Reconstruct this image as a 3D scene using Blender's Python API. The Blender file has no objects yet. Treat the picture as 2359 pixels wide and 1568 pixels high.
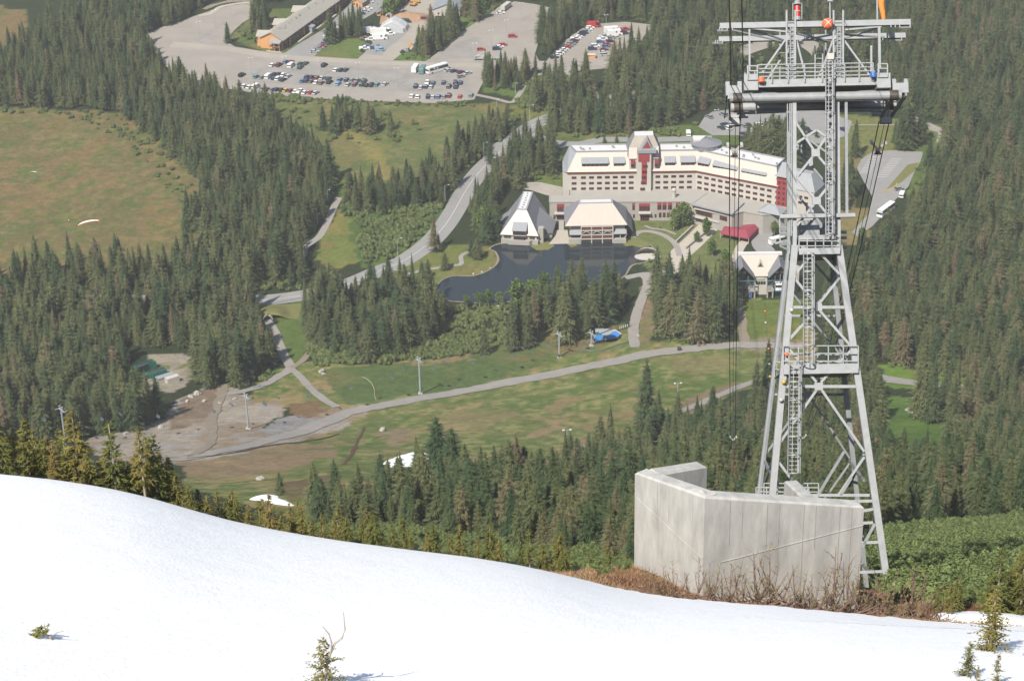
import bpy, bmesh, math, random
import numpy as np
from mathutils import Vector, Matrix
from mathutils.geometry import tessellate_polygon

random.seed(7); RNG = np.random.default_rng(11)
SC = bpy.context.scene
COL = SC.collection
R = math.radians

# ------------------------------------------------------------------ camera
CAM_Z = 435.0
PITCH, ROLL, FOC = R(27.0), R(1.2), 5017.0          # FOC in units of a 2358 px wide picture
Fv = np.array([0, math.cos(PITCH), -math.sin(PITCH)])
_r = np.array([1.0, 0, 0]); _u = np.array([0, math.sin(PITCH), math.cos(PITCH)])
Rv = math.cos(ROLL) * _r - math.sin(ROLL) * _u
Uv = math.cos(ROLL) * _u + math.sin(ROLL) * _r
cam_d = bpy.data.cameras.new('camera'); cam = bpy.data.objects.new('camera', cam_d); COL.objects.link(cam)
cam_d.sensor_width = 36.0; cam_d.sensor_fit = 'HORIZONTAL'; cam_d.lens = FOC / 2358 * 36
cam_d.clip_start = 1.0; cam_d.clip_end = 30000
M = Matrix(((Rv[0], Uv[0], -Fv[0], 0), (Rv[1], Uv[1], -Fv[1], 0), (Rv[2], Uv[2], -Fv[2], CAM_Z), (0, 0, 0, 1)))
cam.matrix_world = M
SC.camera = cam

# ------------------------------------------------------------------ sky, sun, exposure
SUN_EL, SUN_AZ = R(50), math.atan2(-0.60, -1.0)      # direction TOWARDS the sun in plan: behind the camera, a little to the left
sun_vec = Vector((math.cos(SUN_EL) * math.sin(SUN_AZ), math.cos(SUN_EL) * math.cos(SUN_AZ), math.sin(SUN_EL)))
W = bpy.data.worlds.new('World'); SC.world = W; W.use_nodes = True
wn = W.node_tree.nodes; bg = wn['Background']
sky = wn.new('ShaderNodeTexSky'); sky.sky_type = 'NISHITA'; sky.sun_disc = False
sky.sun_elevation = SUN_EL; sky.sun_rotation = SUN_AZ
W.node_tree.links.new(sky.outputs[0], bg.inputs[0]); bg.inputs[1].default_value = 0.09
sl = bpy.data.lights.new('sun', 'SUN'); sl.energy = 4.6; sl.angle = R(0.5); sl.color = (1.0, 0.95, 0.86)
sun = bpy.data.objects.new('sun', sl); COL.objects.link(sun)
sun.rotation_euler = sun_vec.to_track_quat('Z', 'Y').to_euler(); sun.location = (0, 0, 700)
SC.view_settings.view_transform = 'Standard'; SC.view_settings.look = 'None'
SC.view_settings.exposure = 0.7; SC.view_settings.gamma = 1.0
SC.cycles.max_bounces = 6; SC.cycles.diffuse_bounces = 2; SC.cycles.glossy_bounces = 2
SC.cycles.transmission_bounces = 2; SC.cycles.transparent_max_bounces = 6; SC.cycles.volume_bounces = 0
SC.cycles.use_denoising = True
HAZE = 0.00008

# ------------------------------------------------------------------ picture <-> world
def ray(x, y):
    u = (x - 1179.0) / FOC; v = -(y - 784.0) / FOC
    return Fv + u * Rv + v * Uv
def project(X, Y, Z):
    X = np.asarray(X, float); Y = np.asarray(Y, float); Z = np.asarray(Z, float) - CAM_Z
    d = X * Fv[0] + Y * Fv[1] + Z * Fv[2]
    d = np.where(d < 1e-3, 1e-3, d)
    return 1179 + FOC * (X * Rv[0] + Y * Rv[1] + Z * Rv[2]) / d, 784 - FOC * (X * Uv[0] + Y * Uv[1] + Z * Uv[2]) / d, d
def P(x, y, h=0.0):
    d = ray(x, y); k = (h - CAM_Z) / d[2]
    return np.array([d[0] * k, d[1] * k, h])
def PY(x, y, Yd):
    d = ray(x, y); k = Yd / d[1]
    return np.array([d[0] * k, Yd, CAM_Z + d[2] * k])
def zoom(x0, y0, k):
    return lambda zx, zy: ((x0 + zx / k) / 1.2757, (y0 + zy / k) / 1.2757)
zA = zoom(400, 0, 2.359); zB = zoom(1200, 0, 2.359); zC = zoom(1400, 350, 2.359); zT = zoom(2050, 0, 3.267)
zU = zoom(2050, 450, 2.24); zW = zoom(1800, 1050, 1.96); zM = zoom(700, 850, 1.966); zL = zoom(0, 1000, 1.966)
zD = zoom(700, 0, 5.8975); zY = zoom(1040, 0, 6.208); zH = zoom(2080, 600, 5.227); zN = zoom(800, 200, 2.614)
zE = zoom(2250, 600, 4.48); zR = zoom(2400, 1400, 2.6135); zP = zoom(1200, 700, 2.1445)

# ------------------------------------------------------------------ noise
def _h(ix, iy, s):
    n = np.sin(ix * 127.1 + iy * 311.7 + s * 74.7) * 43758.5453
    return n - np.floor(n)
def vnoise(x, y, s=0):
    ix = np.floor(x); iy = np.floor(y); fx = x - ix; fy = y - iy
    fx = fx * fx * (3 - 2 * fx); fy = fy * fy * (3 - 2 * fy)
    return (_h(ix, iy, s) * (1 - fx) + _h(ix + 1, iy, s) * fx) * (1 - fy) + (_h(ix, iy + 1, s) * (1 - fx) + _h(ix + 1, iy + 1, s) * fx) * fy
def fbm(x, y, s=0, o=4):
    t = 0; a = 0.5
    for i in range(o):
        t = t + a * vnoise(x * 2 ** i, y * 2 ** i, s + i * 3); a *= 0.5
    return t / (1 - 0.5 ** o)

# ------------------------------------------------------------------ terrain
_ky = np.array([130, 200, 300, 450, 600, 650, 700, 750, 800, 850, 885, 2000.0])
_kz = np.array([349, 304, 244, 160, 81, 58, 38, 22, 10, 3, 0, 0.0])
_py = np.arange(60, 1200, 1.0)
_pz0 = np.interp(_py, _ky, _kz); _pz0[_py < 130] = 349 + (130 - _py[_py < 130]) * 0.645
_g = np.exp(-0.5 * (np.arange(-36, 37) / 12.0) ** 2); _g /= _g.sum()
_pz = np.convolve(np.pad(_pz0, 36, mode='reflect', reflect_type='odd'), _g, 'valid')
_pz[_py > 925] = 0; _pz = np.maximum(_pz, 0)
LIP = [(-600, 1085), (-200, 1092), (0, 1101), (63, 1107), (274, 1134), (376, 1160), (470, 1199), (627, 1231), (784, 1256), (941, 1276), (1176, 1305),
       (1333, 1340), (1380, 1366), (1568, 1388), (1803, 1403), (2038, 1427), (2195, 1442), (2358, 1450), (2700, 1462), (3200, 1480)]
_lt = []; _ltan = []; _lx = []
for x, y in LIP:
    d = ray(x, y); _lt.append(d[0] / d[1]); _ltan.append(-d[2] / d[1]); _lx.append(x)
_lt = np.array(_lt); _ltan = np.array(_ltan)
_lY = np.interp(_lx, [0, 400, 1176, 1600, 2358], [100, 102, 106, 109, 114])
_bt = []; _btan = []
for x in (-600, 0, 600, 1179, 1800, 2358, 3000):
    d = ray(x, 1568); _bt.append(d[0] / d[1]); _btan.append(-d[2] / d[1])
_tq = np.linspace(-0.6, 0.7, 521); _gk = np.exp(-0.5 * (np.arange(-24, 25) / 9.0) ** 2); _gk /= _gk.sum()
def _sm(a, tt): return np.convolve(np.pad(np.interp(_tq, tt, a), 24, mode='edge'), _gk, 'valid')
_lY = _sm(_lY, _lt); _ltan = _sm(_ltan, _lt); _lx = _sm(_lx, _lt); _lt = _tq
_bY = [60, 62, 68, 74, 80, 83, 85]
def lip(t):
    return np.interp(t, _lt, _lY), np.interp(t, _lt, _ltan)
def terrain(X, Y):
    X = np.asarray(X, float); Y = np.asarray(Y, float)
    far = np.interp(Y, _py, _pz)
    bump = (fbm(X / 60, Y / 60, 5, 3) - 0.5) * 10 + (fbm(X / 14, Y / 14, 9, 2) - 0.5) * 1.6
    far = far + bump * np.clip((880 - Y) / 260, 0, 1) * np.clip((Y - 190) / 100, 0, 1) * 0.8
    t = X / np.maximum(Y, 25)
    Yl, tl = lip(t); tb = np.interp(t, _bt, _btan)
    yb = np.interp(t, _bt, _bY); zb = CAM_Z - yb * tb; zl = CAM_Z - Yl * tl
    zj = np.interp(190.0, _py, _pz)
    snow = zb + (zl - zb) * (Y - yb) / (Yl - yb) + 0.7 * np.clip((Y - yb) * (Yl - Y) / (Yl - yb) ** 2 * 4, -1, 1)
    back = zl + (zj - zl) * (Y - Yl) / (190 - Yl)
    k = 0.35
    near = -k * np.log(np.exp(-np.clip((snow - zl) / k, -80, 80)) + np.exp(-np.clip((back - zl) / k, -80, 80))) + zl
    near = np.where(Y > Yl + 14, back, np.where(Y < Yl - 14, snow, near)) + k * 0.69
    near = near + (fbm(X / 9, Y / 9, 3, 3) - 0.5) * 0.7 * np.clip((Y - Yl - 4) / 10, 0, 1)
    near = near + 1.7 * np.exp(-((X - 7.6) / 3.4) ** 2 - ((Y - 121) / 6.5) ** 2)
    w = np.clip((Y - 165) / 40, 0, 1); w = w * w * (3 - 2 * w)
    return near * (1 - w) + far * w
def G(x, y, h=0.0):
    d = ray(x, y)
    Ys = np.arange(60, 1700, 0.5); Zs = CAM_Z + d[2] / d[1] * Ys; T = terrain(d[0] / d[1] * Ys, Ys) + h
    i = np.nonzero(Zs <= T)[0]
    if len(i) == 0: return P(x, y, h)
    Yv = Ys[i[0]]
    return np.array([d[0] / d[1] * Yv, Yv, float(terrain(d[0] / d[1] * Yv, Yv)) + h])
def inpoly(px, py, poly):
    px = np.asarray(px); r = np.zeros(px.shape, bool); n = len(poly)
    for i in range(n):
        x1, y1 = poly[i]; x2, y2 = poly[(i + 1) % n]
        if y1 == y2: continue
        c = ((y1 > py) != (y2 > py)) & (px < (x2 - x1) * (py - y1) / (y2 - y1) + x1)
        r ^= c
    return r

# ------------------------------------------------------------------ materials
def lin(c): return tuple((v / 255 / 12.92) if v <= 10 else (((v / 255) + 0.055) / 1.055) ** 2.4 for v in c)
ALB = 0.58
def alb(r, g, b, k=1.0): return tuple(v * ALB * k for v in lin((r, g, b)))
MATS = {}
def mat(name, col, rough=0.8, metal=0.0, var=0.15, scale=0.6, bump=0.0, obj_color=False, attr=None, spec=0.3, streak=None):
    if name in MATS: return MATS[name]
    m = bpy.data.materials.new(name); m.use_nodes = True; nt = m.node_tree; N = nt.nodes; L = nt.links
    b = N['Principled BSDF']; b.inputs['Roughness'].default_value = rough; b.inputs['Metallic'].default_value = metal
    b.inputs['Specular IOR Level'].default_value = spec
    tc = N.new('ShaderNodeTexCoord'); vec = tc.outputs['Object']
    if streak:
        mp = N.new('ShaderNodeMapping'); mp.inputs['Scale'].default_value = streak; L.new(vec, mp.inputs[0]); vec = mp.outputs[0]
    if obj_color:
        oi = N.new('ShaderNodeObjectInfo'); csock = oi.outputs['Color']
    elif attr:
        at = N.new('ShaderNodeAttribute'); at.attribute_name = attr; csock = at.outputs['Color']
    else:
        rgb = N.new('ShaderNodeRGB'); rgb.outputs[0].default_value = (*col, 1); csock = rgb.outputs[0]
    if var > 0:
        nz = N.new('ShaderNodeTexNoise'); nz.inputs['Scale'].default_value = scale; nz.inputs['Detail'].default_value = 6; nz.inputs['Roughness'].default_value = 0.65
        L.new(vec, nz.inputs['Vector'])
        mr = N.new('ShaderNodeMapRange'); mr.inputs[1].default_value = 0.25; mr.inputs[2].default_value = 0.75
        mr.inputs[3].default_value = 1 - var; mr.inputs[4].default_value = 1 + var; L.new(nz.outputs[0], mr.inputs[0])
        mx = N.new('ShaderNodeVectorMath'); mx.operation = 'SCALE'; L.new(csock, mx.inputs[0]); L.new(mr.outputs[0], mx.inputs['Scale'])
        csock = mx.outputs[0]
    L.new(csock, b.inputs['Base Color'])
    if bump > 0:
        n2 = N.new('ShaderNodeTexNoise'); n2.inputs['Scale'].default_value = scale * 2.5; n2.inputs['Detail'].default_value = 5; L.new(vec, n2.inputs['Vector'])
        bp = N.new('ShaderNodeBump'); bp.inputs['Strength'].default_value = 0.8; bp.inputs['Distance'].default_value = bump
        L.new(n2.outputs[0], bp.inputs['Height']); L.new(bp.outputs[0], b.inputs['Normal'])
    MATS[name] = m; return m
def foliage(name, c1, c2, c3, rough=0.9):
    """per-tree random hue between c1..c2, clumps of c3"""
    m = bpy.data.materials.new(name); m.use_nodes = True; nt = m.node_tree; N = nt.nodes; L = nt.links
    b = N['Principled BSDF']; b.inputs['Roughness'].default_value = rough; b.inputs['Specular IOR Level'].default_value = 0.12
    oi = N.new('ShaderNodeObjectInfo'); tc = N.new('ShaderNodeTexCoord')
    rp = N.new('ShaderNodeValToRGB'); cr = rp.color_ramp
    cr.elements[0].color = (*c1, 1); cr.elements[1].color = (*c2, 1); e = cr.elements.new(0.9); e.color = (*c2, 1); cr.elements[-1].color = (*c3, 1)
    L.new(oi.outputs['Random'], rp.inputs[0])
    nz = N.new('ShaderNodeTexNoise'); nz.inputs['Scale'].default_value = 0.9; nz.inputs['Detail'].default_value = 4; L.new(tc.outputs['Object'], nz.inputs['Vector'])
    mr = N.new('ShaderNodeMapRange'); mr.inputs[1].default_value = 0.3; mr.inputs[2].default_value = 0.7; mr.inputs[3].default_value = 0.6; mr.inputs[4].default_value = 1.45
    L.new(nz.outputs[0], mr.inputs[0])
    mx = N.new('ShaderNodeVectorMath'); mx.operation = 'SCALE'; L.new(rp.outputs[0], mx.inputs[0]); L.new(mr.outputs[0], mx.inputs['Scale'])
    L.new(mx.outputs[0], b.inputs['Base Color'])
    tr = N.new('ShaderNodeBsdfTranslucent'); L.new(mx.outputs[0], tr.inputs[0])
    ms = N.new('ShaderNodeMixShader'); ms.inputs[0].default_value = 0.22; L.new(b.outputs[0], ms.inputs[1]); L.new(tr.outputs[0], ms.inputs[2])
    L.new(ms.outputs[0], N['Material Output'].inputs[0]); MATS[name] = m; return m

# ------------------------------------------------------------------ mesh building
ORG = {}
class MB:
    def __init__(s): s.v = []; s.f = []; s.m = []
    def add(s, vs, fs, mi=0):
        o = len(s.v); s.v.extend([tuple(float(c) for c in p) for p in vs]); s.f.extend([tuple(i + o for i in f) for f in fs]); s.m.extend([mi] * len(fs)); return s
    def quad(s, *p, mi=0): return s.add(p, [tuple(range(len(p)))], mi)
    def hexa(s, b, t, mi=0):
        n = len(b); fs = [tuple(range(n))[::-1], tuple(range(n, 2 * n))] + [(i, (i + 1) % n, n + (i + 1) % n, n + i) for i in range(n)]
        return s.add(list(b) + list(t), fs, mi)
    def prism(s, poly, z0, z1, mi=0, top_mi=None):
        b = [(p[0], p[1], z0) for p in poly]; t = [(p[0], p[1], z1) for p in poly]; n = len(poly)
        s.add(b + t, [(i, (i + 1) % n, n + (i + 1) % n, n + i) for i in range(n)], mi)
        tri = tessellate_polygon([[Vector(p) for p in t]])
        s.add(t, [tuple(q) for q in tri], mi if top_mi is None else top_mi); return s
    def box(s, c, sz, mi=0, rz=0.0, ax=None):
        if ax is None: ax = (np.array([math.cos(rz), math.sin(rz), 0]), np.array([-math.sin(rz), math.cos(rz), 0]), np.array([0, 0, 1.0]))
        c = np.asarray(c, float); x, y, z = [a * h / 2 for a, h in zip(ax, sz)]
        return s.hexa([c - x - y - z, c + x - y - z, c + x + y - z, c - x + y - z], [c - x - y + z, c + x - y + z, c + x + y + z, c - x + y + z], mi)
    def beam(s, p, q, w, h=None, mi=0, up=(0, 0, 1)):
        p = np.asarray(p, float); q = np.asarray(q, float); h = h or w; d = q - p; L_ = np.linalg.norm(d)
        if L_ < 1e-6: return s
        d = d / L_; u = np.asarray(up, float)
        if abs(d @ u) > 0.98: u = np.array([0, 1.0, 0])
        x = np.cross(d, u); x /= np.linalg.norm(x); y = np.cross(x, d)
        return s.box((p + q) / 2, (w, h, L_), mi, ax=(x, y, d))
    def tube(s, pts, r, n=8, mi=0, cap=True):
        pts = [np.asarray(p, float) for p in pts]; rs = r if hasattr(r, '__len__') else [r] * len(pts); rings = []; o = len(s.v)
        for i, p in enumerate(pts):
            d = pts[min(i + 1, len(pts) - 1)] - pts[max(i - 1, 0)]; d = d / (np.linalg.norm(d) + 1e-9)
            u = np.array([0, 0, 1.0]) if abs(d[2]) < 0.95 else np.array([1.0, 0, 0])
            x = np.cross(d, u); x /= np.linalg.norm(x); y = np.cross(x, d)
            for k in range(n):
                a = 2 * math.pi * k / n; s.v.append(tuple(p + rs[i] * (math.cos(a) * x + math.sin(a) * y)))
        for i in range(len(pts) - 1):
            for k in range(n):
                s.f.append((o + i * n + k, o + i * n + (k + 1) % n, o + (i + 1) * n + (k + 1) % n, o + (i + 1) * n + k)); s.m.append(mi)
        if cap:
            s.f.append(tuple(o + k for k in range(n))[::-1]); s.m.append(mi); e = o + (len(pts) - 1) * n
            s.f.append(tuple(e + k for k in range(n))); s.m.append(mi)
        return s
    def ball(s, c, r, n=10, mi=0, sz=1.0):
        pts = [(c[0], c[1], c[2] + r * sz * math.cos(a)) for a in np.linspace(0.02, math.pi - 0.02, n)]
        return s.tube(pts[::-1], [r * math.sin(a) for a in np.linspace(0.02, math.pi - 0.02, n)][::-1], 12, mi)
    def build(s, name, mats, parent=None, origin=None, local=False, smooth=False):
        if not isinstance(mats, (list, tuple)): mats = [mats]
        V = np.array(s.v, float).reshape(-1, 3); o = np.zeros(3)
        if parent is not None and not local: o = ORG[parent.name]
        elif origin is not None: o = np.asarray(origin, float)
        me = bpy.data.meshes.new(name); me.from_pydata((V - o).tolist(), [], s.f)
        for m in mats: me.materials.append(m)
        if len(mats) > 1: me.polygons.foreach_set('material_index', s.m)
        if smooth: me.polygons.foreach_set('use_smooth', [True] * len(s.f))
        me.update()
        ob = bpy.data.objects.new(name, me); COL.objects.link(ob)
        if parent is not None: ob.parent = parent; ORG[ob.name] = o
        else: ob.location = o; ORG[ob.name] = o
        return ob
def tag(o, label=None, cat=None, group=None, kind=None):
    if label: o['label'] = label
    if cat: o['category'] = cat
    if group: o['group'] = group
    if kind: o['kind'] = kind
    return o
def thing(name, org, label, cat, group=None):
    e = bpy.data.objects.new(name, None); COL.objects.link(e); e.location = tuple(float(c) for c in org); ORG[e.name] = np.asarray(org, float)
    e.empty_display_size = 0.5
    return tag(e, label, cat, group)
CHILD = {}
def copy_tree(o, loc, rz=0.0, sc=1.0, label=None, group=None, color=None):
    c = o.copy(); COL.objects.link(c); c.location = tuple(float(v) for v in loc); c.rotation_euler = (0, 0, rz)
    c.scale = (sc, sc, sc) if not hasattr(sc, '__len__') else sc
    if label: c['label'] = label
    if group: c['group'] = group
    if color: c.color = (*color, 1)
    for ch in list(o.children):
        d = ch.copy(); COL.objects.link(d); d.parent = c
        for g in list(ch.children):
            e = g.copy(); COL.objects.link(e); e.parent = d
    return c
ORD = ['first', 'second', 'third', 'fourth', 'fifth', 'sixth', 'seventh', 'eighth', 'ninth', 'tenth', 'eleventh', 'twelfth', 'thirteenth', 'fourteenth',
       'fifteenth', 'sixteenth', 'seventeenth', 'eighteenth', 'nineteenth', 'twentieth', 'twenty-first', 'twenty-second', 'twenty-third', 'twenty-fourth']

def sheet(name, poly_px, z, m, world=None, step=None):
    """flat paved sheet on the valley floor"""
    w = world if world is not None else [P(x, y, 0)[:2] for x, y in poly_px]
    b = MB(); pts = [(p[0], p[1], z) for p in w]
    b.add(pts, [tuple(q) for q in tessellate_polygon([[Vector(p) for p in pts]])])
    o = b.build(name, m)
    for p in o.data.polygons:
        if p.normal.z < 0: p.flip()
    return tag(o, kind='structure')
def smooth_line(pts, n=8):
    pts = [np.asarray(p, float) for p in pts]; out = []
    for i in range(len(pts) - 1):
        p0 = pts[max(i - 1, 0)]; p1 = pts[i]; p2 = pts[i + 1]; p3 = pts[min(i + 2, len(pts) - 1)]
        for k in range(n):
            t = k / n; out.append(0.5 * ((2 * p1) + (-p0 + p2) * t + (2 * p0 - 5 * p1 + 4 * p2 - p3) * t * t + (-p0 + 3 * p1 - 3 * p2 + p3) * t ** 3))
    out.append(pts[-1]); return out
def strip_bm(center, width, z, n_across=4, jag=0.0, seed=0):
    """a ribbon following the ground along a centre line given in plan"""
    b = MB(); c = [np.asarray(p[:2], float) for p in center]; rows = []
    for i, p in enumerate(c):
        d = c[min(i + 1, len(c) - 1)] - c[max(i - 1, 0)]; d /= (np.linalg.norm(d) + 1e-9); nrm = np.array([-d[1], d[0]])
        w = width if not hasattr(width, '__len__') else width[0] + (width[1] - width[0]) * i / (len(c) - 1)
        w1 = w * (1 + jag * (float(vnoise(i * 0.7, 1.0, seed)) - 0.5)); w2 = w * (1 + jag * (float(vnoise(i * 0.7, 9.0, seed)) - 0.5))
        row = [p + nrm * (-w1 / 2 + (w1 + w2) / 2 * k / n_across) for k in range(n_across + 1)]
        rows.append(row)
    A = np.array(rows); Z = terrain(A[..., 0], A[..., 1]) + z
    vs = [(A[i, k, 0], A[i, k, 1], Z[i, k]) for i in range(A.shape[0]) for k in range(A.shape[1])]; m = A.shape[1]
    b.add(vs, [(i * m + k + 1, i * m + k, (i + 1) * m + k, (i + 1) * m + k + 1) for i in range(A.shape[0] - 1) for k in range(m - 1)])
    return b
def strip(name, px, width, z, m, jag=0.0, seed=0, n=8, flat=False):
    pts = [(P(x, y) if flat else G(x, y)) for x, y in px]
    o = strip_bm(smooth_line(pts, n), width, z, 4, jag, seed).build(name, m)
    for p in o.data.polygons:
        if p.normal.z < 0: p.flip()
    return tag(o, kind='structure')
# ------------------------------------------------------------------ ground
ys = np.concatenate([np.arange(-24, 60, 4.0), np.arange(60, 180, 1.2), np.arange(180, 900, 2.0), np.arange(900, 1480, 2.4), np.geomspace(1480, 9000, 40)])
ts = np.concatenate([np.linspace(-6, -0.34, 22)[:-1], np.linspace(-0.34, 0.36, 400), np.linspace(0.36, 6, 22)[1:]])
TT, YY = np.meshgrid(ts, ys); XX = TT * (YY + 40); ZZ = terrain(XX, YY)
ZZ = np.where(YY > 885, ZZ * 0, ZZ)
px, py, pd = project(XX, YY, ZZ)
jx = (fbm(XX / 7, YY / 7, 21, 4) - 0.5) * 34; jy = (fbm(XX / 7, YY / 9, 31, 4) - 0.5) * 16
qx, qy = px + jx, py + jy
base = np.array(alb(56, 66, 42)); Cc = np.ones(XX.shape + (3,)) * base  # forest floor, darkened in colour to deepen the shade between the trees
n1 = fbm(XX / 25, YY / 25, 2, 4)[..., None]; n2 = fbm(XX / 8, YY / 8, 4, 4)[..., None]; n3 = fbm(XX / 60, YY / 30, 8, 3)[..., None]; n4 = fbm(XX / 3.0, YY / 3.0, 14, 3)[..., None]
def mixc(a, b, f): return a * (1 - f) + b * f
def sstep(x, a, b):
    t = np.clip((x - a) / (b - a), 0, 1); return t * t * (3 - 2 * t)
def paint(poly, c, c2=None, c3=None, th=(0.5, 0.62), hard=False, k=1.0, tuft=None):
    m = inpoly(px if hard else px + jx * k, py if hard else py + jy * k, poly)
    col = np.ones(XX.shape + (3,)) * np.array(alb(*c))
    if c2: col = mixc(col, np.array(alb(*c2)), sstep(n1, *th))
    if c3: col = mixc(col, np.array(alb(*c3)), sstep(n2 * 0.6 + n3 * 0.4, th[0] + 0.03, th[1] + 0.02))
    if tuft: col = mixc(col, np.array(alb(*tuft)), 0.55 * sstep(n4 * .6 + n2 * .4, 0.50, 0.64)); col = mixc(col, np.array(alb(92, 112, 52)), 0.6 * sstep(fbm(XX / 5, YY / 5, 77, 3)[..., None], 0.55, 0.68))
    col = col * (0.74 + 0.32 * n4 + 0.22 * n2)
    Cc[m] = col[m]
WET = [(-200, 252), (0, 250), (130, 252), (270, 258), (330, 285), (390, 320), (450, 370), (472, 425), (482, 500), (478, 570), (400, 612), (300, 640), (150, 650), (0, 660), (-200, 665)]
paint([(-200, 10), (60, 20), (66, 80), (0, 135), (-200, 140)], (128, 112, 72), (132, 112, 76), (108, 108, 66))
paint(WET, (120, 110, 72), (134, 114, 76), (102, 106, 66), tuft=(140, 122, 80))
MEAD = [(620, 222), (760, 230), (900, 238), (1090, 238), (1175, 236), (1160, 268), (1110, 310), (1040, 372), (960, 415), (880, 436), (790, 436), (760, 350), (700, 300), (640, 270)]
paint(MEAD, (106, 114, 70), (124, 118, 74), (96, 110, 64), tuft=(138, 126, 82))
paint([(790, 300), (840, 305), (890, 340), (900, 420), (870, 425), (850, 370)], (142, 132, 78), None, (120, 122, 68), k=1.6)
MEAD2 = [(782, 480), (800, 500), (835, 560), (825, 605), (780, 620), (720, 600), (740, 540)]
paint(MEAD2, (118, 126, 66), (142, 128, 74), (132, 110, 70))
paint([(770, 420), (1060, 420), (1030, 500), (960, 580), (900, 620), (830, 620), (800, 500)], (84, 106, 56), (96, 116, 60))
LAWN = [(900, 632), (980, 572), (1040, 562), (1130, 568), (1150, 600), (1132, 622), (1092, 638), (1042, 638), (990, 660), (925, 648)]
paint(LAWN, (116, 122, 66), (128, 122, 72), None, k=0.4)
paint([(1290, 360), (1300, 440), (1180, 430), (1240, 400)], (106, 120, 60), None, None, k=0.4)
paint([(1230, 172), (1300, 170), (1360, 190), (1380, 230), (1250, 300), (1180, 260), (1195, 215)], (100, 118, 60), (120, 122, 66))
paint([(1108, 158), (1250, 170), (1200, 225), (1110, 215)], (96, 116, 58), (110, 112, 66))
paint([(1240, 300), (1700, 280), (1700, 335), (1260, 335)], (94, 110, 60), (116, 120, 68), k=0.6)
paint([(525, 90), (600, 20), (760, 20), (745, 60), (660, 124), (600, 116)], (98, 112, 64), (120, 120, 70), k=0.4)
paint([(722, 132), (760, 92), (830, 90), (845, 100), (880, 136), (860, 140)], (104, 120, 64), (118, 122, 70), k=0.4)
paint([(900, 138), (920, 120), (990, 120), (1005, 138), (960, 145)], (98, 122, 58), None, k=0.4)
paint([(1030, 110), (1150, 10), (1130, -10), (1050, 50), (1010, 100)], (104, 124, 62), None, k=0.4)
GARD = [(1450, 500), (1620, 490), (1700, 560), (1690, 645), (1540, 640), (1480, 610), (1455, 580)]
paint(GARD, (114, 122, 74), (130, 130, 82), None, k=0.4)
paint([(1920, 262), (2070, 275), (2070, 352), (1990, 362), (1965, 400), (1970, 480), (2010, 480), (2000, 570), (1935, 560)], (122, 124, 72), (138, 124, 84), None, k=0.6)
paint([(2100, 280), (2260, 300), (2230, 560), (2090, 560)], (90, 108, 58), (106, 120, 62), k=1.2)
SKI = [(555, 930), (640, 850), (720, 832), (830, 840), (960, 828), (1160, 800), (1280, 770), (1440, 740), (1500, 780), (1600, 795), (1700, 785), (1690, 690), (1860, 690), (1880, 860), (1700, 905), (1480, 990), (1300, 1066), (1210, 1110), (960, 1135), (690, 1200), (420, 1120), (430, 1070), (560, 1030), (780, 950)]
paint(SKI, (118, 126, 72), (160, 142, 98), (100, 120, 60), th=(0.40, 0.56), tuft=(168, 152, 106))
paint([(720, 850), (960, 835), (1200, 800), (1290, 830), (1060, 895), (800, 930)], (94, 112, 64), (114, 118, 70), None)
paint([(1000, 810), (1400, 730), (1440, 760), (1380, 800), (1290, 825), (1120, 830)], (100, 114, 66), (130, 118, 80), None)
paint([(628, 705), (700, 692), (716, 760), (702, 832), (670, 842), (645, 790)], (98, 116, 60), (110, 122, 66), None, k=0.5)
paint([(1700, 690), (1850, 690), (1850, 785), (1722, 782)], (108, 122, 60), (128, 128, 66), None, k=0.5)
for poly, c in [([(405, 1072), (560, 1036), (765, 1018), (775, 1048), (640, 1086), (450, 1104)], (152, 130, 100)), ([(1205, 1002), (1300, 966), (1292, 984), (1222, 1012)], (158, 136, 102)),
                ([(1215, 1064), (1370, 1004), (1455, 984), (1310, 1070), (1240, 1092)], (150, 128, 98)), ([(1555, 925), (1650, 890), (1710, 880), (1655, 928), (1585, 950)], (146, 126, 98)),
                ([(1330, 985), (1480, 930), (1500, 940), (1380, 995)], (148, 132, 92)), ([(1000, 950), (1130, 930), (1200, 950), (1120, 985), (1040, 980)], (142, 132, 88)),
                ([(860, 1000), (930, 985), (960, 1010), (900, 1030)], (150, 134, 104)), ([(650, 935), (735, 925), (750, 950), (690, 960)], (138, 112, 82)),
                ([(1500, 830), (1700, 815), (1690, 850), (1560, 862)], (138, 132, 88)), ([(930, 835), (1080, 815), (1085, 825), (960, 845)], (150, 128, 96)), ([(640, 1120), (760, 1090), (770, 1110), (660, 1160)], (124, 104, 76)),
                ([(1250, 930), (1330, 905), (1345, 925), (1270, 955)], (146, 132, 90)), ([(1480, 640), (1505, 640), (1500, 790), (1460, 790)], (140, 122, 96)), ([(1700, 780), (1800, 770), (1810, 800), (1690, 810)], (150, 138, 118))]:
    paint(poly, c, None, (118, 122, 70), th=(0.52, 0.66), k=1.5)
GRAV = [(190, 1012), (370, 965), (420, 915), (500, 886), (525, 880), (560, 905), (590, 930), (640, 925), (650, 955), (600, 985), (680, 968), (760, 945), (840, 928), (845, 950), (780, 992), (640, 1028), (480, 1060), (400, 1068), (240, 1066)]
paint(GRAV, (176, 164, 148), (160, 142, 120), (166, 161, 154), th=(0.45, 0.6), k=0.9)
paint([(600, 990), (660, 955), (740, 960), (700, 1000), (630, 1010)], (156, 153, 148), None, None)
paint([(420, 920), (500, 890), (510, 950), (430, 985), (380, 990)], (140, 122, 102), (158, 142, 122), None)
paint([(340, 815), (430, 815), (445, 870), (400, 905), (330, 900)], (168, 158, 140), (140, 130, 108), (120, 120, 76), k=0.7)
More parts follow.
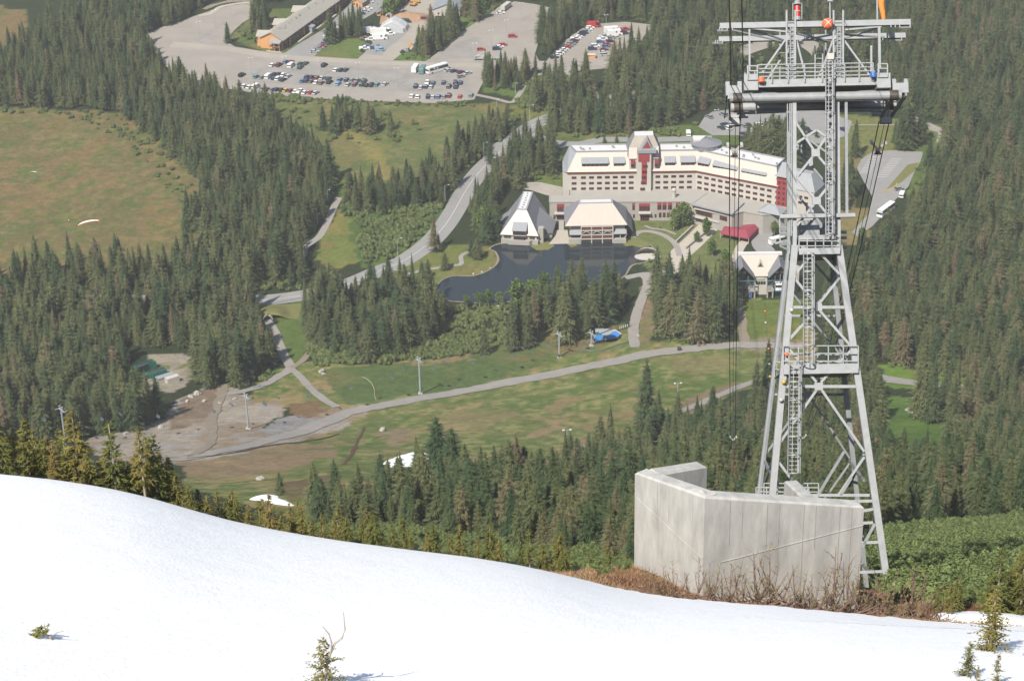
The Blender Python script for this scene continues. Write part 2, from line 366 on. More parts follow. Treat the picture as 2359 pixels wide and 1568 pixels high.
paint([(2030, 905), (2110, 915), (2190, 960), (2190, 1060), (2090, 1070), (2020, 1000)], (90, 118, 54), (100, 126, 58))
paint([(2015, 1225), (2150, 1212), (2360, 1190), (2600, 1170), (2600, 1420), (2360, 1420), (2200, 1410), (2060, 1370)], (78, 100, 50), (88, 110, 54))
paint([(2030, 840), (2300, 870), (2300, 905), (2030, 890)], (112, 138, 56), (130, 130, 70))
Yl, _ = lip(XX / np.maximum(YY, 25))
vm = (YY < Yl + 22 + 14 * n1[..., 0]) & (YY < 175)
dry = mixc(np.array(alb(138, 92, 68)), np.array(alb(166, 128, 88)), sstep(n2, 0.4, 0.62)); dry = mixc(dry, np.array(alb(96, 100, 56)), sstep(n1, 0.55, 0.7)) * (0.8 + 0.4 * n4)
Cc[vm] = dry[vm]
def grid_mesh(name, X, Y, Z, m, C=None):
    nr, nc = X.shape; V = np.stack([X, Y, Z], -1).reshape(-1, 3)
    idx = np.arange(nr * nc).reshape(nr, nc)
    F = np.stack([idx[:-1, :-1], idx[:-1, 1:], idx[1:, 1:], idx[1:, :-1]], -1).reshape(-1, 4)
    me = bpy.data.meshes.new(name); me.vertices.add(len(V)); me.vertices.foreach_set('co', V.ravel().astype(np.float32))
    me.loops.add(F.size); me.loops.foreach_set('vertex_index', F.ravel().astype(np.int32))
    me.polygons.add(len(F)); me.polygons.foreach_set('loop_start', np.arange(0, F.size, 4, dtype=np.int32))
    me.polygons.foreach_set('use_smooth', np.ones(len(F), bool))
    me.update(calc_edges=True)
    if C is not None:
        a = me.color_attributes.new('tint', 'FLOAT_COLOR', 'POINT')
        a.data.foreach_set('color', np.concatenate([C.reshape(-1, 3), np.ones((nr * nc, 1))], 1).ravel().astype(np.float32))
    me.materials.append(m); o = bpy.data.objects.new(name, me); COL.objects.link(o); return o
mg = mat('ground_cover', None, 0.95, var=0.3, scale=0.35, bump=0.35, attr='tint', spec=0.1)
tag(grid_mesh('ground', XX, YY, ZZ, mg, Cc), kind='structure')

# ------------------------------------------------------------------ snow field in the foreground
msnow = mat('snow', (0.88, 0.87, 0.86), 0.6, var=0.08, scale=2.2, bump=0.05, spec=0.3)
t2 = np.linspace(-0.36, 0.36, 520); s2 = np.concatenate([np.linspace(0, 0.94, 330), np.linspace(0.943, 1.0, 24)])
tl_, Sg = np.meshgrid(t2, s2); Ylp, _ = lip(tl_); lipx = np.interp(tl_, _lt, _lx)
over = np.interp(lipx, [0, 900, 1300, 1500, 1700, 2358], [8, 7, 4, 0.8, 0.2, 0.0]) + (fbm(tl_ * 160, tl_ * 0 + 3, 6, 4) - 0.5) * np.interp(lipx, [0, 1300, 1500, 2358], [1, 1.5, 3.2, 3.2])
Ye = Ylp + over; Ysn = 20 + (Ye - 20) * Sg; Xsn = tl_ * Ysn
Zsn = terrain(Xsn, Ysn) + 0.3 * np.clip((1 - Sg) / 0.012, 0, 1) ** 0.5 - 0.1 * (Sg >= 1)
Zsn = Zsn + (fbm(Xsn / 1.6, Ysn / 1.8, 41, 4) - 0.5) * 0.05 + (fbm(Xsn / 16, Ysn / 12, 44, 2) - 0.5) * 0.16 * np.clip((1 - Sg) / 0.1, 0, 1)
tag(grid_mesh('snow', Xsn, Ysn, Zsn, msnow), kind='structure')
def snow_patch(name, poly, thick=0.5, res=0.8, label=None):
    w = np.array([G(x, y)[:2] for x, y in poly]); x0, y0 = w.min(0) - 2; x1, y1 = w.max(0) + 2
    gx, gy = np.meshgrid(np.arange(x0, x1, res), np.arange(y0, y1, res)); jx_ = (fbm(gx / 4, gy / 4, 7, 3) - 0.5) * 3 * res
    ins = inpoly(gx + jx_, gy + jx_, [tuple(p) for p in w]); d = ins.astype(float)
    for _ in range(3): d = (d + np.roll(d, 1, 0) + np.roll(d, -1, 0) + np.roll(d, 1, 1) + np.roll(d, -1, 1)) / 5
    z = terrain(gx, gy) + (d - 0.45) * thick * 1.6; nr, nc = gx.shape; b = MB(); vs = np.stack([gx, gy, z], -1).reshape(-1, 3)
    fs = [(i * nc + k, i * nc + k + 1, (i + 1) * nc + k + 1, (i + 1) * nc + k) for i in range(nr - 1) for k in range(nc - 1) if d[i:i + 2, k:k + 2].max() > 0.2]
    used = sorted({i for f in fs for i in f}); rm = {u: j for j, u in enumerate(used)}
    b.add(vs[used], [tuple(rm[i] for i in f) for f in fs]); o = b.build(name, msnow, smooth=True)
    return tag(o, kind='structure')
snow_patch('snow_patch', [(882, 1068), (905, 1056), (940, 1046), (975, 1044), (995, 1052), (985, 1066), (940, 1074), (895, 1078)], 1.4, 1.0)
snow_patch('snow_patch', [(565, 1150), (590, 1144), (625, 1140), (650, 1146), (680, 1160), (670, 1168), (640, 1158), (600, 1156)], 0.7, 0.9)
snow_patch('snow_patch', [(2130, 1424), (2200, 1420), (2290, 1424), (2400, 1432), (2400, 1448), (2300, 1440), (2180, 1430)], 0.7, 0.35)

# ------------------------------------------------------------------ roads, lots, water (valley floor z = 0)
m_lot = mat('gravel_lot', alb(176, 168, 158), 0.95, var=0.14, scale=0.06, bump=0.05, spec=0.1)
m_lot2 = mat('worn_gravel', alb(168, 163, 156), 0.95, var=0.2, scale=0.09, spec=0.1)
m_asph = mat('grey_asphalt', alb(165, 163, 160), 0.9, var=0.09, scale=0.12, spec=0.15)
m_drv = mat('tan_drive', alb(186, 177, 165), 0.95, var=0.1, scale=0.1, spec=0.1)
m_conc = mat('pale_concrete', alb(205, 195, 180), 0.85, var=0.08, scale=0.3)
m_path = mat('gravel_path', alb(172, 166, 158), 0.95, var=0.12, scale=0.3, spec=0.1)
m_dirt = mat('dirt_track', alb(160, 148, 130), 0.95, var=0.16, scale=0.25, spec=0.05)
m_white = mat('white_marking', alb(235, 232, 225), 0.7, var=0.05)
m_yel = mat('yellow_marking', alb(225, 185, 70), 0.7, var=0.08)
LOT = [(330, 80), (380, 60), (430, 44), (465, 32), (500, 20), (530, 14), (560, 10), (585, 12), (600, 22), (590, 36), (560, 52), (535, 75), (523, 96), (540, 108), (600, 118), (660, 123), (720, 130), (860, 139), (1000, 142), (1100, 141), (1245, 141), (1300, 142), (1420, 141), (1424, 156), (1300, 166), (1240, 163), (1108, 166), (1112, 190), (1092, 230), (1000, 238), (870, 234), (720, 227), (600, 217), (540, 207), (470, 200), (400, 170), (350, 120)]
sheet('car_park', LOT, 0.03, m_lot)
sheet('lot_strip', [(390, 110), (520, 118), (640, 138), (860, 150), (1100, 156), (1240, 156), (1240, 149), (1100, 147), (860, 142), (640, 126), (530, 109), (400, 96)], 0.045, m_drv)
sheet('worn_patch', [(560, 160), (700, 148), (920, 158), (1080, 160), (1085, 210), (900, 212), (700, 196), (570, 190)], 0.045, m_lot2)
sheet('worn_patch', [(1000, 136), (1035, 110), (1080, 78), (1110, 90), (1100, 136)], 0.06, m_lot2)
sheet('worn_patch', [(445, 92), (470, 80), (500, 84), (490, 98), (460, 100)], 0.045, m_lot2)
DLOT = [(655, 123), (665, 116), (748, 66), (800, 16), (830, -16), (915, -16), (860, 32), (800, 66), (768, 92), (722, 131)]
sheet('dorm_car_park', DLOT, 0.05, m_asph)
YARD = [(822, 138), (838, 124), (870, 110), (850, 90), (880, 62), (905, 30), (950, 0), (985, -20), (1030, -20), (1010, 20), (990, 58), (955, 100), (905, 140)]
sheet('work_yard', YARD, 0.07, m_drv)
sheet('yard_apron', [(838, 124), (858, 100), (868, 80), (905, 60), (950, 62), (930, 84), (890, 115), (880, 130)], 0.085, m_asph)
LOTB = [(980, 142), (1010, 120), (1060, 76), (1130, 30), (1150, 16), (1185, 4), (1230, 10), (1264, 18), (1258, 50), (1242, 92), (1232, 124), (1242, 142)]
sheet('gravel_lot', LOTB, 0.05, m_lot)
LOTC = [(1258, 142), (1275, 120), (1312, 85), (1356, 57), (1440, 51), (1506, 58), (1480, 88), (1472, 122), (1414, 136), (1405, 150), (1330, 162), (1258, 152)]
sheet('full_car_park', LOTC, 0.05, m_lot)
HPK = [(1608, 292), (1622, 270), (1640, 258), (1700, 250), (1800, 248), (1900, 256), (1962, 280), (1952, 312), (1890, 332), (1830, 327), (1700, 312), (1640, 312)]
sheet('hotel_car_park', HPK, 0.03, m_asph)
BPK = [(1973, 388), (1984, 366), (2010, 350), (2050, 347), (2125, 350), (2122, 368), (2106, 395), (2092, 430), (2062, 460), (2032, 496), (2010, 520), (1975, 545), (1962, 535), (2000, 492), (2008, 452), (1990, 420)]
sheet('coach_car_park', BPK, 0.03, m_asph)
sheet('grass_island', [(2038, 440), (2062, 412), (2090, 380), (2116, 374), (2106, 394), (2076, 420)], 0.06, mat('lawn', alb(128, 128, 74), 0.95, var=0.15, scale=0.3))
b = MB()
for i in range(11):
    for (x0, y0, x1, y1, ln) in [(2003, 362, 1980, 398, 24), (2052, 366, 2018, 408, 26)]:
        k = i / 10; a = P(x0 + (x1 - x0) * k, y0 + (y1 - y0) * k); c = P(x0 + (x1 - x0) * k + ln, y0 + (y1 - y0) * k - 1.0)
        b.beam((a[0], a[1], 0.045), (c[0], c[1], 0.045), 0.3, 0.02)
tag(b.build('stall_markings', m_white), kind='structure')
b = MB(); pp = [P(x, y, 0.12) for x, y in [(2030, 443), (2040, 438), (2062, 430), (2066, 422)]]
for i in range(3): b.beam(pp[i], pp[i + 1], 0.5, 0.2)
tag(b.build('yellow_kerb', m_yel), kind='structure')
b = MB(); cur = smooth_line([P(x, y, 0) for x, y in [(458, 37), (485, 32), (505, 18), (530, 12), (560, 8), (585, 10), (602, 22)]], 5)
tag(strip_bm(cur, 3.2, 0.15, 2).build('sidewalk', m_conc), kind='structure')
strip('dirt_bank', [(470, 22), (500, 10), (540, 3), (590, 4)], 4, 0.05, m_dirt, 0.5, 3, flat=True)
ROAD = [(-60, 690), (200, 690), (400, 692), (590, 692), (700, 680), (790, 658), (860, 630), (930, 600), (985, 562), (1020, 525), (1045, 488), (1072, 440), (1105, 395), (1150, 352), (1200, 308), (1250, 278), (1330, 255), (1430, 240), (1500, 225)]
strip('main_road', ROAD, 11.0, 0.06, m_asph, flat=True)
strip('road_line', ROAD, 0.25, 0.075, m_white, flat=True)
strip('road_turnoff', [(1145, 360), (1125, 352), (1128, 340), (1200, 322), (1260, 328), (1300, 338)], 6, 0.04, m_asph, flat=True)
strip('hotel_drive', [(1215, 300), (1260, 325), (1330, 332), (1390, 322), (1500, 322), (1640, 318)], 7, 0.02, m_asph, flat=True)
strip('service_drive', [(1190, 428), (1230, 432), (1275, 445), (1300, 440)], 8, 0.05, m_drv, flat=True)
strip('footpath', [(1093, 218), (1140, 228), (1178, 236), (1195, 218), (1215, 186), (1240, 172), (1280, 168)], 3.0, 0.06, m_path, flat=True)
strip('footpath', [(1300, 166), (1330, 182), (1362, 205), (1375, 235)], 4.0, 0.05, m_path, flat=True)
strip('footpath', [(1400, 225), (1450, 215), (1520, 205)], 6.0, 0.05, m_path, flat=True)
strip('footpath', [(782, 455), (770, 475), (755, 510), (735, 545), (705, 568), (698, 590)], 3.6, 0.06, m_path, flat=True)
strip('footpath', [(925, 634), (980, 622), (1040, 612), (1062, 608), (1062, 590), (1080, 580)], 2.2, 0.06, m_path, flat=True)
strip('forest_road', [(1680, 130), (1740, 108), (1800, 92), (1850, 98), (1890, 122), (1905, 155)], 13, 0.05, m_lot, flat=True)
strip('forest_road', [(2090, 270), (2110, 278), (2150, 296), (2175, 305), (2170, 330)], 7, 0.05, m_lot, flat=True)
strip('footpath', [(1960, 288), (2070, 288)], 1.2, 0.05, m_path, flat=True)
POND = [(1000, 668), (1012, 650), (1040, 636), (1090, 635), (1130, 620), (1147, 600), (1141, 581), (1127, 572), (1160, 560), (1230, 560), (1300, 556), (1350, 555), (1440, 558), (1500, 566), (1492, 600), (1455, 612), (1432, 640), (1350, 660), (1280, 670), (1180, 694), (1130, 701), (1080, 697), (1030, 692)]
mw = mat('pond_water', (0.020, 0.026, 0.030), 0.08, var=0.0, spec=0.24); bp_ = mw.node_tree
nz_ = bp_.nodes.new('ShaderNodeTexNoise'); nz_.inputs['Scale'].default_value = 0.8; bu_ = bp_.nodes.new('ShaderNodeBump'); bu_.inputs['Strength'].default_value = 0.15; bu_.inputs['Distance'].default_value = 0.05
tc_ = bp_.nodes.new('ShaderNodeTexCoord'); bp_.links.new(tc_.outputs['Object'], nz_.inputs['Vector']); bp_.links.new(nz_.outputs[0], bu_.inputs['Height']); bp_.links.new(bu_.outputs[0], bp_.nodes['Principled BSDF'].inputs['Normal'])
pw = smooth_line([P(x, y, 0)[:2] for x, y in POND + POND[:1]], 4)[:-1]
sheet('pond', None, 0.04, mw, world=pw)
tag(strip_bm(pw + pw[:1], 0.9, 0.07, 2, 1.2, 4).build('pond_shore', mat('shore_stones', alb(150, 142, 120), 0.9, var=0.3, scale=0.8)), kind='structure')
m_lawn = MATS['lawn']
for k_, pg in enumerate([[(1219, 566), (1232, 560), (1262, 558), (1278, 566), (1262, 576), (1236, 577)], [(1305, 562), (1322, 560), (1330, 566), (1316, 570)], [(1428, 552), (1452, 545), (1488, 556), (1498, 566), (1478, 572), (1455, 566), (1440, 568)]]): sheet('grass_bank', pg, 0.085 + .01 * k_, m_lawn)
PLZ = [(1540, 612), (1545, 578), (1580, 546), (1612, 514), (1652, 530), (1612, 570), (1580, 598), (1568, 628), (1545, 634)]
sheet('plaza', PLZ, 0.05, m_conc)
strip('garden_path', [(1462, 560), (1460, 545), (1475, 534), (1500, 534), (1530, 543), (1555, 562), (1565, 590)], 3.0, 0.07, m_path, flat=True)
strip('garden_path', [(1485, 520), (1500, 526), (1530, 530), (1556, 540)], 1.6, 0.07, m_path, flat=True)
strip('footpath', [(1555, 620), (1520, 630), (1480, 632), (1440, 640)], 4.0, 0.07, m_path, flat=True)
strip('footpath', [(1484, 634), (1492, 655), (1480, 685), (1470, 712), (1462, 740), (1458, 765), (1462, 800)], 4.4, 0.12, m_path, 0.3, 2)
strip('service_road', [(1765, 580), (1752, 560), (1760, 535), (1775, 520), (1800, 505)], 9, 0.05, m_asph, flat=True)
strip('service_road', [(1685, 650), (1692, 610), (1702, 575), (1720, 550), (1738, 535)], 4.5, 0.05, m_conc, flat=True)
strip('dirt_path', [(1700, 690), (1708, 730), (1712, 770), (1720, 800)], 4.0, 0.12, m_dirt, 0.4, 8)
# ski slope roads, draped
strip('gravel_road', [(1850, 798), (1790, 797), (1700, 795), (1600, 803), (1500, 815), (1400, 836), (1300, 858), (1150, 886), (1000, 913), (880, 935), (800, 952), (740, 976), (650, 1006), (560, 1030), (480, 1046), (400, 1062)], 8.0, 0.22, m_path, 0.35, 1, 10)
strip('gravel_road', [(612, 738), (626, 752), (640, 785), (655, 820), (668, 848), (640, 868), (600, 890), (555, 903), (500, 912)], 4.2, 0.2, m_path, 0.3, 2)
strip('gravel_road', [(714, 785), (714, 805), (700, 828), (672, 848)], 3.0, 0.2, m_dirt, 0.3, 3)
strip('gravel_road', [(670, 850), (695, 872), (720, 900), (745, 920), (775, 938)], 3.4, 0.2, m_path, 0.3, 4)
strip('gravel_road', [(515, 885), (512, 905), (500, 935), (492, 960), (488, 1000), (478, 1030), (440, 1050)], 3.6, 0.24, m_dirt, 0.6, 5)
strip('gravel_road', [(1000, 868 + 200), (1210, 1082), (1300, 1050), (1380, 1012)], 4.0, 0.24, m_dirt, 0.4, 6)
strip('gravel_road', [(1560, 950), (1640, 918), (1720, 885), (1790, 862)], 4.0, 0.24, m_path, 0.3, 6)
strip('gravel_road', [(1990, 862), (2030, 872), (2080, 880), (2140, 886), (2200, 892), (2300, 905)], 9.0, 0.24, m_path, 0.2, 7)
md = mat('ditch_mud', alb(104, 72, 54), 0.95, var=0.3, scale=0.4)
strip('ditch', [(840, 985), (830, 1005), (822, 1020), (808, 1050), (790, 1070)], 1.2, 0.2, md, 1.4, 4)
strip('ditch', [(780, 1000), (700, 1018), (600, 1030), (520, 1046), (430, 1056)], 1.3, 0.28, md, 0.9, 5)
# ------------------------------------------------------------------ vegetation
F_SPR = foliage('spruce_needles', (0.046, 0.074, 0.034), (0.112, 0.122, 0.052), (0.15, 0.118, 0.072))
F_HEM = foliage('hemlock_needles', (0.105, 0.120, 0.036), (0.185, 0.160, 0.046), (0.22, 0.155, 0.05))
F_BIR = foliage('birch_leaves', (0.085, 0.14, 0.035), (0.13, 0.18, 0.05), (0.14, 0.18, 0.06))
F_ALD = foliage('alder_leaves', (0.125, 0.165, 0.062), (0.155, 0.190, 0.070), (0.17, 0.20, 0.08))
F_DRY = foliage('dry_stems', (0.13, 0.075, 0.045), (0.22, 0.15, 0.09), (0.26, 0.19, 0.12))
m_bark = mat('bark', (0.12, 0.10, 0.085), 0.95, var=0.3, scale=2.0)
m_pbark = mat('pale_bark', (0.30, 0.255, 0.20), 0.9, var=0.25, scale=3.0)
m_wbark = mat('white_bark', (0.42, 0.40, 0.36), 0.9, var=0.25, scale=2.0)

def crown_mesh(name, seed, H, Rm, levels, m, z0=0.06, droop=0.35, finger=0.42, nb=(8, 3), pw=0.85, sparse=0.0, nf=4, wid=0.30, ragged=0.3, core=0.0):
    rnd = random.Random(seed); b = MB()
    for i in range(levels):
        u = (i + rnd.random() * 0.8) / levels; z = H * (z0 + (1 - z0) * u ** 0.92)
        rr = Rm * max(1 - u, 0.0) ** pw + 0.12
        n = max(3, int(nb[1] + (nb[0] - nb[1]) * rr / Rm)); a0 = rnd.random() * 6.28
        for k in range(n):
            if rnd.random() < sparse: continue
            a = a0 + 6.283 * (k + rnd.uniform(-0.35, 0.35)) / n; r = rr * rnd.uniform(1 - ragged * 1.3, 1 + ragged * 0.75)
            d = droop * rnd.uniform(0.6, 1.4) * (1.1 - 1.5 * u) ; ca, sa = math.cos(a), math.sin(a)
            def pt(s, side, lift=0.0):
                zz = z + lift - d * r * s * s + 0.10 * r * s * (1 - s)
                return (ca * r * s - sa * side, sa * r * s + ca * side, zz)
            w = wid * r + 0.10 * Rm
            prev = pt(0.03, 0)
            for f in range(nf):
                s0 = f / nf; s1 = (f + 1) / nf; mid = pt(s1 * 0.96, 0); ww = w * (1 - 0.75 * s1 ** 1.5) * rnd.uniform(0.75, 1.25)
                for sg in (-1, 1):
                    tip = pt(min(s0 + finger * rnd.uniform(0.7, 1.3), 1.08), sg * ww, -0.16 * ww - rnd.random() * 0.05 * r)
                    b.add([prev, mid, tip], [(0, 1, 2) if sg > 0 else (0, 2, 1)])
                prev = mid
    if core:
        n = 11; rings = []
        for j, u in enumerate(np.linspace(0, 1, 9)):
            z = H * (z0 + 0.03 + (0.93 - z0) * u); rr = core * Rm * max(1 - u, 0) ** pw + 0.05
            rings.append([(rr * rnd.uniform(.75, 1.2) * math.cos(6.283 * k / n), rr * rnd.uniform(.75, 1.2) * math.sin(6.283 * k / n), z + rnd.uniform(-.3, .3)) for k in range(n)])
        b.add([p for r in rings for p in r], [(j * n + k, j * n + (k + 1) % n, (j + 1) * n + (k + 1) % n, (j + 1) * n + k) for j in range(8) for k in range(n)])
    b.add([(0.16 * Rm * 0.4, 0, H * 0.95), (-0.08, 0.1, H * 0.95), (-0.08, -0.1, H * 0.95), (0, 0, H * 1.03)], [(0, 1, 3), (1, 2, 3), (2, 0, 3)])
    me_o = b.build(name, m, local=True); me = me_o.data; bpy.data.objects.remove(me_o); return me
def trunk_mesh(name, H, r, m, lean=0.0, bend=0.0, seed=0):
    rnd = random.Random(seed); b = MB(); pts = [(lean * H * t + bend * math.sin(t * 5 + seed) * t, bend * math.cos(t * 4 + seed) * t, H * t - 0.4 * (t == 0)) for t in np.linspace(0, 1, 7)]
    b.tube(pts, [r * (1 - 0.9 * t) + 0.02 for t in np.linspace(0, 1, 7)], 7)
    o = b.build(name, m, local=True); me = o.data; bpy.data.objects.remove(o); return me
def make_tree(name, crown, trunk, label, cat, group, loc=(0, 0, 0), rz=0, sc=1.0):
    e = bpy.data.objects.new(name, None); COL.objects.link(e); e.location = loc; e.rotation_euler = (0, 0, rz); e.scale = (sc,) * 3 if not hasattr(sc, '__len__') else sc; ORG[e.name] = np.zeros(3)
    tag(e, label, cat, group)
    for nm, me in (('trunk', trunk), ('crown', crown)):
        if me is None: continue
        o = bpy.data.objects.new(nm, me); COL.objects.link(o); o.parent = e
    return e
SPR = []
for i in range(6):
    H = 20.0; Rm = [3.6, 4.1, 3.2, 4.5, 3.7, 2.9][i]
    SPR.append((crown_mesh('spruce_crown', 100 + i, H, Rm, [23, 21, 25, 22, 20, 24][i], F_SPR, droop=[.20, .12, .28, .15, .22, .18][i], z0=[0.05, 0.08, 0.12, 0.05, 0.16, 0.06][i], pw=[0.62, 0.55, 0.75, 0.5, 0.6, 0.8][i], nb=(9, 4), finger=0.45, wid=0.36, core=0.5, ragged=[0.3, 0.34, 0.4, 0.3, 0.42, 0.3][i]), trunk_mesh('spruce_trunk', H * 0.97, 0.30, m_bark, seed=i)))
# ---- where forest grows (picture outlines of the tree feet, projected on the ground)
FOREST = [
    ('west', [(-260, 150), (0, 138), (84, 95), (200, 24), (350, -40), (480, -40), (480, 10), (420, 48), (366, 84), (345, 130), (400, 190), (470, 222), (560, 240), (625, 275), (700, 330), (748, 390), (768, 455), (735, 505), (695, 580), (700, 655), (560, 662), (500, 610), (470, 560), (420, 525), (458, 482), (470, 432), (430, 384), (360, 332), (310, 292), (270, 258), (130, 250), (0, 248), (-260, 250)], 5.0),
    ('southwest', [(-260, 640), (0, 645), (150, 635), (300, 640), (420, 608), (480, 600), (560, 640), (600, 668), (600, 705), (614, 745), (640, 800), (635, 845), (560, 888), (440, 905), (400, 930), (370, 962), (330, 985), (220, 1004), (120, 1020), (0, 1042), (-260, 1062)], 5.2),
    ('pond', [(705, 716), (720, 694), (860, 676), (950, 670), (1012, 700), (1030, 740), (1000, 790), (960, 822), (860, 835), (730, 822), (702, 760)], 5.2),
    ('pond', [(1170, 800), (1200, 806), (1240, 770), (1280, 780), (1315, 788), (1350, 772), (1420, 722), (1450, 690), (1440, 655), (1350, 680), (1280, 700), (1210, 730), (1170, 760)], 7.0),
    ('terminal', [(1500, 752), (1530, 760), (1590, 792), (1640, 782), (1690, 740), (1698, 700), (1670, 660), (1600, 650), (1530, 660), (1505, 700)], 6.2),
    ('hotel', [(1066, 480), (1080, 545), (1140, 548), (1150, 505), (1205, 440), (1292, 405), (1286, 350), (1240, 345), (1190, 385), (1130, 425), (1085, 455)], 6.5),
    ('road', [(1196, 300), (1232, 285), (1190, 318), (1135, 362), (1092, 405), (1060, 445), (1030, 470), (960, 480), (880, 490), (800, 500), (778, 460), (860, 440), (960, 425), (1010, 385), (1080, 335), (1110, 300)], 5.4),
    ('road', [(742, 295), (760, 305), (830, 312), (890, 316), (925, 300), (880, 280), (790, 270)], 6.5),
    ('lots', [(1232, 100), (1238, 136), (1300, 128), (1335, 92), (1365, 58), (1340, 40), (1285, 66), (1262, 60)], 5.2),
    ('lots', [(1140, -60), (1180, -4), (1260, 4), (1310, 20), (1380, 48), (1440, 48), (1510, 55), (1600, 60), (1700, 90), (1800, 80), (1880, 70), (1900, -60)], 5.6),
    ('lots', [(955, 128), (1000, 138), (1040, 110), (1065, 70), (1050, 50), (990, 90)], 5.0),
    ('lots', [(745, 88), (760, 100), (820, 88), (845, 70), (830, 52), (790, 66)], 5.2),
    ('lots', [(562, 70), (590, 92), (640, 70), (720, 20), (760, -20), (690, -40), (610, 10), (575, 40)], 5.0),
    ('lots', [(870, 36), (930, 38), (940, 10), (900, -10), (880, 10)], 5.2),
    ('lots', [(1080, 60), (1140, 12), (1130, -30), (1090, -10), (1070, 40)], 5.4),
    ('north', [(1404, 160), (1440, 140), (1478, 124), (1490, 90), (1520, 66), (1600, 70), (1690, 135), (1700, 160), (1690, 210), (1630, 248), (1600, 270), (1480, 306), (1380, 312), (1262, 318), (1256, 290), (1330, 262), (1430, 250), (1500, 235), (1520, 214), (1440, 210), (1400, 200)], 5.6),
    ('north', [(1112, 196), (1150, 214), (1190, 210), (1240, 166), (1225, 164), (1170, 168), (1120, 172)], 5.0),
    ('north', [(1215, 262), (1290, 250), (1360, 246), (1356, 200), (1300, 186), (1235, 205)], 6.5),
    ('east', [(1690, 90), (1800, 130), (1850, 108), (1880, 128), (1895, 160), (1860, 200), (1900, 215), (1960, 240), (2060, 240), (2090, 262), (2180, 300), (2180, 340), (2600, 340), (2600, -60), (1700, -60)], 5.6),
    ('east', [(2140, 385), (2180, 335), (2600, 330), (2600, 930), (2330, 900), (2200, 868), (2100, 846), (2040, 842), (1990, 835), (1910, 800), (1880, 690), (1950, 640), (2000, 590), (2080, 560), (2150, 530), (2130, 470)], 5.6),
    ('hotel', [(1718, 350), (1820, 372), (1850, 380), (1850, 335), (1760, 322)], 6.0),
    ('slope', [(680, 1206), (830, 1186), (960, 1156), (1080, 1146), (1210, 1140), (1300, 1116), (1400, 1066), (1480, 1022), (1560, 1002), (1640, 986), (1700, 962), (1790, 930), (1900, 905), (2000, 880), (2040, 900), (2020, 990), (2090, 1062), (2190, 1055), (2195, 965), (2120, 910), (2200, 905), (2600, 940), (2600, 1160), (2340, 1190), (2150, 1214), (2020, 1228), (1990, 1330), (1460, 1300), (1340, 1290), (1100, 1240), (900, 1215), (760, 1222)], 6.2),
]
KEEP = [[(2025, 915), (2120, 918), (2190, 955), (2190, 1105), (2030, 1105)], [(2030, 850), (2135, 850), (2135, 925), (2030, 918)], LOT, DLOT, YARD, LOTB, LOTC, HPK, BPK, POND, PLZ, [(590, 12), (660, 124), (780, 20), (740, -10)], [(288, 800), (450, 806), (460, 905), (425, 960), (300, 950)], [(1270, 320), (1840, 320), (1870, 520), (1640, 560), (1150, 560), (1150, 470), (1230, 420), (1290, 420)], [(1660, 560), (1850, 560), (1850, 700), (1680, 690)], [(590, 680), (720, 670), (720, 720), (590, 730)], [(592, 700), (645, 700), (655, 800), (645, 835), (620, 815), (598, 775)]]
def keepout_line(px, w):
    pts = smooth_line([G(x, y) for x, y in px], 4); return np.array([p[:2] for p in pts]), w
LINES = [keepout_line(ROAD, 7.5), keepout_line([(1680, 130), (1740, 108), (1800, 92), (1850, 98), (1890, 122), (1905, 155)], 9), keepout_line([(2030, 870), (2090, 880), (2140, 886)], 10), keepout_line([(2140, 886), (2200, 892), (2300, 905)], 6),
         keepout_line([(515, 885), (512, 905)], 4), keepout_line([(782, 455), (755, 510), (705, 568)], 4), keepout_line([(2090, 270), (2150, 296), (2170, 330)], 6), keepout_line([(1400, 225), (1520, 205)], 5)]
def ok_spot(X, Y, sx, sy):
    m = np.ones(X.shape, bool)
    for k in KEEP: m &= ~inpoly(sx, sy, k)
    for pts, w in LINES:
        d = np.full(X.shape, 1e9)
        for p in pts: d = np.minimum(d, (X - p[0]) ** 2 + (Y - p[1]) ** 2)
        m &= d > w * w
    return m
def scatter_px(poly, sp, seed):
    w = np.array([G(x, y)[:2] if y > 640 else P(x, y)[:2] for x, y in poly]); lo = w.min(0); hi = w.max(0); rg = np.random.default_rng(seed)
    gx, gy = np.meshgrid(np.arange(lo[0], hi[0], sp), np.arange(lo[1], hi[1], sp)); X = (gx + rg.uniform(-0.48, 0.48, gx.shape) * sp).ravel(); Y = (gy + rg.uniform(-0.48, 0.48, gx.shape) * sp).ravel()
    Z = terrain(X, Y); sx, sy, _ = project(X, Y, Z); m = inpoly(sx + rg.normal(0, 3, X.shape), sy + rg.normal(0, 2, X.shape), poly) & ok_spot(X, Y, sx, sy)
    return np.stack([X[m], Y[m], Z[m]], 1)
T = []
for i, (zone, poly, sp) in enumerate(FOREST):
    p = scatter_px(poly, sp, 500 + i); rg = np.random.default_rng(900 + i)
    hh = rg.normal(19.0, 3.6, len(p)) if zone not in ('slope',) else rg.normal(13.0, 2.6, len(p))
    if zone == 'road': hh *= 0.82
    if zone == 'north' and poly[0] == (1112, 196): hh *= 0.72
    if zone == 'lots': hh *= 0.9
    if zone == 'west': hh *= 0.86
    small = fbm(p[:, 0] / 22, p[:, 1] / 22, 17, 2); hh *= 0.72 + 0.5 * small
    hh *= np.where(rg.random(len(p)) < 0.18, 0.55, 1.0)
    if zone == 'slope': hh *= np.clip((p[:, 1] - 90) / 330, 0.30, 1.12)
    for q, h in zip(p, np.clip(hh, 4, 30)): T.append((q[0], q[1], q[2], h, zone))
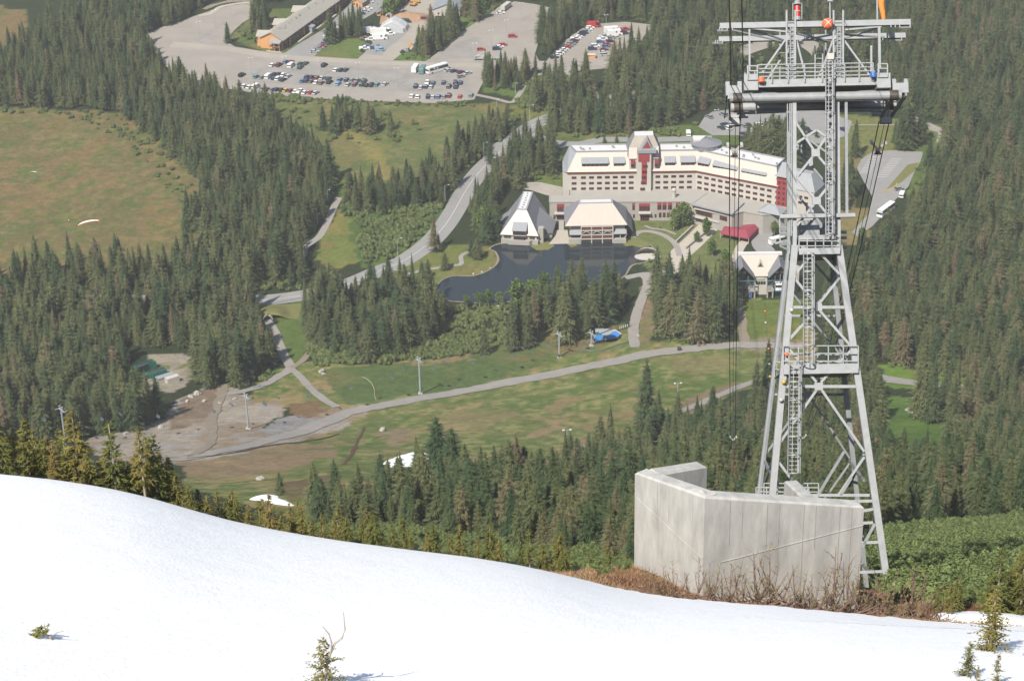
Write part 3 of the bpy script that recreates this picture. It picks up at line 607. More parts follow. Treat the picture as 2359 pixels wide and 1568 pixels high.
# single spruces that stand out: foot (picture), height
for x, y, h in [(525, 100, 12), (745, 300, 13), (850, 308, 17), (768, 312, 16), (790, 300, 13), (900, 300, 10), (1210, 338, 20), (1186, 372, 18), (1000, 582, 18), (1180, 810, 26), (1212, 800, 25), (1300, 792, 27), (1325, 780, 24), (1370, 760, 24), (1395, 745, 26), (1290, 742, 22),
                (1520, 752, 27), (1545, 770, 24), (1570, 782, 26), (1605, 792, 25), (1640, 785, 24), (1668, 765, 22), (1686, 735, 18), (1512, 690, 24), (1130, 380, 17), (1968, 362, 19), (2085, 342, 24), (2120, 330, 18), (2060, 330, 12), (1488, 985, 26), (1516, 992, 16), (1560, 985, 14), (1640, 972, 14),
                (1010, 1122, 26), (1044, 1126, 22), (1108, 1118, 15), (1190, 1118, 16), (1215, 1112, 12), (960, 1135, 16), (1405, 1030, 16), (880, 1160, 17), (830, 1170, 14), (775, 1180, 17), (728, 1190, 17), (645, 1140, 8), (2120, 960, 30), (2145, 975, 28), (2200, 930, 20), (2235, 935, 22), (2190, 1000, 22), (2176, 1100, 18),
                (1115, 815, 12), (1010, 580, 9), (1025, 622, 8), (985, 640, 7), (1100, 596, 10), (1085, 590, 9), (1120, 560, 16), (1145, 545, 17), (1748, 366, 22), (1776, 370, 24), (1805, 374, 23), (1735, 360, 17), (1740, 790 + 130, 16), (1766, 905, 22), (1420, 345, 8), (1450, 340, 9), (1392, 350, 9), (1957, 455, 20), (1946, 432, 18), (1940, 482, 16), (1722, 352, 15), (1742, 362, 18), (1760, 350, 17), (1772, 356, 20), (1790, 366, 22), (1798, 352, 18), (1815, 362, 20), (1828, 372, 21), (1836, 356, 17), (2070, 345, 20), (2098, 338, 22), (2112, 520, 19), (2098, 505, 16), (2126, 500, 22)]:
    q = G(x, y); T.append((q[0], q[1], q[2], h * (0.86 if (y > 1085 and x < 1300) else 1.12), 'single'))
rg = np.random.default_rng(4242)                                        # the hillside straight behind the snow crest, out of sight from here
for Yv in np.arange(124, 640, 8.0):
    for Xv in np.arange(-.34 * Yv, .30 * Yv, 8.0):
        X_, Y_ = Xv + rg.uniform(-3.5, 3.5), Yv + rg.uniform(-3.5, 3.5); z_ = float(terrain(X_, Y_)); h_ = float(np.clip(rg.normal(13, 2.5) * np.clip((Y_ - 90) / 330, .3, 1.1), 4, 20)); sx_, sy_, _ = project(X_, Y_, z_ + h_)
        if sy_ > np.interp(sx_, [l[0] for l in LIP], [l[1] for l in LIP]) + 8: T.append((X_, Y_, z_, h_, 'slope'))
TA = np.array([t[:4] for t in T]); zone = [t[4] for t in T]
# which of them show: a coarse painter's pass, far to near
bx, by, bd = project(TA[:, 0], TA[:, 1], TA[:, 2]); tx, ty, _ = project(TA[:, 0], TA[:, 1], TA[:, 2] + TA[:, 3])
KS = 0.4; IDB = np.full((int(1568 * KS), int(2358 * KS)), -1, int)
for i in np.argsort(-bd):
    x0, y0, x1, y1 = bx[i] * KS, by[i] * KS, tx[i] * KS, ty[i] * KS; rw = 0.17 * (y0 - y1)
    for yy in range(max(int(y1), 0), min(int(y0), IDB.shape[0] - 1) + 1):
        f = (yy - y1) / max(y0 - y1, 1); c = x1 + (x0 - x1) * f; a = max(int(c - rw * f), 0); bb = min(int(c + rw * f) + 1, IDB.shape[1])
        if bb > a: IDB[yy, a:bb] = i
lipy = np.interp(np.arange(IDB.shape[1]) / KS, [l[0] for l in LIP], [l[1] for l in LIP]) * KS
for xx in range(IDB.shape[1]): IDB[int(lipy[xx]):, xx] = -1
IDB[int(1085 * KS):, int(1460 * KS):int(1990 * KS)] = -1
cnt = np.bincount(IDB[IDB >= 0].ravel(), minlength=len(T))
order = np.argsort(-cnt); chosen = set(order[:290].tolist())
print('trees', len(T), 'visible', int((cnt > 0).sum()))
ZL = {'west': ('dark spruce in the forest between the bog and the gravel car park', 'spruces between the bog and the car park'),
      'southwest': ('dark spruce in the forest between the main road and the gravel clearing', 'spruces west of the culvert path'),
      'pond': ('tall spruce in the grove between the pond and the ski meadow', 'spruces south of the pond'),
      'terminal': ('tall spruce in the grove between the gravel footpath and the tram terminal', 'spruces beside the tram terminal'),
      'hotel': ('spruce growing beside or behind the big hotel', 'spruces around the hotel'),
      'road': ('spruce in the strip between the main road and the green bog meadow', 'spruces along the main road'),
      'lots': ('spruce standing between the parking lots and yards at the top', 'spruces between the parking lots'),
      'north': ('spruce in the wood between the hotel and the full car park', 'spruces north of the hotel'),
      'east': ('spruce in the wide forest to the right of the lift tower', 'spruces of the right hand forest'),
      'slope': ('spruce on the steep hillside between the concrete wall and the ski meadow', 'spruces on the steep hillside'),
      'single': ('tall spruce standing clear of its neighbours at the edge of a clearing', 'spruces standing clear')}
def single_label(i):
    x, y = bx[i], by[i]
    if y > 1085 and x < 1300: return 'spruce whose top stands out against the grass slope near the snow patch'
    if x > 2000 and y > 880: return 'tall narrow spruce in front of the small road on the right'
    if x > 1930 and 400 < y < 600: return 'spruce on the grass around the coach car park'
    if x > 1900 and y < 400: return 'broad spruce on the lawn above the coach car park'
    if 1470 < x < 1800 and y > 890: return 'spruce at the top of the hillside forest against the ski meadow'
    if 1500 <= x < 1700 and y > 600: return 'tall spruce at the edge of the grove left of the tram terminal'
    if 1100 < x < 1430 and y > 700: return 'tall spruce between the pond and the blue tarpaulin'
    if 1700 < x and y < 400: return 'spruce between the hotel roof and the hotel car park'
    if 1380 < x < 1500 and y < 400: return 'small spruce beside the drive behind the hotel'
    if 940 < x < 1160 and y > 500: return 'spruce on the lawn between the main road and the pond'
    if x < 560: return 'lone small spruce at the edge of the empty gravel loop'
    if y < 400: return 'spruce standing on the bog meadow below the long car park'
    return 'spruce standing clear at the edge of the ski meadow'
protos = {}; rest = []
for i, t in enumerate(T):
    vi = int(_h(np.float64(i), np.float64(3), 1) * 6) % 6; rz = float(_h(np.float64(i), np.float64(7), 2)) * 6.283; s = t[3] / 20.0
    wz = s * (1.0 + 0.35 * (float(_h(np.float64(i), np.float64(9), 5)) - 0.4)) * (1.12 if t[3] < 12 else 1.0)
    if i in chosen:
        lb, gp = ZL[t[4]]
        if t[4] == 'single': lb = single_label(i)
        e = make_tree('spruce_tree', SPR[vi][0], SPR[vi][1], lb, 'tree', gp, t[:3], rz, (wz, wz, s))
        protos.setdefault(vi, e)
    else: rest.append((t[0], t[1], t[2], rz, wz, s, vi))
def gn_stuff(name, pts, sources, label, cat):
    """one object: copies of whole plants standing on the listed points"""
    me = bpy.data.meshes.new(name); A = np.array(pts, float)
    me.vertices.add(len(A)); me.vertices.foreach_set('co', A[:, :3].ravel().astype(np.float32))
    def at(n, ty, d):
        a = me.attributes.new(n, ty, 'POINT'); a.data.foreach_set('value' if ty != 'FLOAT_VECTOR' else 'vector', d)
    z = np.zeros(len(A)); at('rot', 'FLOAT_VECTOR', np.stack([z, z, A[:, 3]], 1).ravel().astype(np.float32)); at('scl', 'FLOAT_VECTOR', np.stack([A[:, 4], A[:, 4], A[:, 5]], 1).ravel().astype(np.float32))
    at('idx', 'INT', A[:, 6].astype(np.int32))
    o = bpy.data.objects.new(name, me); COL.objects.link(o); tag(o, label, cat, None, 'stuff')
    g = bpy.data.node_groups.new(name, 'GeometryNodeTree'); g.interface.new_socket('Geometry', in_out='INPUT', socket_type='NodeSocketGeometry'); g.interface.new_socket('Geometry', in_out='OUTPUT', socket_type='NodeSocketGeometry')
    N = g.nodes; L = g.links; gi = N.new('NodeGroupInput'); go = N.new('NodeGroupOutput'); ip = N.new('GeometryNodeInstanceOnPoints'); jn = N.new('GeometryNodeJoinGeometry')
    for grp in reversed(sources):
        j = N.new('GeometryNodeJoinGeometry')
        for so in grp:
            oi = N.new('GeometryNodeObjectInfo'); oi.inputs['Object'].default_value = so; oi.transform_space = 'ORIGINAL'; L.new(oi.outputs['Geometry'], j.inputs[0])
        gt = N.new('GeometryNodeGeometryToInstance'); L.new(j.outputs[0], gt.inputs[0]); L.new(gt.outputs[0], jn.inputs[0])
    def na(n, dt):
        q = N.new('GeometryNodeInputNamedAttribute'); q.data_type = dt; q.inputs['Name'].default_value = n; return next(s for s in q.outputs if s.enabled and s.name == 'Attribute')
    L.new(gi.outputs[0], ip.inputs['Points']); L.new(jn.outputs[0], ip.inputs['Instance']); ip.inputs['Pick Instance'].default_value = True
    L.new(na('idx', 'INT'), ip.inputs['Instance Index']); L.new(na('scl', 'FLOAT_VECTOR'), ip.inputs['Scale'])
    er = N.new('FunctionNodeEulerToRotation'); L.new(na('rot', 'FLOAT_VECTOR'), er.inputs[0]); L.new(er.outputs[0], ip.inputs['Rotation'])
    L.new(ip.outputs[0], go.inputs[0]); md_ = o.modifiers.new('scatter', 'NODES'); md_.node_group = g
    return o
def kids(e): return [c for c in e.children]
gn_stuff('spruce_forest', rest, [kids(protos[v]) for v in range(6)], 'mass of dark spruce forest over the valley floor and hillside', 'forest')

# ---- hemlocks behind the crest of the snow
def fir_mesh(name, seed, H, Rm, levels, m, z0=0.06, pw=0.7, sparse=0.15, droop=0.25, top=0.2, sp=0.26):
    rnd = random.Random(seed); b = MB()
    for i in range(levels):
        u = (i + rnd.random()) / levels; z = H * (z0 + (0.97 - z0) * u); prof = (1 - u) ** pw * (0.72 + 0.28 * min(u / 0.18, 1))
        for k in range(int(4 + 3 * (1 - u))):
            if rnd.random() < sparse * (1 - .5 * u): continue
            a = rnd.random() * 6.283; L = (Rm * prof + top * (1 - u * .5)) * rnd.uniform(0.5, 1.15); ca, sa = math.cos(a), math.sin(a); d = droop * rnd.uniform(.3, 1.6) * (1 - 1.3 * u); n = max(3, int(L / 0.11)); side = rnd.uniform(-.25, .25)
            for j in range(n):
                s = (j + rnd.random()) / n * 0.95 + 0.05; r = L * s; p = np.array([ca * r - sa * side * r * s, sa * r + ca * side * r * s, z - d * r * s + 0.06 * L * s])
                for q in range(2):
                    fw = rnd.uniform(.2, 1.0); sd_ = rnd.uniform(-1, 1) * (1.25 - s); l = sp * rnd.uniform(.6, 1.3) * (0.75 + 0.5 * (1 - s)); t = np.array([ca * fw - sa * sd_, sa * fw + ca * sd_, rnd.uniform(-.4, .15)]); t *= l / np.linalg.norm(t)
                    w = np.cross(t, [rnd.uniform(-.5, .5), rnd.uniform(-.5, .5), 1]); w *= l * 0.24 / (np.linalg.norm(w) + 1e-6); b.add([p - w, p + w, p + t], [(0, 1, 2)])
    for j in range(14): z = H * rnd.uniform(.93, 1.02); a = rnd.random() * 6.283; b.add([(0, 0, z), (.05, .05, z), (.2 * math.cos(a), .2 * math.sin(a), z + rnd.uniform(.02, .15))], [(0, 1, 2)])
    me_o = b.build(name, m, local=True); me = me_o.data; bpy.data.objects.remove(me_o); return me
HEM = []
for i in range(5):
    H = 6.0; HEM.append((fir_mesh('hemlock_crown', 300 + i, H, [1.5, 1.25, 1.75, 1.3, 1.1][i], [40, 36, 42, 30, 26][i], F_HEM, z0=[0.03, 0.06, 0.03, 0.16, 0.25][i], pw=[0.62, 0.7, 0.6, 0.5, 0.42][i], sparse=[0.15, 0.25, 0.12, 0.35, 0.42][i], droop=[.3, .22, .35, .2, .25][i]), trunk_mesh('hemlock_trunk', H * 0.96, [0.12, 0.11, 0.12, 0.12, 0.10][i], m_pbark, bend=0.04, seed=i)))
def lip_place(x, dy, y_top):
    """ground point dy metres behind the crest in picture column x, and the height that reaches y_top"""
    lyy = np.interp(x, [l[0] for l in LIP], [l[1] for l in LIP]); d = ray(x, lyy); t = d[0] / d[1]; Yl_, _t = lip(np.array(t)); Y = float(Yl_) + dy
    X = t * Y; z = float(terrain(X, Y)); d2 = ray(x, y_top); return (X, Y, z), (CAM_Z + d2[2] / d2[1] * Y) - z
hl = [(8, 4, 965, 0), (40, 5, 985, 3), (70, 7, 962, 0), (105, 6, 1010, 2), (130, 4, 1020, 1), (158, 8, 1000, 3), (185, 7, 945, 0), (210, 6, 1040, 2), (150, 10, 985, 1), (268, 6, 968, 1), (250, 10, 1030, 0), (300, 7, 1070, 2), (335, 6, 985, 4), (365, 7, 996, 3), (350, 9, 1005, 2), (395, 8, 1050, 0), (320, 11, 1040, 2), (-30, 7, 980, 0), (25, 10, 1000, 2), (232, 9, 1060, 1),
      (90, 10, 990, 1), (410, 7, 1085, 2), (380, 12, 1040, 0), (285, 9, 1050, 3), (440, 6, 1115, 2), (120, 9, 1005, 2)]
hem0 = None
for k, (x, dy, yt, vi) in enumerate(hl):
    loc, h = lip_place(x, dy, yt)
    make_tree('hemlock_tree', HEM[vi][0], HEM[vi][1], 'sunlit yellow green hemlock just behind the snow crest, in the tall left group', 'tree', 'tall hemlocks behind the snow', loc, k * 2.4, (h / 6 * (1.0 if vi < 3 else 0.8),) * 2 + (h / 6,))
hl2 = [(460, 12, 1125), (480, 8, 1140), (505, 12, 1128), (525, 9, 1150), (548, 14, 1140), (575, 9, 1160), (600, 12, 1150), (625, 8, 1135), (650, 12, 1165), (672, 10, 1158), (700, 14, 1160), (722, 9, 1190), (745, 14, 1180), (770, 10, 1195), (800, 12, 1190), (835, 12, 1195), (865, 9, 1182), (690, 20, 1150), (540, 22, 1130), (610, 22, 1145), (905, 14, 1205), (945, 14, 1215), (985, 12, 1225), (1040, 14, 1225),
       (1060, 20, 1205), (1100, 14, 1235), (1150, 16, 1240), (1200, 16, 1245), (1000, 24, 1205), (1250, 18, 1250), (1300, 18, 1258), (1130, 26, 1210), (1220, 28, 1215), (1290, 30, 1225), (1360, 24, 1260), (1400, 30, 1255), (1440, 22, 1275), (780, 24, 1165), (850, 24, 1170), (930, 26, 1185)]
for k, (x, dy, yt) in enumerate(hl2):
    loc, h = lip_place(x, dy, yt); vi = (k * 7 + k // 3) % 5; h = max(h, 1.5)
    make_tree('hemlock_sapling', HEM[vi][0], HEM[vi][1], 'short yellow green hemlock along the brown edge behind the snow crest', 'tree', 'short hemlocks along the snow edge', loc, k * 1.9, (h / 6 * (1.05 if vi < 3 else 0.85),) * 2 + (h / 6,))
for k, (x, dy, yt, vi, lb) in enumerate([(2290, 12, 1262, 1, 'left of two yellow green hemlocks at the right edge behind the snow'), (2345, 11, 1278, 3, 'bare stemmed hemlock at the right edge of the picture'), (2380, 13, 1285, 0, 'yellow green hemlock cut off by the right edge'),
                                         (2182, 9, 1340, 4, 'thin pale trunked sapling in the brown grass right of the tower foot'), (2200, 13, 1330, 2, 'dark green sapling in front of the alder thicket'), (2155, 14, 1345, 1, 'small sapling at the alder thicket edge, right of the tower'), (2320, 15, 1300, 2, 'dense hemlock behind the two right edge hemlocks'), (2338, 13, 1272, 0, 'tall golden hemlock second from the right edge'), (2270, 14, 1330, 2, 'low bushy hemlock left of the right edge group')]):
    loc, h = lip_place(x, dy, yt); make_tree('hemlock_tree', HEM[vi][0], HEM[vi][1], lb, 'tree', None, loc, k * 2.1, (h / 6,) * 3)
# small trees growing out of the snow
SAP = (fir_mesh('sapling_crown', 401, 3.0, 0.9, 34, F_HEM, z0=0.06, pw=0.75, sparse=0.2, droop=0.35, top=.1, sp=.15), trunk_mesh('sapling_trunk', 2.9, 0.07, m_pbark, bend=0.03, seed=3))
SAP2 = (fir_mesh('sapling_crown', 407, 3.0, 0.8, 20, F_HEM, z0=0.03, pw=0.8, sparse=0.25, droop=0.4, top=.1, sp=.16), trunk_mesh('sapling_trunk', 2.9, 0.06, m_pbark, bend=0.03, seed=5))
for k, (x, y, yt, mm, lb) in enumerate([(2278, 1512, 1352, SAP, 'tallest sapling on the snow at bottom right, with pale trunk'), (2226, 1572, 1480, SAP, 'narrow sapling on the snow below the tallest one, on its left'), (2292, 1590, 1508, SAP2, 'sapling at the bottom edge under the tallest snow sapling'),
                                        (2248, 1590, 1535, SAP2, 'lowest dark sapling between the two bottom edge saplings'), (2362, 1520, 1478, SAP2, 'sapling cut off by the right edge on the snow')]):
    q = G(x, y); d2 = ray(x, yt); h = CAM_Z + d2[2] / d2[1] * q[1] - q[2]
    make_tree('snow_sapling', mm[0], mm[1], lb, 'sapling', None, q, k * 1.7, (h / 3,) * 3)
# two-leadered sapling with bare tips, and the bent one half buried at the left
q = G(738, 1600); e = thing('snow_sapling', q, 'sapling with two bare crooked tips at the bottom edge of the snow', 'sapling')
k_ = 0.021
b = MB(); b.tube([(0, 0, -0.3), (0.3, 0, 1.0), (0.45, 0.05, 1.7), (0.75, 0.1, 2.35), (1.05, 0.1, 2.6), (1.2, 0.1, 3.0), (1.18, 0.12, 3.9)], [0.09, 0.08, 0.06, 0.05, 0.04, 0.03, 0.012], 7)
b.tube([(0.55, 0.05, 1.9), (0.62, 0, 2.4), (0.55, -0.05, 2.9), (0.3, -0.05, 3.3)], [0.04, 0.035, 0.03, 0.012], 6)
b.build('trunk', m_pbark, e, local=True)
o = bpy.data.objects.new('crown', fir_mesh('sapling_crown', 411, 2.6, 0.95, 24, F_HEM, z0=0.02, pw=0.4, sparse=0.1, droop=0.3, top=.12, sp=.15)); COL.objects.link(o); o.parent = e; o.location = (0.25, 0, 0)
e.scale = (0.9,) * 3
q = G(98, 1487); e = thing('snow_sapling', q, 'bent green branch poking out of the snow at bottom left', 'sapling')
b = MB(); b.tube([(0.5, 0, -0.1), (0.3, 0, 0.35), (-0.1, 0, 0.6), (-0.6, 0, 0.15)], [0.04, 0.035, 0.03, 0.015], 6); b.tube([(0.3, 0, 0.3), (0.6, 0, 0.5), (0.85, 0.1, 0.5)], [0.02, 0.018, 0.01], 5); b.build('trunk', m_pbark, e, local=True)
b = MB(); rn = random.Random(5)
for i in range(130):
    t = rn.random(); c = np.array([0.35 - 1.1 * t, rn.uniform(-0.2, 0.2), 0.75 - 0.7 * t ** 1.5 + rn.uniform(-0.18, 0.1)]); d = np.array([rn.uniform(-0.3, -0.1), rn.uniform(-0.1, 0.1), rn.uniform(-0.3, 0.05)]); s_ = np.array([rn.uniform(-.07, .07), rn.uniform(-.07, .07), rn.uniform(-.05, .05)])
    b.add([c - s_, c + s_, c + d], [(0, 1, 2)])
b.build('crown', F_HEM, e, local=True)
q = G(632, 1578); make_tree('snow_sapling', SAP2[0], SAP2[1], 'tip of a buried sapling at the bottom edge of the snow', 'sapling', None, (q[0], q[1], q[2] - 0.75), 0.4, (0.32,) * 3)

# ---- broadleaf trees
def leafy(name, seed, H, Rm, m, n=900, ls=0.45, zc=0.62, zr=0.38):
    rnd = random.Random(seed); b = MB(); cl = [(rnd.gauss(0, 0.42) * Rm, rnd.gauss(0, 0.42) * Rm, H * (zc + rnd.uniform(-1, 1) * zr)) for _ in range(26)]
    for i in range(n):
        c = rnd.choice(cl); k = Rm * 0.30
        p = np.array([c[0] + rnd.gauss(0, k), c[1] + rnd.gauss(0, k), c[2] + rnd.gauss(0, k * 1.1)]); f = max(1 - max((p[2] / H - zc) / 0.42, 0) ** 2, 0.15); p[:2] *= f
        if p[2] < 0.15 * H or p[2] > H * 1.02: continue
        a = np.array([rnd.gauss(0, 1), rnd.gauss(0, 1), rnd.gauss(0, 0.6)]); a /= np.linalg.norm(a); q_ = np.cross(a, [rnd.gauss(0, 1), rnd.gauss(0, 1), rnd.gauss(0, 1)]); q_ /= np.linalg.norm(q_); s = ls * rnd.uniform(0.6, 1.4)
        b.add([p - a * s - q_ * s * .5, p + a * s * .2 - q_ * s, p + a * s + q_ * s * .3, p - a * s * .1 + q_ * s], [(0, 1, 2, 3)])
    o = b.build(name, m, local=True); me = o.data; bpy.data.objects.remove(o)
    t = MB(); t.tube([(0, 0, -0.3), (0.1, 0, H * 0.3), (0.25, 0.1, H * 0.6), (0.2, 0, H * 0.92)], [0.02 * H, 0.016 * H, 0.011 * H, 0.003 * H], 7)
    for i in range(7):
        a = i * 2.4; z = H * (0.3 + 0.08 * i); t.tube([(0.15, 0.03, z), (0.15 + 0.5 * Rm * math.cos(a), 0.5 * Rm * math.sin(a), z + 0.12 * H), (0.15 + 0.8 * Rm * math.cos(a), 0.8 * Rm * math.sin(a), z + 0.2 * H)], [0.007 * H, 0.005 * H, 0.002 * H], 5)
    o = t.build(name + '_trunk', m_wbark, local=True); tm = o.data; bpy.data.objects.remove(o); return me, tm
LEAF = [leafy('birch_crown', 50 + i, 12.0, [2.6, 3.2, 2.2][i], F_BIR, 1300, 0.36, 0.6, 0.36) for i in range(3)]
for k, (x, y, h, lb, gp) in enumerate([(1551, 530, 11, 'birch by the hotel garden, left of two side by side', None), (1572, 524, 13, 'taller birch against the hotel podium wall', None), (1626, 545, 10, 'birch beside the plaza steps below the hotel strip window', None), (1605, 560, 6, 'small birch in the middle of the plaza edge', None), (1792, 520, 8, 'light birch beside the red tent and the hotel corner', None), (1783, 540, 7, 'bushy birch above the white bus', None),
                                       (1190, 712, 15, 'pale green birch with a crooked white trunk at the pond edge', None), (1225, 700, 12, 'pale green birch right of the crooked trunked one', None), (1252, 690, 14, 'slim light birch standing against the pond water', None), (1325, 690, 11, 'slim birch at the pond edge between two tall spruces', None),
                                       (1105, 705, 7, 'young birch at the lower pond bank', 'young birches on the pond bank'), (1125, 702, 8, 'young birch at the lower pond bank', 'young birches on the pond bank'), (1075, 705, 6, 'young birch at the lower pond bank', 'young birches on the pond bank'), (1150, 700, 6, 'young birch at the lower pond bank', 'young birches on the pond bank'),
                                       (1115, 540, 15, 'broad light green tree between the road bend and the hotel pavilion', None), (1100, 520, 12, 'light green tree right beside the main road', None), (905, 40, 15, 'broad green tree above the work yard soil heap', None), (1110, 45, 13, 'leafy green tree right of the grey metal roof', None), (1640, 590, 9, 'light tree among spruces below the plaza', None), (1670, 610, 8, 'light leafy tree beside the curved service road', None),
                                       (590, 105, 8, 'leafy thicket tree beside the brown building end', None), (615, 104, 8, 'leafy tree nearest the orange gable wall', None), (1750, 310, 5, 'small tree on a car park island', None), (1880, 320, 5, 'round tree on the yellow kerbed car park island', None), (1985, 560, 8, 'leafy tree left of the coach', None)]):
    q = G(x, y); me, tm = LEAF[k % 3]; make_tree('birch_tree', me, tm, lb, 'tree', gp, q, k * 1.3, (h / 12 * 1.05, h / 12 * 1.05, h / 12))
# dead trunks and fallen branch
for k, (x, y, h, lb) in enumerate([(492, 865, 14, 'bare dead trunk in front of the forest above the gravel clearing'), (478, 870, 9, 'short bare snag beside the taller dead trunk'), (120, 985, 12, 'leaning dead trunk left of the lift pylon in the forest'), (15, 760, 12, 'dead grey trunk at the left edge of the forest')]):
    q = G(x, y); b = MB(); b.tube([(0, 0, -0.3), (-0.4, 0, h * 0.5), (-1.0, 0.2, h)], [0.3, 0.22, 0.06], 7)
    for i in range(6): a = i * 2.1; z = h * (0.4 + 0.09 * i); b.tube([(-0.06 * z, 0, z), (-0.06 * z + 1.4 * math.cos(a), 1.4 * math.sin(a), z + 0.4)], [0.07, 0.02], 5)
    o = b.build('dead_tree', m_wbark, local=True); o.location = q; tag(o, lb, 'dead tree')

# ---- bushes: one shown singly is the source of the thickets
def bush(name, seed, m, n=1700, Rm=1.6, H=1.35, ls=0.13):
    rnd = random.Random(seed); b = MB()
    lob = [(rnd.uniform(-.6, .6) * Rm, rnd.uniform(-.6, .6) * Rm, rnd.uniform(0.35, 0.75) * H) for _ in range(7)]
    for i in range(n):
        c = rnd.choice(lob); d = np.array([rnd.gauss(0, 1), rnd.gauss(0, 1), rnd.gauss(0, 1)]); d /= np.linalg.norm(d); p = np.array(c) + d * rnd.uniform(0.55, 1.0) * Rm * 0.42
        if p[2] < 0.02: continue
        a = np.cross(d, [rnd.gauss(0, 1), rnd.gauss(0, 1), rnd.gauss(0, 1)]); a /= np.linalg.norm(a); q_ = np.cross(d, a) + d * 0.5; s = ls * rnd.uniform(0.6, 1.4)
        b.add([p - a * s, p - q_ * s * .6, p + a * s, p + q_ * s * .7], [(0, 1, 2, 3)])
    return b.build(name, m, local=True)
BU = [bush('alder_bush', 70 + i, F_ALD) for i in range(3)]
for o, (x, y, lb) in zip(BU, [(2100, 1380, 'green alder bush nearest the tower foot at the edge of the thicket'), (725, 822, 'round alder bush at the left end of the meadow edge thicket'), (1000, 812, 'light alder bush at the right end of the meadow edge thicket')]):
    o.location = G(x, y); tag(o, lb, 'bush'); o.scale = (1.2,) * 3
TH = []
for k, (poly, sp, s0, s1) in enumerate([([(2020, 1228), (2150, 1216), (2360, 1194), (2600, 1180), (2600, 1420), (2360, 1420), (2210, 1396), (2080, 1378), (1980, 1330)], 1.35, 0.75, 0.95), ([(2030, 925), (2110, 925), (2185, 965), (2185, 1055), (2090, 1062), (2025, 1000)], 2.6, 0.9, 1.7),
                                       ([(715, 800), (960, 800), (1090, 790), (1100, 812), (960, 832), (740, 845), (712, 830)], 3.0, 1.0, 1.8), ([(1020, 705), (1170, 705), (1165, 790), (1040, 800), (1000, 780)], 3.6, 0.9, 1.7), ([(800, 480), (1050, 470), (1020, 520), (960, 585), (900, 615), (835, 612), (840, 550)], 3.6, 0.9, 1.9),
                                       ([(540, 600), (700, 640), (690, 668), (600, 670), (530, 650)], 4.0, 0.9, 1.6), ([(1010, 395), (1090, 330), (1160, 280), (1190, 260), (1190, 300), (1080, 400)], 5.0, 0.9, 1.5), ([(560, 218), (760, 228), (1090, 238), (1090, 248), (760, 242), (620, 232)], 3.6, 0.6, 1.3), ([(280, 270), (420, 330), (470, 420), (440, 480), (380, 460), (360, 400), (290, 330)], 6.5, 0.6, 1.2),
                                       ([(640, 240), (900, 260), (1000, 300), (900, 330), (760, 330)], 9.0, 0.7, 1.3), ([(1200, 180), (1290, 175), (1350, 200), (1350, 240), (1230, 260), (1190, 240)], 5.0, 0.8, 1.5), ([(1290, 372), (1300, 430), (1200, 428), (1220, 400)], 5.0, 0.8, 1.4), ([(1240, 300), (1690, 285), (1690, 318), (1300, 328)], 7.0, 0.7, 1.4),
                                       ([(540, 76), (600, 100), (660, 110), (700, 90), (640, 60), (570, 70)], 3.6, 0.8, 1.5), ([(900, 126), (1000, 122), (1000, 138), (905, 138)], 4.0, 0.6, 1.0), ([(1056, 90), (1140, 20), (1120, 10), (1050, 60)], 4.6, 0.8, 1.3), ([(2100, 290), (2250, 300), (2230, 540), (2110, 540)], 6.0, 0.8, 1.5),
                                       ([(1680, 130), (1800, 120), (1880, 180), (1800, 230), (1690, 220)], 6.0, 0.8, 1.4), ([(600, 900), (640, 850), (640, 800), (618, 750), (605, 860)], 4.0, 0.7, 1.3), ([(1500, 780), (1590, 795), (1660, 785), (1640, 770), (1520, 760)], 3.6, 0.5, 1.0), ([(1470, 590), (1500, 575), (1500, 610), (1465, 612)], 3.0, 0.4, 0.9),
                                       ([(2030, 850), (2280, 880), (2280, 872), (2040, 835)], 4.0, 0.7, 1.2), ([(0, 252), (270, 262), (360, 340), (300, 330), (130, 262), (0, 262)], 6.0, 0.6, 1.1), ([(690, 1198), (900, 1212), (1100, 1222), (1300, 1262), (1460, 1285), (1460, 1325), (1200, 1296), (900, 1255), (700, 1222)], 2.6, 0.4, 0.7), ([(1720, 540), (1750, 590), (1700, 640), (1650, 620), (1640, 590)], 4.0, 0.5, 1.0)]):
    p = scatter_px(poly, sp, 1500 + k); rg = np.random.default_rng(1700 + k)
    for q in p:
        s = rg.uniform(s0, s1) * ((0.55 + 0.9 * float(vnoise(q[0] / 9, q[1] / 9, 3))) if k else 0.95); TH.append((q[0], q[1], q[2], rg.random() * 6.28, s * 1.1, s * rg.uniform(0.85, 1.4), int(rg.integers(3))))
gn_stuff('alder_thicket', TH, [[o] for o in BU], 'low green alder thicket on the slopes and clearings', 'thicket')
print('bushes', len(TH))
# ---- brown dead stems along the snow edge, and bare shrubs at the wall
b = MB(); rg = np.random.default_rng(77)
for i in range(15000):
    x = rg.uniform(1230, 2358); lyy = np.interp(x, [l[0] for l in LIP], [l[1] for l in LIP]); d = ray(x, lyy); t = d[0] / d[1]; Y = float(lip(np.array(t))[0]) + 0.4 + rg.random() ** 1.3 * np.interp(x, [1230, 1400, 2050, 2358], [7, 18, 24, 14]); X = t * Y + rg.normal(0, .3)
    z = float(terrain(X, Y)); h = rg.uniform(0.10, 0.36) * np.interp(x, [1120, 1400, 2358], [0.8, 1, 1.1]); a = rg.uniform(0, 6.28); ln = h * rg.uniform(0.4, 1.8); w = 0.03
    p = np.array([X, Y, z - 0.05]); q_ = p + [math.cos(a) * ln, math.sin(a) * ln * 0.6, h]; s = np.array([w, 0, 0])
    b.add([p - s, p + s, q_], [(0, 1, 2)])
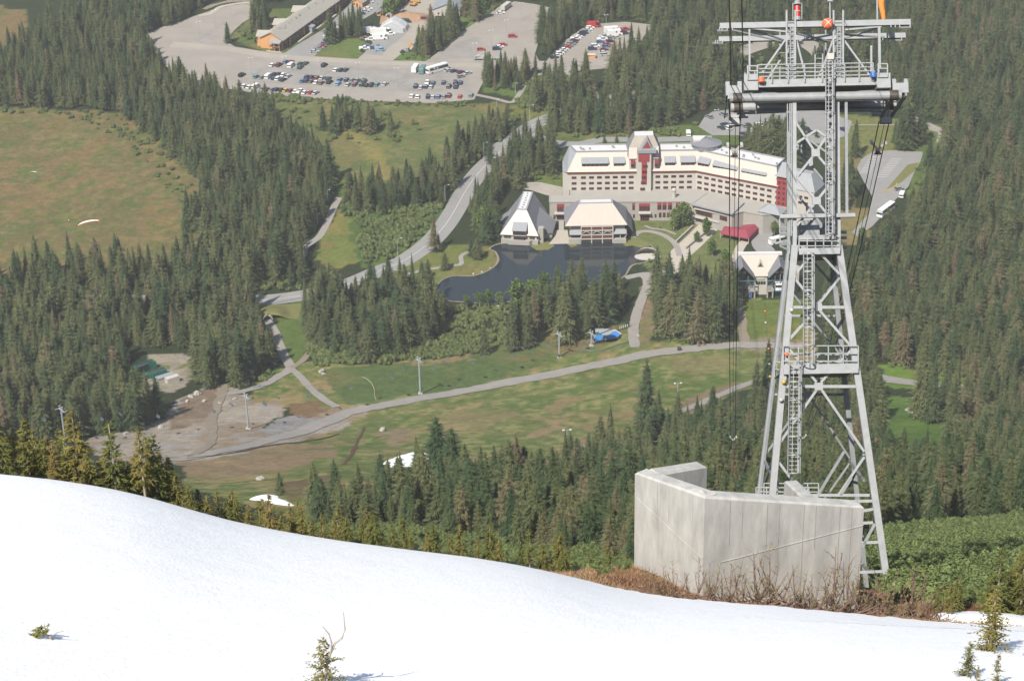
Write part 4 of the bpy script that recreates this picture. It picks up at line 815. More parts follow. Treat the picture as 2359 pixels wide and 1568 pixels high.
b.add([(0, 0, -500)] * 0, []); tag(b.build('dry_grass', mat('dead_grass', (0.25, 0.165, 0.10), 0.95, var=0.45, scale=0.7, spec=0.05)), 'matted rust brown grass and stems along the snow edge', 'grass', None, 'stuff')
def bare_shrub(seed, H=3.0, n=16):
    rnd = random.Random(seed); b = MB(); lf = MB()
    for i in range(n):
        a = rnd.gauss(0.3, 0.9); l = H * rnd.uniform(0.5, 1.05); bx_ = rnd.gauss(0, 0.7); by_ = rnd.gauss(0, 0.25); dx = math.sin(a) * l * 0.75; dz = l * max(math.cos(a), 0.25); dy = rnd.gauss(0, 0.2) * l
        pts = [np.array([bx_ + dx * t ** 0.7, by_ + dy * t, dz * t ** 1.25]) for t in (0, 0.25, 0.5, 0.75, 1)]; b.tube(pts, [0.04, 0.034, 0.027, 0.018, 0.008], 5)
        for j in range(5):
            t = rnd.uniform(0.35, 1.0); p = np.array([bx_ + dx * t ** 0.7, by_ + dy * t, dz * t ** 1.25]); q_ = p + np.array([rnd.gauss(0.05, 0.22), rnd.gauss(0, 0.15), rnd.uniform(0.15, 0.5)]) * H * 0.32
            b.tube([p, q_], [0.014, 0.007], 4)
            for _ in range(4):
                c = p + (q_ - p) * rnd.uniform(0.3, 1.1); s = rnd.uniform(0.03, 0.06); v = np.array([rnd.gauss(0, 1), rnd.gauss(0, 1), rnd.gauss(0, 1)]) * s; w = np.array([rnd.gauss(0, 1), rnd.gauss(0, 1), rnd.gauss(0, 1)]) * s; lf.add([c, c + v, c + w], [(0, 1, 2)])
    return b, lf
m_twig = mat('twigs', (0.16, 0.10, 0.078), 0.9, var=0.3, scale=3)
m_bud = mat('bud_leaves', (0.20, 0.19, 0.07), 0.9, var=0.3, scale=3)
SHR = []
for i in range(4):
    e = bpy.data.objects.new('bare_shrub', None); COL.objects.link(e); ORG[e.name] = np.zeros(3); st, lf = bare_shrub(800 + i, n=17); st.build('stems', m_twig, e, local=True); lf.build('leaves', m_bud, e, local=True); SHR.append(e)
def shrub_spots():
    for k, (x, yb, s) in enumerate([(1600, 1392, 0.9), (1640, 1398, 1.0), (1690, 1403, 0.95), (1735, 1407, 1.3), (1790, 1410, 1.35), (1840, 1412, 1.0), (1905, 1414, 1.55), (1940, 1414, 1.3), (1990, 1420, 1.1), (2045, 1418, 1.3), (2085, 1418, 1.4), (2120, 1424, 0.9), (1560, 1384, 0.8), (1520, 1365, 0.7), (1480, 1345, 0.7), (2030, 1424, 0.8), (1880, 1418, 0.8), (2160, 1430, 0.6)]):
        lyy = np.interp(x, [l[0] for l in LIP], [l[1] for l in LIP]); d = ray(x, lyy); t = d[0] / d[1]; Y = float(lip(np.array(t))[0]) + (2.2 if x < 2000 else 5.5); yield k, (t * Y, Y, float(terrain(t * Y, Y)) - 0.05), s, x
for k, q, s, x in shrub_spots():
    lb = 'leafless brown shrub against the foot of the concrete wall' if x < 1995 else 'leafless brown shrub around the foot of the steel tower'
    gp = 'bare shrubs along the wall' if x < 1995 else 'bare shrubs by the tower foot'
    if k < 4: e = SHR[k]; e.location = q; e.scale = (s,) * 3
    else: e = copy_tree(SHR[k % 4], q, 0, (s * (1 if k % 2 else -1), s, s))
    tag(e, lb, 'shrub', gp)
# ------------------------------------------------------------------ buildings
m_wall = mat('hotel_render', alb(220, 214, 203), 0.85, var=0.05, scale=0.25)
m_trim = mat('grey_stone', alb(190, 185, 176), 0.85, var=0.07, scale=0.5)
m_flat = mat('tan_flat_roof', alb(188, 183, 174), 0.9, var=0.06, scale=0.15)
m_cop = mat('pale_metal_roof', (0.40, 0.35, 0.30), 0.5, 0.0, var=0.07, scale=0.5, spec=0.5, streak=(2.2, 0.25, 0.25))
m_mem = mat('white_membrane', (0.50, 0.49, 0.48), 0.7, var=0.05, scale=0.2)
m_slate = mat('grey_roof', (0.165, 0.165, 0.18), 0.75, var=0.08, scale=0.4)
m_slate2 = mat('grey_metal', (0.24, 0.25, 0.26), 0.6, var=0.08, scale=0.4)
m_red = mat('red_panel', (0.25, 0.04, 0.045), 0.6, var=0.1, scale=0.5)
m_dred = mat('dark_red_trim', (0.16, 0.04, 0.03), 0.7, var=0.1)
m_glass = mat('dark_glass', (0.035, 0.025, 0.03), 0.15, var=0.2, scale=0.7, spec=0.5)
m_dark = mat('dark_tone_and_shade', (0.05, 0.048, 0.05), 0.9, var=0.1)  # shared dark tone; on recess and tunnel it stands in for shade
m_lite = mat('white_timber', alb(215, 210, 200), 0.7, var=0.06)
def A3(v): return np.array(v, float)
def Z3(zx, zy, h): return P(*zC(zx, zy), h)
def up(p, dz): return A3([p[0], p[1], p[2] + dz])
def hz(p, h): return A3([p[0], p[1], h])
E0 = Z3(627, 369, 20); E1 = Z3(1520, 357, 20); E2 = Z3(2092, 468, 20)
dA = (E1 - E0) / np.linalg.norm(E1 - E0); nA = A3([-dA[1], dA[0], 0]); nA = nA if nA[1] > 0 else -nA
dB = (E2 - E1) / np.linalg.norm(E2 - E1); nB = A3([-dB[1], dB[0], 0]); nB = nB if nB[1] > 0 else -nB
nM = (nA + nB); nM /= (nM @ nA)
def off(d): return [E0 + nA * d, E1 + nM * d, E2 + nB * d]
ht = thing('hotel', hz(E1, 0), 'large cream hotel with pale hipped roof and red central stair bay', 'hotel')
fw = off(0.5); bk = off(17)
L0 = Z3(597, 380, 19)                                                   # chamfered left corner
wall = MB(); wall.prism([fw[0], fw[1], fw[2], bk[2], bk[1], L0 + nA * 14, hz(L0, 0)], 0, 19.7)
wall.build('wall', m_wall, ht)
band = MB()
e_ = off(0.1)
for i in (0, 1): band.beam(hz(e_[i], 19.5), hz(e_[i + 1], 19.5), 0.3, 0.8)
band.build('eaves_band', m_dred, ht)
D0, D1, D2 = Z3(692, 229, 28), Z3(1545, 217, 28), Z3(2078, 330, 28)
dk = [D0, D1, D2]; e2 = [hz(p, 20.05) for p in off(-0.3)]
rf = MB()
for i in (0, 1): rf.quad(e2[i], e2[i + 1], dk[i + 1], dk[i])
K = [Z3(645, 182, 28), Z3(1590, 172, 28), Z3(2135, 278, 28)]
rf.build('roof', m_cop, ht)
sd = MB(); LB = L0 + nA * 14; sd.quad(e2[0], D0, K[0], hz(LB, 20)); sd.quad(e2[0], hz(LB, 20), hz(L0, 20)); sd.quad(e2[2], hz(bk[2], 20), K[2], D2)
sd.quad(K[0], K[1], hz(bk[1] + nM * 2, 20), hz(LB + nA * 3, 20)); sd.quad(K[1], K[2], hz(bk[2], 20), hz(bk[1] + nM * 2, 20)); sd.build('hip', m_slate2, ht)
dq = MB(); dq.quad(*[up(p, -0.1) for p in (D0, D1, K[1], K[0])]); dq.quad(*[up(p, -0.1) for p in (D1, D2, K[2], K[1])]); dq.build('flat_roof', m_mem, ht)
pr = MB()
for a, b_ in ((D0, D1), (D1, D2), (K[0], K[1]), (K[1], K[2]), (D0, K[0]), (D2, K[2])): pr.beam(up(a, 0.15), up(b_, 0.15), 0.5, 0.7)
pr.build('parapet', m_slate2, ht)
ru = MB()
for k in range(26):
    t = random.random(); w = random.uniform(0.25, 0.75)
    if k % 2: p = (D0 + (D1 - D0) * t) * (1 - w) + (K[0] + (K[1] - K[0]) * t) * w
    else: p = (D1 + (D2 - D1) * t) * (1 - w) + (K[1] + (K[2] - K[1]) * t) * w
    ru.box(up(p, 0.4), (0.9, 0.8, 0.9))
ru.build('roof_vents', m_slate2, ht)
# podium in front
pod = [Z3(*q, 10) for q in [(505, 577), (1440, 573), (1500, 592), (1770, 662), (1850, 642), (1985, 668), (2150, 650), (2160, 590), (1520, 470), (640, 470), (640, 530), (505, 532)]]
pb = MB(); pb.prism(pod, 0, 10, 0, 1); pb.build('podium', [m_trim, m_flat], ht)
pp_ = MB()
for a, b_ in zip(pod[:6], pod[1:7]): pp_.beam(hz(a, 10.1), hz(b_, 10.1), 0.45, 0.5)
pp_.beam(hz(pod[11], 10.1), hz(pod[0], 10.1), 0.45, 0.5); pp_.beam(hz(pod[10], 10.3), hz(pod[9], 10.3), 0.45, 0.9); pp_.build('podium_parapet', m_trim, ht)
# roof over the strip-window block
q1, q2, q3, q4 = Z3(1490, 592, 10.6), Z3(1770, 660, 10.6), Z3(1852, 580, 10.6), Z3(1600, 512, 10.6)
rb = MB(); rb.hexa([up(p, -0.5) for p in (q1, q2, q3, q4)], [q1, q2, q3, q4]); rb.build('lower_roof', m_flat, ht)
eb = MB(); eb.beam(q1, q2, 0.7, 0.5); eb.beam(q2, q3, 0.7, 0.5); eb.beam(q1, q4, 0.4, 0.4); eb.build('lower_eaves', m_slate2, ht)
# tower gable
FL, ML, TL, TR, MR, FR = Z3(1052, 277, 26.7), Z3(1056, 200, 31), Z3(1095, 116, 36.8), Z3(1226, 112, 36.8), Z3(1262, 192, 31), Z3(1264, 273, 26.7)
BD = nA * 14
g = MB(); g.quad(FL, FR, MR, ML); g.quad(ML, MR, TR, TL); g.build('gable_roof', m_cop, ht)
g = MB(); tb1, tb2 = TL + nA * 5.5, TR + nA * 5.5
BFL, BML, BMR, BFR = hz(FL + BD + dA * -1, 26.7), hz(ML + BD * .8, 31), hz(MR + BD * .8, 31), hz(FR + BD + dA, 26.7)
for q in ((FL, ML, BML, BFL), (ML, TL, tb1, BML), (FR, BFR, BMR, MR), (MR, BMR, tb2, TR), (BFL, BML, BMR, BFR), (BML, tb1, tb2, BMR)): g.quad(*q)
g.build('gable_side', m_slate, ht)
g = MB(); g.quad(TL, TR, tb2, tb1); g.build('gable_deck', m_mem, ht)
g = MB(); fl_, fr_ = FL + nA * 0.6 + dA * 0.5, FR + nA * 0.6 - dA * 0.5; g.prism([fl_, fr_, fr_ + nA * 12, fl_ + nA * 12], 18, 26.6); g.build('gable_wall', m_wall, ht)
def fpt(zx, z, d):                                                     # point on wing A's front plane in picture column zx, height z, d metres in front
    p = Z3(zx, 369 - (z - 20) * 12.6, 20); k = ((p - E0) @ dA); return hz(E0 + dA * k - nA * d, z)
b = MB(); a1, a2 = fpt(1117, 15, 1.6), fpt(1217, 15, 1.6); b.prism([a1, a2, a2 + nA * 3, a1 + nA * 3], 0.2, 30.2); b.build('stair_bay', m_wall, ht)
b = MB(); c1, c2 = fpt(1098, 30.9, 2.2), fpt(1226, 30.9, 2.2); b.prism([c1, c2, c2 + nA * 4, c1 + nA * 4], 30.25, 31.9); b.build('lintel', m_slate2, ht)
b = MB(); a1, a2 = fpt(1143, 20, 1.75), fpt(1180, 20, 1.75); b.prism([a1, a2, a2 + nA * .4, a1 + nA * .4], 13.6, 25.6)
a1, a2 = fpt(1120, 20, 1.8), fpt(1197, 20, 1.8); b.prism([a1, a2, a2 + nA * .4, a1 + nA * .4], 25.7, 30.2); b.build('red_bay', m_red, ht)
b = MB(); t0, t1_, t2_ = fpt(1120, 31.9, 0.6), fpt(1200, 31.9, 0.6), fpt(1160, 35.9, 0.6); t2_ = hz(t2_, 37.3)
b.hexa([t0, t1_, t2_], [t0 + nA * 5, t1_ + nA * 5, t2_ + nA * 5]); b.build('dormer_gable', m_slate2, ht)
b = MB(); u = lambda p, c: c + (p - c) * 0.68; ce = (t0 + t1_ + t2_) / 3 - nA * .12; b.quad(u(t0, ce) - nA * .1, u(t1_, ce) - nA * .1, u(t2_, ce) - nA * .1); b.build('dormer_window', m_red, ht)
for zx0, zx1 in ((1064, 1092), (1228, 1256)):
    b = MB(); a1, a2 = fpt(zx0, 24, 0.4), fpt(zx1, 24, 0.4); b.prism([a1, a2, a2 + nA, a1 + nA], 22.4, 25.9); b.build('red_panel', m_red, ht)
    b = MB(); a1, a2 = fpt(zx0 + 3, 24, 0.5), fpt(zx1 - 3, 24, 0.5); b.prism([a1, a2, a2 + nA * .3, a1 + nA * .3], 22.6, 24.0); b.build('window', m_glass, ht)
# windows: one pane-and-frame mesh per opening
def win(c, d, n, w, h, par, name='window', fm=m_dred, gm=m_glass, dep=0.12):
    b = MB(); c = A3(c); b.box(c - n * dep * 0.2, (w, dep, h), 0, ax=(d, n, A3([0, 0, 1]))); b.box(c - n * dep * 0.55, (w * 0.9, dep, h * 0.82), 1, ax=(d, n, A3([0, 0, 1])))
    b.box(c - n * dep * 0.75, (0.12, dep, h * 0.84), 0, ax=(d, n, A3([0, 0, 1]))); return b.build(name, [fm, gm], par)
WZ = [16.8, 13.75, 10.9]
fE = off(0.5)
for zx in (675, 740, 796, 851, 906, 961, 1017, 1072, 1257, 1312, 1367, 1422, 1477):
    for wz in WZ:
        k = (Z3(zx, 403, 17) - E0) @ dA; win(hz(fE[0] + dA * (k - (fE[0] - E0) @ dA), wz), dA, nA, 2.4, 1.3, ht)
lenB = np.linalg.norm(fE[2] - fE[1])
for i in range(12):
    t = 0.025 + i * 0.0845
    for wz in WZ: win(hz(fE[1] + dB * lenB * t + dB * 0.9, wz), dB, nB, 2.4 if i < 11 else 1.1, 1.3, ht)
for z in (23.4, 20.4, 17.4, 14.6, 11.3):
    a1, a2 = fpt(1145, z, 1.8), fpt(1181, z, 1.8); win((a1 + a2) / 2 - nA * 0.05, dA, nA, 2.3, 1.3, ht)
# dormer strips
def dormer(t0, t1, wing):
    d, n, o, L_ = (dA, nA, fE[0], np.linalg.norm(fE[1] - fE[0])) if wing == 0 else (dB, nB, fE[1], lenB)
    slope = 6.2 / 8.0; zf = 21.9; df = 1.3
    p0 = hz(o + d * L_ * t0 + n * df, zf); p1 = hz(o + d * L_ * t1 + n * df, zf)
    b = MB(); b.hexa([p0, p1, p1 + n * 3.5, p0 + n * 3.5], [up(p0, 1.9), up(p1, 1.9), up(p1 + n * 3.5, 2.9), up(p0 + n * 3.5, 2.9)]); o_ = b.build('dormer', m_wall, ht)
    r = MB(); e0, e1 = up(p0 - n * .6 - d * .3, 1.85), up(p1 - n * .6 + d * .3, 1.85); f0, f1 = up(p0 + n * 3.3 - d * .3, 3.9), up(p1 + n * 3.3 + d * .3, 3.9)
    r.hexa([e0, e1, f1, f0], [up(e0, .25), up(e1, .25), up(f1, .25), up(f0, .25)]); r.build('dormer_roof', m_slate2, ht)
    nwin = max(3, int(L_ * (t1 - t0) / 2.0)); w = MB()
    for i in range(nwin):
        c = p0 + (p1 - p0) * (i + 0.5) / nwin; ww = np.linalg.norm(p1 - p0) / nwin
        w.box(up(c, 1.0) - n * .08, (ww * .98, .2, 1.5), 0, ax=(d, n, A3([0, 0, 1]))); w.box(up(c, 1.0) - n * .16, (ww * .8, .12, 1.2), 1, ax=(d, n, A3([0, 0, 1])))
    w.build('dormer_window', [m_dred, m_glass], ht)
fx = lambda zx: (zx - 627) / (1520 - 627)
for a, c in ((730, 912), (950, 1025), (1305, 1375), (1415, 1512)): dormer(fx(a), fx(c), 0)
for a, c in ((0.005, 0.14), (0.19, 0.48), (0.54, 0.83)): dormer(a, c, 1)
# chimney, roof-top block with round slate roof, right-hand red stair tower
b = MB(); p = Z3(1368, 543, 10); b.tube([p, up(p, 3.6)], 0.9, 12); b.tube([up(p, 3.6), up(p, 3.9), up(p, 4.6), up(p, 4.9)], [1.15, 1.2, 1.0, 0.3], 12); b.build('chimney', m_lite, ht)
b = MB(); p0 = Z3(1500, 248, 24); d, n = dA, nA; b.prism([p0, p0 + d * 3.6, p0 + d * 7 + n * 6, p0 + n * 6.5], 22, 31.5); b.build('roof_block', m_wall, ht)
b = MB(); b.prism([up(p0, 0) + d * .2 + n * .2, p0 + d * 3.5 + n * .2, p0 + d * 6.8 + n * 5.8, p0 + d * .2 + n * 6.3], 31.5, 31.75); b.build('block_deck', m_mem, ht)
b = MB(); c = Z3(1590, 150, 31); ring = [(c[0] + 8.0 * math.cos(a), c[1] + 7.0 * math.sin(a), 30.0) for a in np.linspace(0, 6.283, 21)[:-1]]
b.add(ring + [(c[0], c[1], 32.2)], [(i, (i + 1) % 20, 20) for i in range(20)]); b.tube([(c[0], c[1], 20), (c[0], c[1], 30)], 7, 16); b.build('round_roof', m_slate, ht)
b = MB(); p0 = Z3(2078, 600, 9.5); p1 = p0 + dB * 5.2; p0 = p0 - nB * .8; p1 = p1 - nB * .8; b.prism([p0, p1, p1 + nB * 4, p0 + nB * 4], 0.2, 25.5); b.build('red_tower', m_red, ht)
for z in np.arange(11.5, 26, 2.7):
    for s in (1.4, 3.8): win(hz(p0 + dB * s, z) - nB * .06, dB, nB, 1.2, 1.3, ht)
b = MB(); b.hexa([hz(p0 - dB - nB, 25.6), hz(p1 + dB - nB, 25.6), hz(p1 + dB + nB * 7, 25.6), hz(p0 - dB + nB * 7, 25.6)], [hz(p0 - nB * .8, 26), hz(p1 + dB * .5 - nB * .8, 26), hz(p1 + nB * 6, 30.5), hz(p0 + nB * 6, 30.5)]); b.build('tower_roof', m_slate2, ht)
b = MB(); p2 = p1 + dB * 14; b.prism([p1 + nB, p2 + nB, p2 + nB * 15, p1 + nB * 15], 0, 20); b.build('end_wing', m_wall, ht)
b = MB(); b.hexa([hz(p1 + nB * .6, 20.05), hz(p2 + nB * .6 + dB * .5, 20.05), hz(p2 + nB * 15 + dB * .5, 20.05), hz(p1 + nB * 15, 20.05)], [hz(p1 + nB * 6, 27), hz(p2 + nB * 6 - dB * 4, 27), hz(p2 + nB * 10 - dB * 4, 27), hz(p1 + nB * 10, 27)]); b.build('end_roof', m_slate2, ht)
for i in range(3):
    for z in (16.5, 13.5): win(hz(p1 + nB + dB * (4 + 3 * i), z), dB, nB, 2.0, 1.3, ht)
b = MB(); c = Z3(2050, 640, 10); hh = A3([0, 0, 1]); b.hexa([hz(c - dB * 6 - nB * 4.5, 10.6), hz(c + dB * 6 - nB * 4.5, 10.6), hz(c + dB * 6 + nB * 4.5, 10.6), hz(c - dB * 6 + nB * 4.5, 10.6)], [hz(c - dB * 2 - nB * .4, 13.4), hz(c + dB * 2 - nB * .4, 13.4), hz(c + dB * 2 + nB * .4, 13.4), hz(c - dB * 2 + nB * .4, 13.4)]); b.build('pavilion_roof', m_slate2, ht)
# podium openings
def pod_open(zx, zy, w, h, d, n, name='podium_window', fm=m_red, split=0.35, hb=None):
    """opening in the podium front; the upper share is a red panel"""
    x, y = zC(zx, zy); pl = pod[0] if d is dA else pod[2]
    dirv = ray(x, y); k = ((pl[:2] - 0) @ n[:2] - A3([0, 0]) @ n[:2]) / (dirv[:2] @ n[:2]); c = A3([dirv[0] * k, dirv[1] * k, CAM_Z + dirv[2] * k])
    b = MB(); ax = (d, n, A3([0, 0, 1])); b.box(c - n * .03, (w, .2, h), 0, ax=ax); gz = h * (1 - split); b.box(c - n * .1 - A3([0, 0, h / 2 - gz / 2 - .05]), (w * .88, .2, gz * .92), 1, ax=ax)
    for i in range(1, max(2, int(w / 1.1))): b.box(c - n * .16 - A3([0, 0, h / 2 - gz / 2]) + d * (i * w / max(2, int(w / 1.1)) - w / 2), (.12, .15, gz), 0, ax=ax)
    return b.build(name, [fm, m_glass], ht)
dP = (pod[1] - pod[0]) / np.linalg.norm(pod[1] - pod[0]); nP = A3([-dP[1], dP[0], 0])
dQ = (pod[3] - pod[2]) / np.linalg.norm(pod[3] - pod[2]); nQ = A3([-dQ[1], dQ[0], 0]); dA_, dB_ = dA, dB
dA = dP; dB = dQ
for zx, zy, w, h in ((582, 617, 3.6, 4.4), (1088, 606, 1.3, 3.7), (1163, 611, 5.4, 4.0), (1267, 604, 2.0, 3.7), (1302, 604, 2.0, 3.7), (1340, 604, 2.0, 3.7), (1395, 601, 2.0, 3.6)): pod_open(zx, zy, w, h, dP, nP)
for zx, zy, w, h in ((540, 678, 1.0, 1.9), (1090, 672, 0.9, 1.9), (1240, 670, 0.9, 1.8), (1272, 664, 1.3, 2.5), (1300, 664, 1.3, 2.5), (1328, 664, 1.3, 2.5), (582, 683, 3.6, 2.0)): pod_open(zx, zy, w, h, dP, nP, split=0.1, fm=m_dred)
pod_open(1165, 688, 4.4, 3.4, dP, nP, 'entrance', split=0.2)
for zx, zy, w, h in ((1577, 655, 9.4, 2.4), (1711, 687, 4.2, 2.4)): pod_open(zx, zy, w, h, dQ, nQ, 'strip_window', split=0.12, fm=m_dred)
pod_open(1575, 705, 9.0, 2.2, dQ, nQ, 'garage_opening', split=0.05, fm=m_dark)
dA, dB = dA_, dB_
b = MB()
for zx, zy in ((1165, 652), (583, 655)):
    c = Z3(zx, zy, 4.6); b.box(c + nP * .4, (6.0, 2.4, 0.5), 0, ax=(dP, nP, A3([0, 0, 1])))
b.build('canopy', m_lite, ht)
b = MB(); c0, c1 = Z3(1495, 668, 4.2), Z3(1690, 712, 4.2); b.beam(c0, c1, 2.4, 0.7); b.beam(Z3(1510, 618, 8.6), Z3(1740, 668, 8.6), 1.2, 0.5); b.build('long_canopy', m_lite, ht)
b = MB(); c = Z3(1845, 690, 4.5); b.box(c, (5, 5, 3.0), 0, ax=(dB, nB, A3([0, 0, 1]))); b.build('bay_box', m_lite, ht)
b = MB(); c = Z3(1940, 690, 5.2); b.box(c, (2.2, .6, 4.6), 0, ax=(dB, nB, A3([0, 0, 1]))); b.build('red_panel', m_red, ht)
b = MB(); pts = [Z3(x, y, 1.2) for x, y in ((290, 425), (340, 455), (440, 455), (600, 490))]
for i in range(3): b.beam(pts[i], pts[i + 1], 0.6, 2.4)
tag(b.build('retaining_wall', m_trim), 'low concrete wall along the service drive left of the hotel', 'wall')
# ---- steps walls of the plaza
b = MB(); b.beam(Z3(1382, 852, .6), Z3(1500, 742, .6), 0.8, 1.3); tag(b.build('plaza_wall', m_trim), 'long low wall on the left side of the plaza ramp', 'wall')
b = MB(); b.beam(Z3(1450, 895, .6), Z3(1580, 790, .6), 0.8, 1.3); tag(b.build('plaza_wall', m_trim), 'long low wall on the right side of the plaza ramp', 'wall')
b = MB()
for k in range(6):
    p = Z3(1420 + 22 * k, 868 - 20 * k, 0.1); q = Z3(1470 + 18 * k, 868 - 20 * k, .1); b.beam(p, q, 0.5, 0.12)
tag(b.build('plaza_steps', mat('step_edges', alb(225, 210, 185), 0.8, var=0.05)), kind='structure')

# ---- left pavilion at the pond
def frame(o, hd):
    d = A3([math.cos(hd), math.sin(hd), 0]); n = A3([-math.sin(hd), math.cos(hd), 0]); return lambda u, v, z: A3(o) + d * u + n * v + A3([0, 0, z])
o = Z3(298, 868, 0); F = frame(o, R(-9)); pv = thing('pond_pavilion', o, 'steep roofed pavilion at the left end of the pond, long white ridge deck', 'pavilion')
b = MB(); b.prism([F(-9, 0, 0), F(9, 0, 0), F(9, 22, 0), F(-9, 22, 0)], 0, 2.2); b.build('base', m_trim, pv)
b = MB(); b.prism([F(-8.2, 1.2, 0), F(8.2, 1.2, 0), F(8.2, 28, 0), F(-8.2, 28, 0)], 2.2, 4.9); b.build('wall', m_wall, pv)
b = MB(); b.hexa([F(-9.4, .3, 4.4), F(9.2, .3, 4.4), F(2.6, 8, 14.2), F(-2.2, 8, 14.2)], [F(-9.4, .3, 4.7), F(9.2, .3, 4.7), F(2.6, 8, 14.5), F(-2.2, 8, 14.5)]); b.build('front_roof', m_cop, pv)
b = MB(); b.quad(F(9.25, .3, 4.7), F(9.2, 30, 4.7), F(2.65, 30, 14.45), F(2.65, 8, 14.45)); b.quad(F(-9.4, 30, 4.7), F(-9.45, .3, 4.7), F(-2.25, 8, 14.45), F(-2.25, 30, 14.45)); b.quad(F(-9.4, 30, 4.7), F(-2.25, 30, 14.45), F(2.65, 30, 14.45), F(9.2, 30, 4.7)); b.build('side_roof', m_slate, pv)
b = MB(); b.prism([F(-2.3, 8, 0), F(2.7, 8, 0), F(2.7, 30, 0), F(-2.3, 30, 0)], 14.3, 14.8); b.build('ridge_rim', m_slate2, pv)
b = MB(); b.prism([F(-1.6, 8.8, 0), F(2.0, 8.8, 0), F(2.0, 29.2, 0), F(-1.6, 29.2, 0)], 14.82, 14.95); b.build('ridge_deck', m_mem, pv)
b = MB(); b.hexa([F(9.0, 6, 3), F(15, 9, 2.5), F(15, 22, 2.5), F(9.0, 26, 3)], [F(7.5, 6, 7.6), F(15, 9, 3.2), F(15, 22, 3.2), F(5.5, 26, 9.5)]); b.build('wing_roof', m_slate, pv)
b = MB(); b.prism([F(9, 7, 0), F(14.6, 9.5, 0), F(14.6, 21.5, 0), F(9, 25, 0)], 0, 2.6); b.prism([F(8.6, 2.6, 0), F(11.2, 2.6, 0), F(11.2, 5.8, 0), F(8.6, 5.8, 0)], 0, 7.5); b.build('side_wall', m_trim, pv)
b = MB(); b.hexa([F(-9.0, 8, 3.2), F(-9.0, 24, 3.2), F(-14, 22, 2.6), F(-14, 11, 2.6)], [F(-7.4, 8, 7), F(-5.6, 24, 9), F(-14, 22, 3.4), F(-14, 11, 3.4)]); b.build('wing_roof', m_slate, pv)
b = MB(); b.prism([F(-13.5, 11.5, 0), F(-8, 5, 0), F(-8, 24, 0), F(-13.5, 22, 0)], 0, 2.8); b.build('side_wall', m_wall, pv)
b = MB(); b.hexa([F(-3.2, -.4, 4.2), F(3.2, -.4, 4.2), F(3.2, 4, 4.2), F(-3.2, 4, 4.2)], [F(-3.2, -.4, 7.2), F(3.2, -.4, 7.2), F(3.2, 4, 9), F(-3.2, 4, 9)]); b.build('dormer', m_dred, pv)
b = MB(); b.hexa([F(-3.5, -1.0, 7.2), F(3.5, -1.0, 7.2), F(3.5, 5, 9.8), F(-3.5, 5, 9.8)], [F(-3.5, -1.0, 7.5), F(3.5, -1.0, 7.5), F(3.5, 5, 10.1), F(-3.5, 5, 10.1)]); b.build('dormer_roof', m_slate2, pv)
for z, h in ((5.9, 1.5), (3.6, 1.7)):
    b = MB(); b.box(F(0, -.48, z), (5.6, .2, h), 0, ax=(F(1, 0, 0) - F(0, 0, 0), F(0, 1, 0) - F(0, 0, 0), A3([0, 0, 1])))
    b.build('window', m_glass, pv)
b = MB(); b.box(F(0, -.5, 4.8), (6.6, .5, .4), 0, ax=(F(1, 0, 0) - F(0, 0, 0), F(0, 1, 0) - F(0, 0, 0), A3([0, 0, 1]))); b.prism([F(-5, -1.6, 0), F(5, -1.6, 0), F(7, 1, 0), F(-7, 1, 0)], .3, 2.5); b.build('balcony', m_trim, pv)
b = MB(); b.box(F(-6, 1.1, 3.4), (3.4, .2, 1.6), 0, ax=(F(1, 0, 0) - F(0, 0, 0), F(0, 1, 0) - F(0, 0, 0), A3([0, 0, 1]))); b.box(F(6, 1.1, 3.4), (2.6, .2, 1.6), 0, ax=(F(1, 0, 0) - F(0, 0, 0), F(0, 1, 0) - F(0, 0, 0), A3([0, 0, 1]))); b.build('window', m_dark, pv)
b = MB()
for k in range(7): b.box(F(0.2 + .2 * (k % 2), 10 + 2.8 * k, 15.2), (.7, .7, .5))
b.build('roof_vents', m_slate2, pv)

# ---- centre pavilion
o = Z3(835, 860, 0); F = frame(o, R(0)); ax = (F(1, 0, 0) - F(0, 0, 0), F(0, 1, 0) - F(0, 0, 0), A3([0, 0, 1]))
pv = thing('pond_pavilion', o, 'wide hipped pavilion at the pond with open timber balconies', 'pavilion')
b = MB(); b.prism([F(-12.5, 2, 0), F(13.5, 2, 0), F(13.5, 22, 0), F(-12.5, 22, 0)], 0, 9.0); b.build('wall', m_trim, pv)
b = MB(); b.hexa([F(-15.3, .2, 9.0), F(14.6, .2, 9.0), F(8, 9.6, 16.3), F(-8.2, 9.6, 16.3)], [F(-15.3, .2, 9.3), F(14.6, .2, 9.3), F(8, 9.6, 16.6), F(-8.2, 9.6, 16.6)]); b.build('front_roof', m_cop, pv)
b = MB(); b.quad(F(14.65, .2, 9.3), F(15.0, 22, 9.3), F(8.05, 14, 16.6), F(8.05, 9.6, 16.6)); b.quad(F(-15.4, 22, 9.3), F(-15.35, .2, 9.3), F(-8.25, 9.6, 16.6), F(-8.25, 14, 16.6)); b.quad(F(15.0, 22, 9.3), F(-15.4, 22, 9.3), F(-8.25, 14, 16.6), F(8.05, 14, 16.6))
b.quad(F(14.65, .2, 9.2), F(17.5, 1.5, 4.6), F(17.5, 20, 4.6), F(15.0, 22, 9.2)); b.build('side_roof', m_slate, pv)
b = MB(); b.prism([F(-8.3, 9.6, 0), F(8.1, 9.6, 0), F(8.1, 14.2, 0), F(-8.3, 14.2, 0)], 16.4, 16.9); b.build('ridge_rim', m_slate2, pv)
b = MB(); b.prism([F(-7.4, 10.3, 0), F(7.2, 10.3, 0), F(7.2, 13.4, 0), F(-7.4, 13.4, 0)], 16.92, 17.05); b.build('ridge_deck', m_mem, pv)
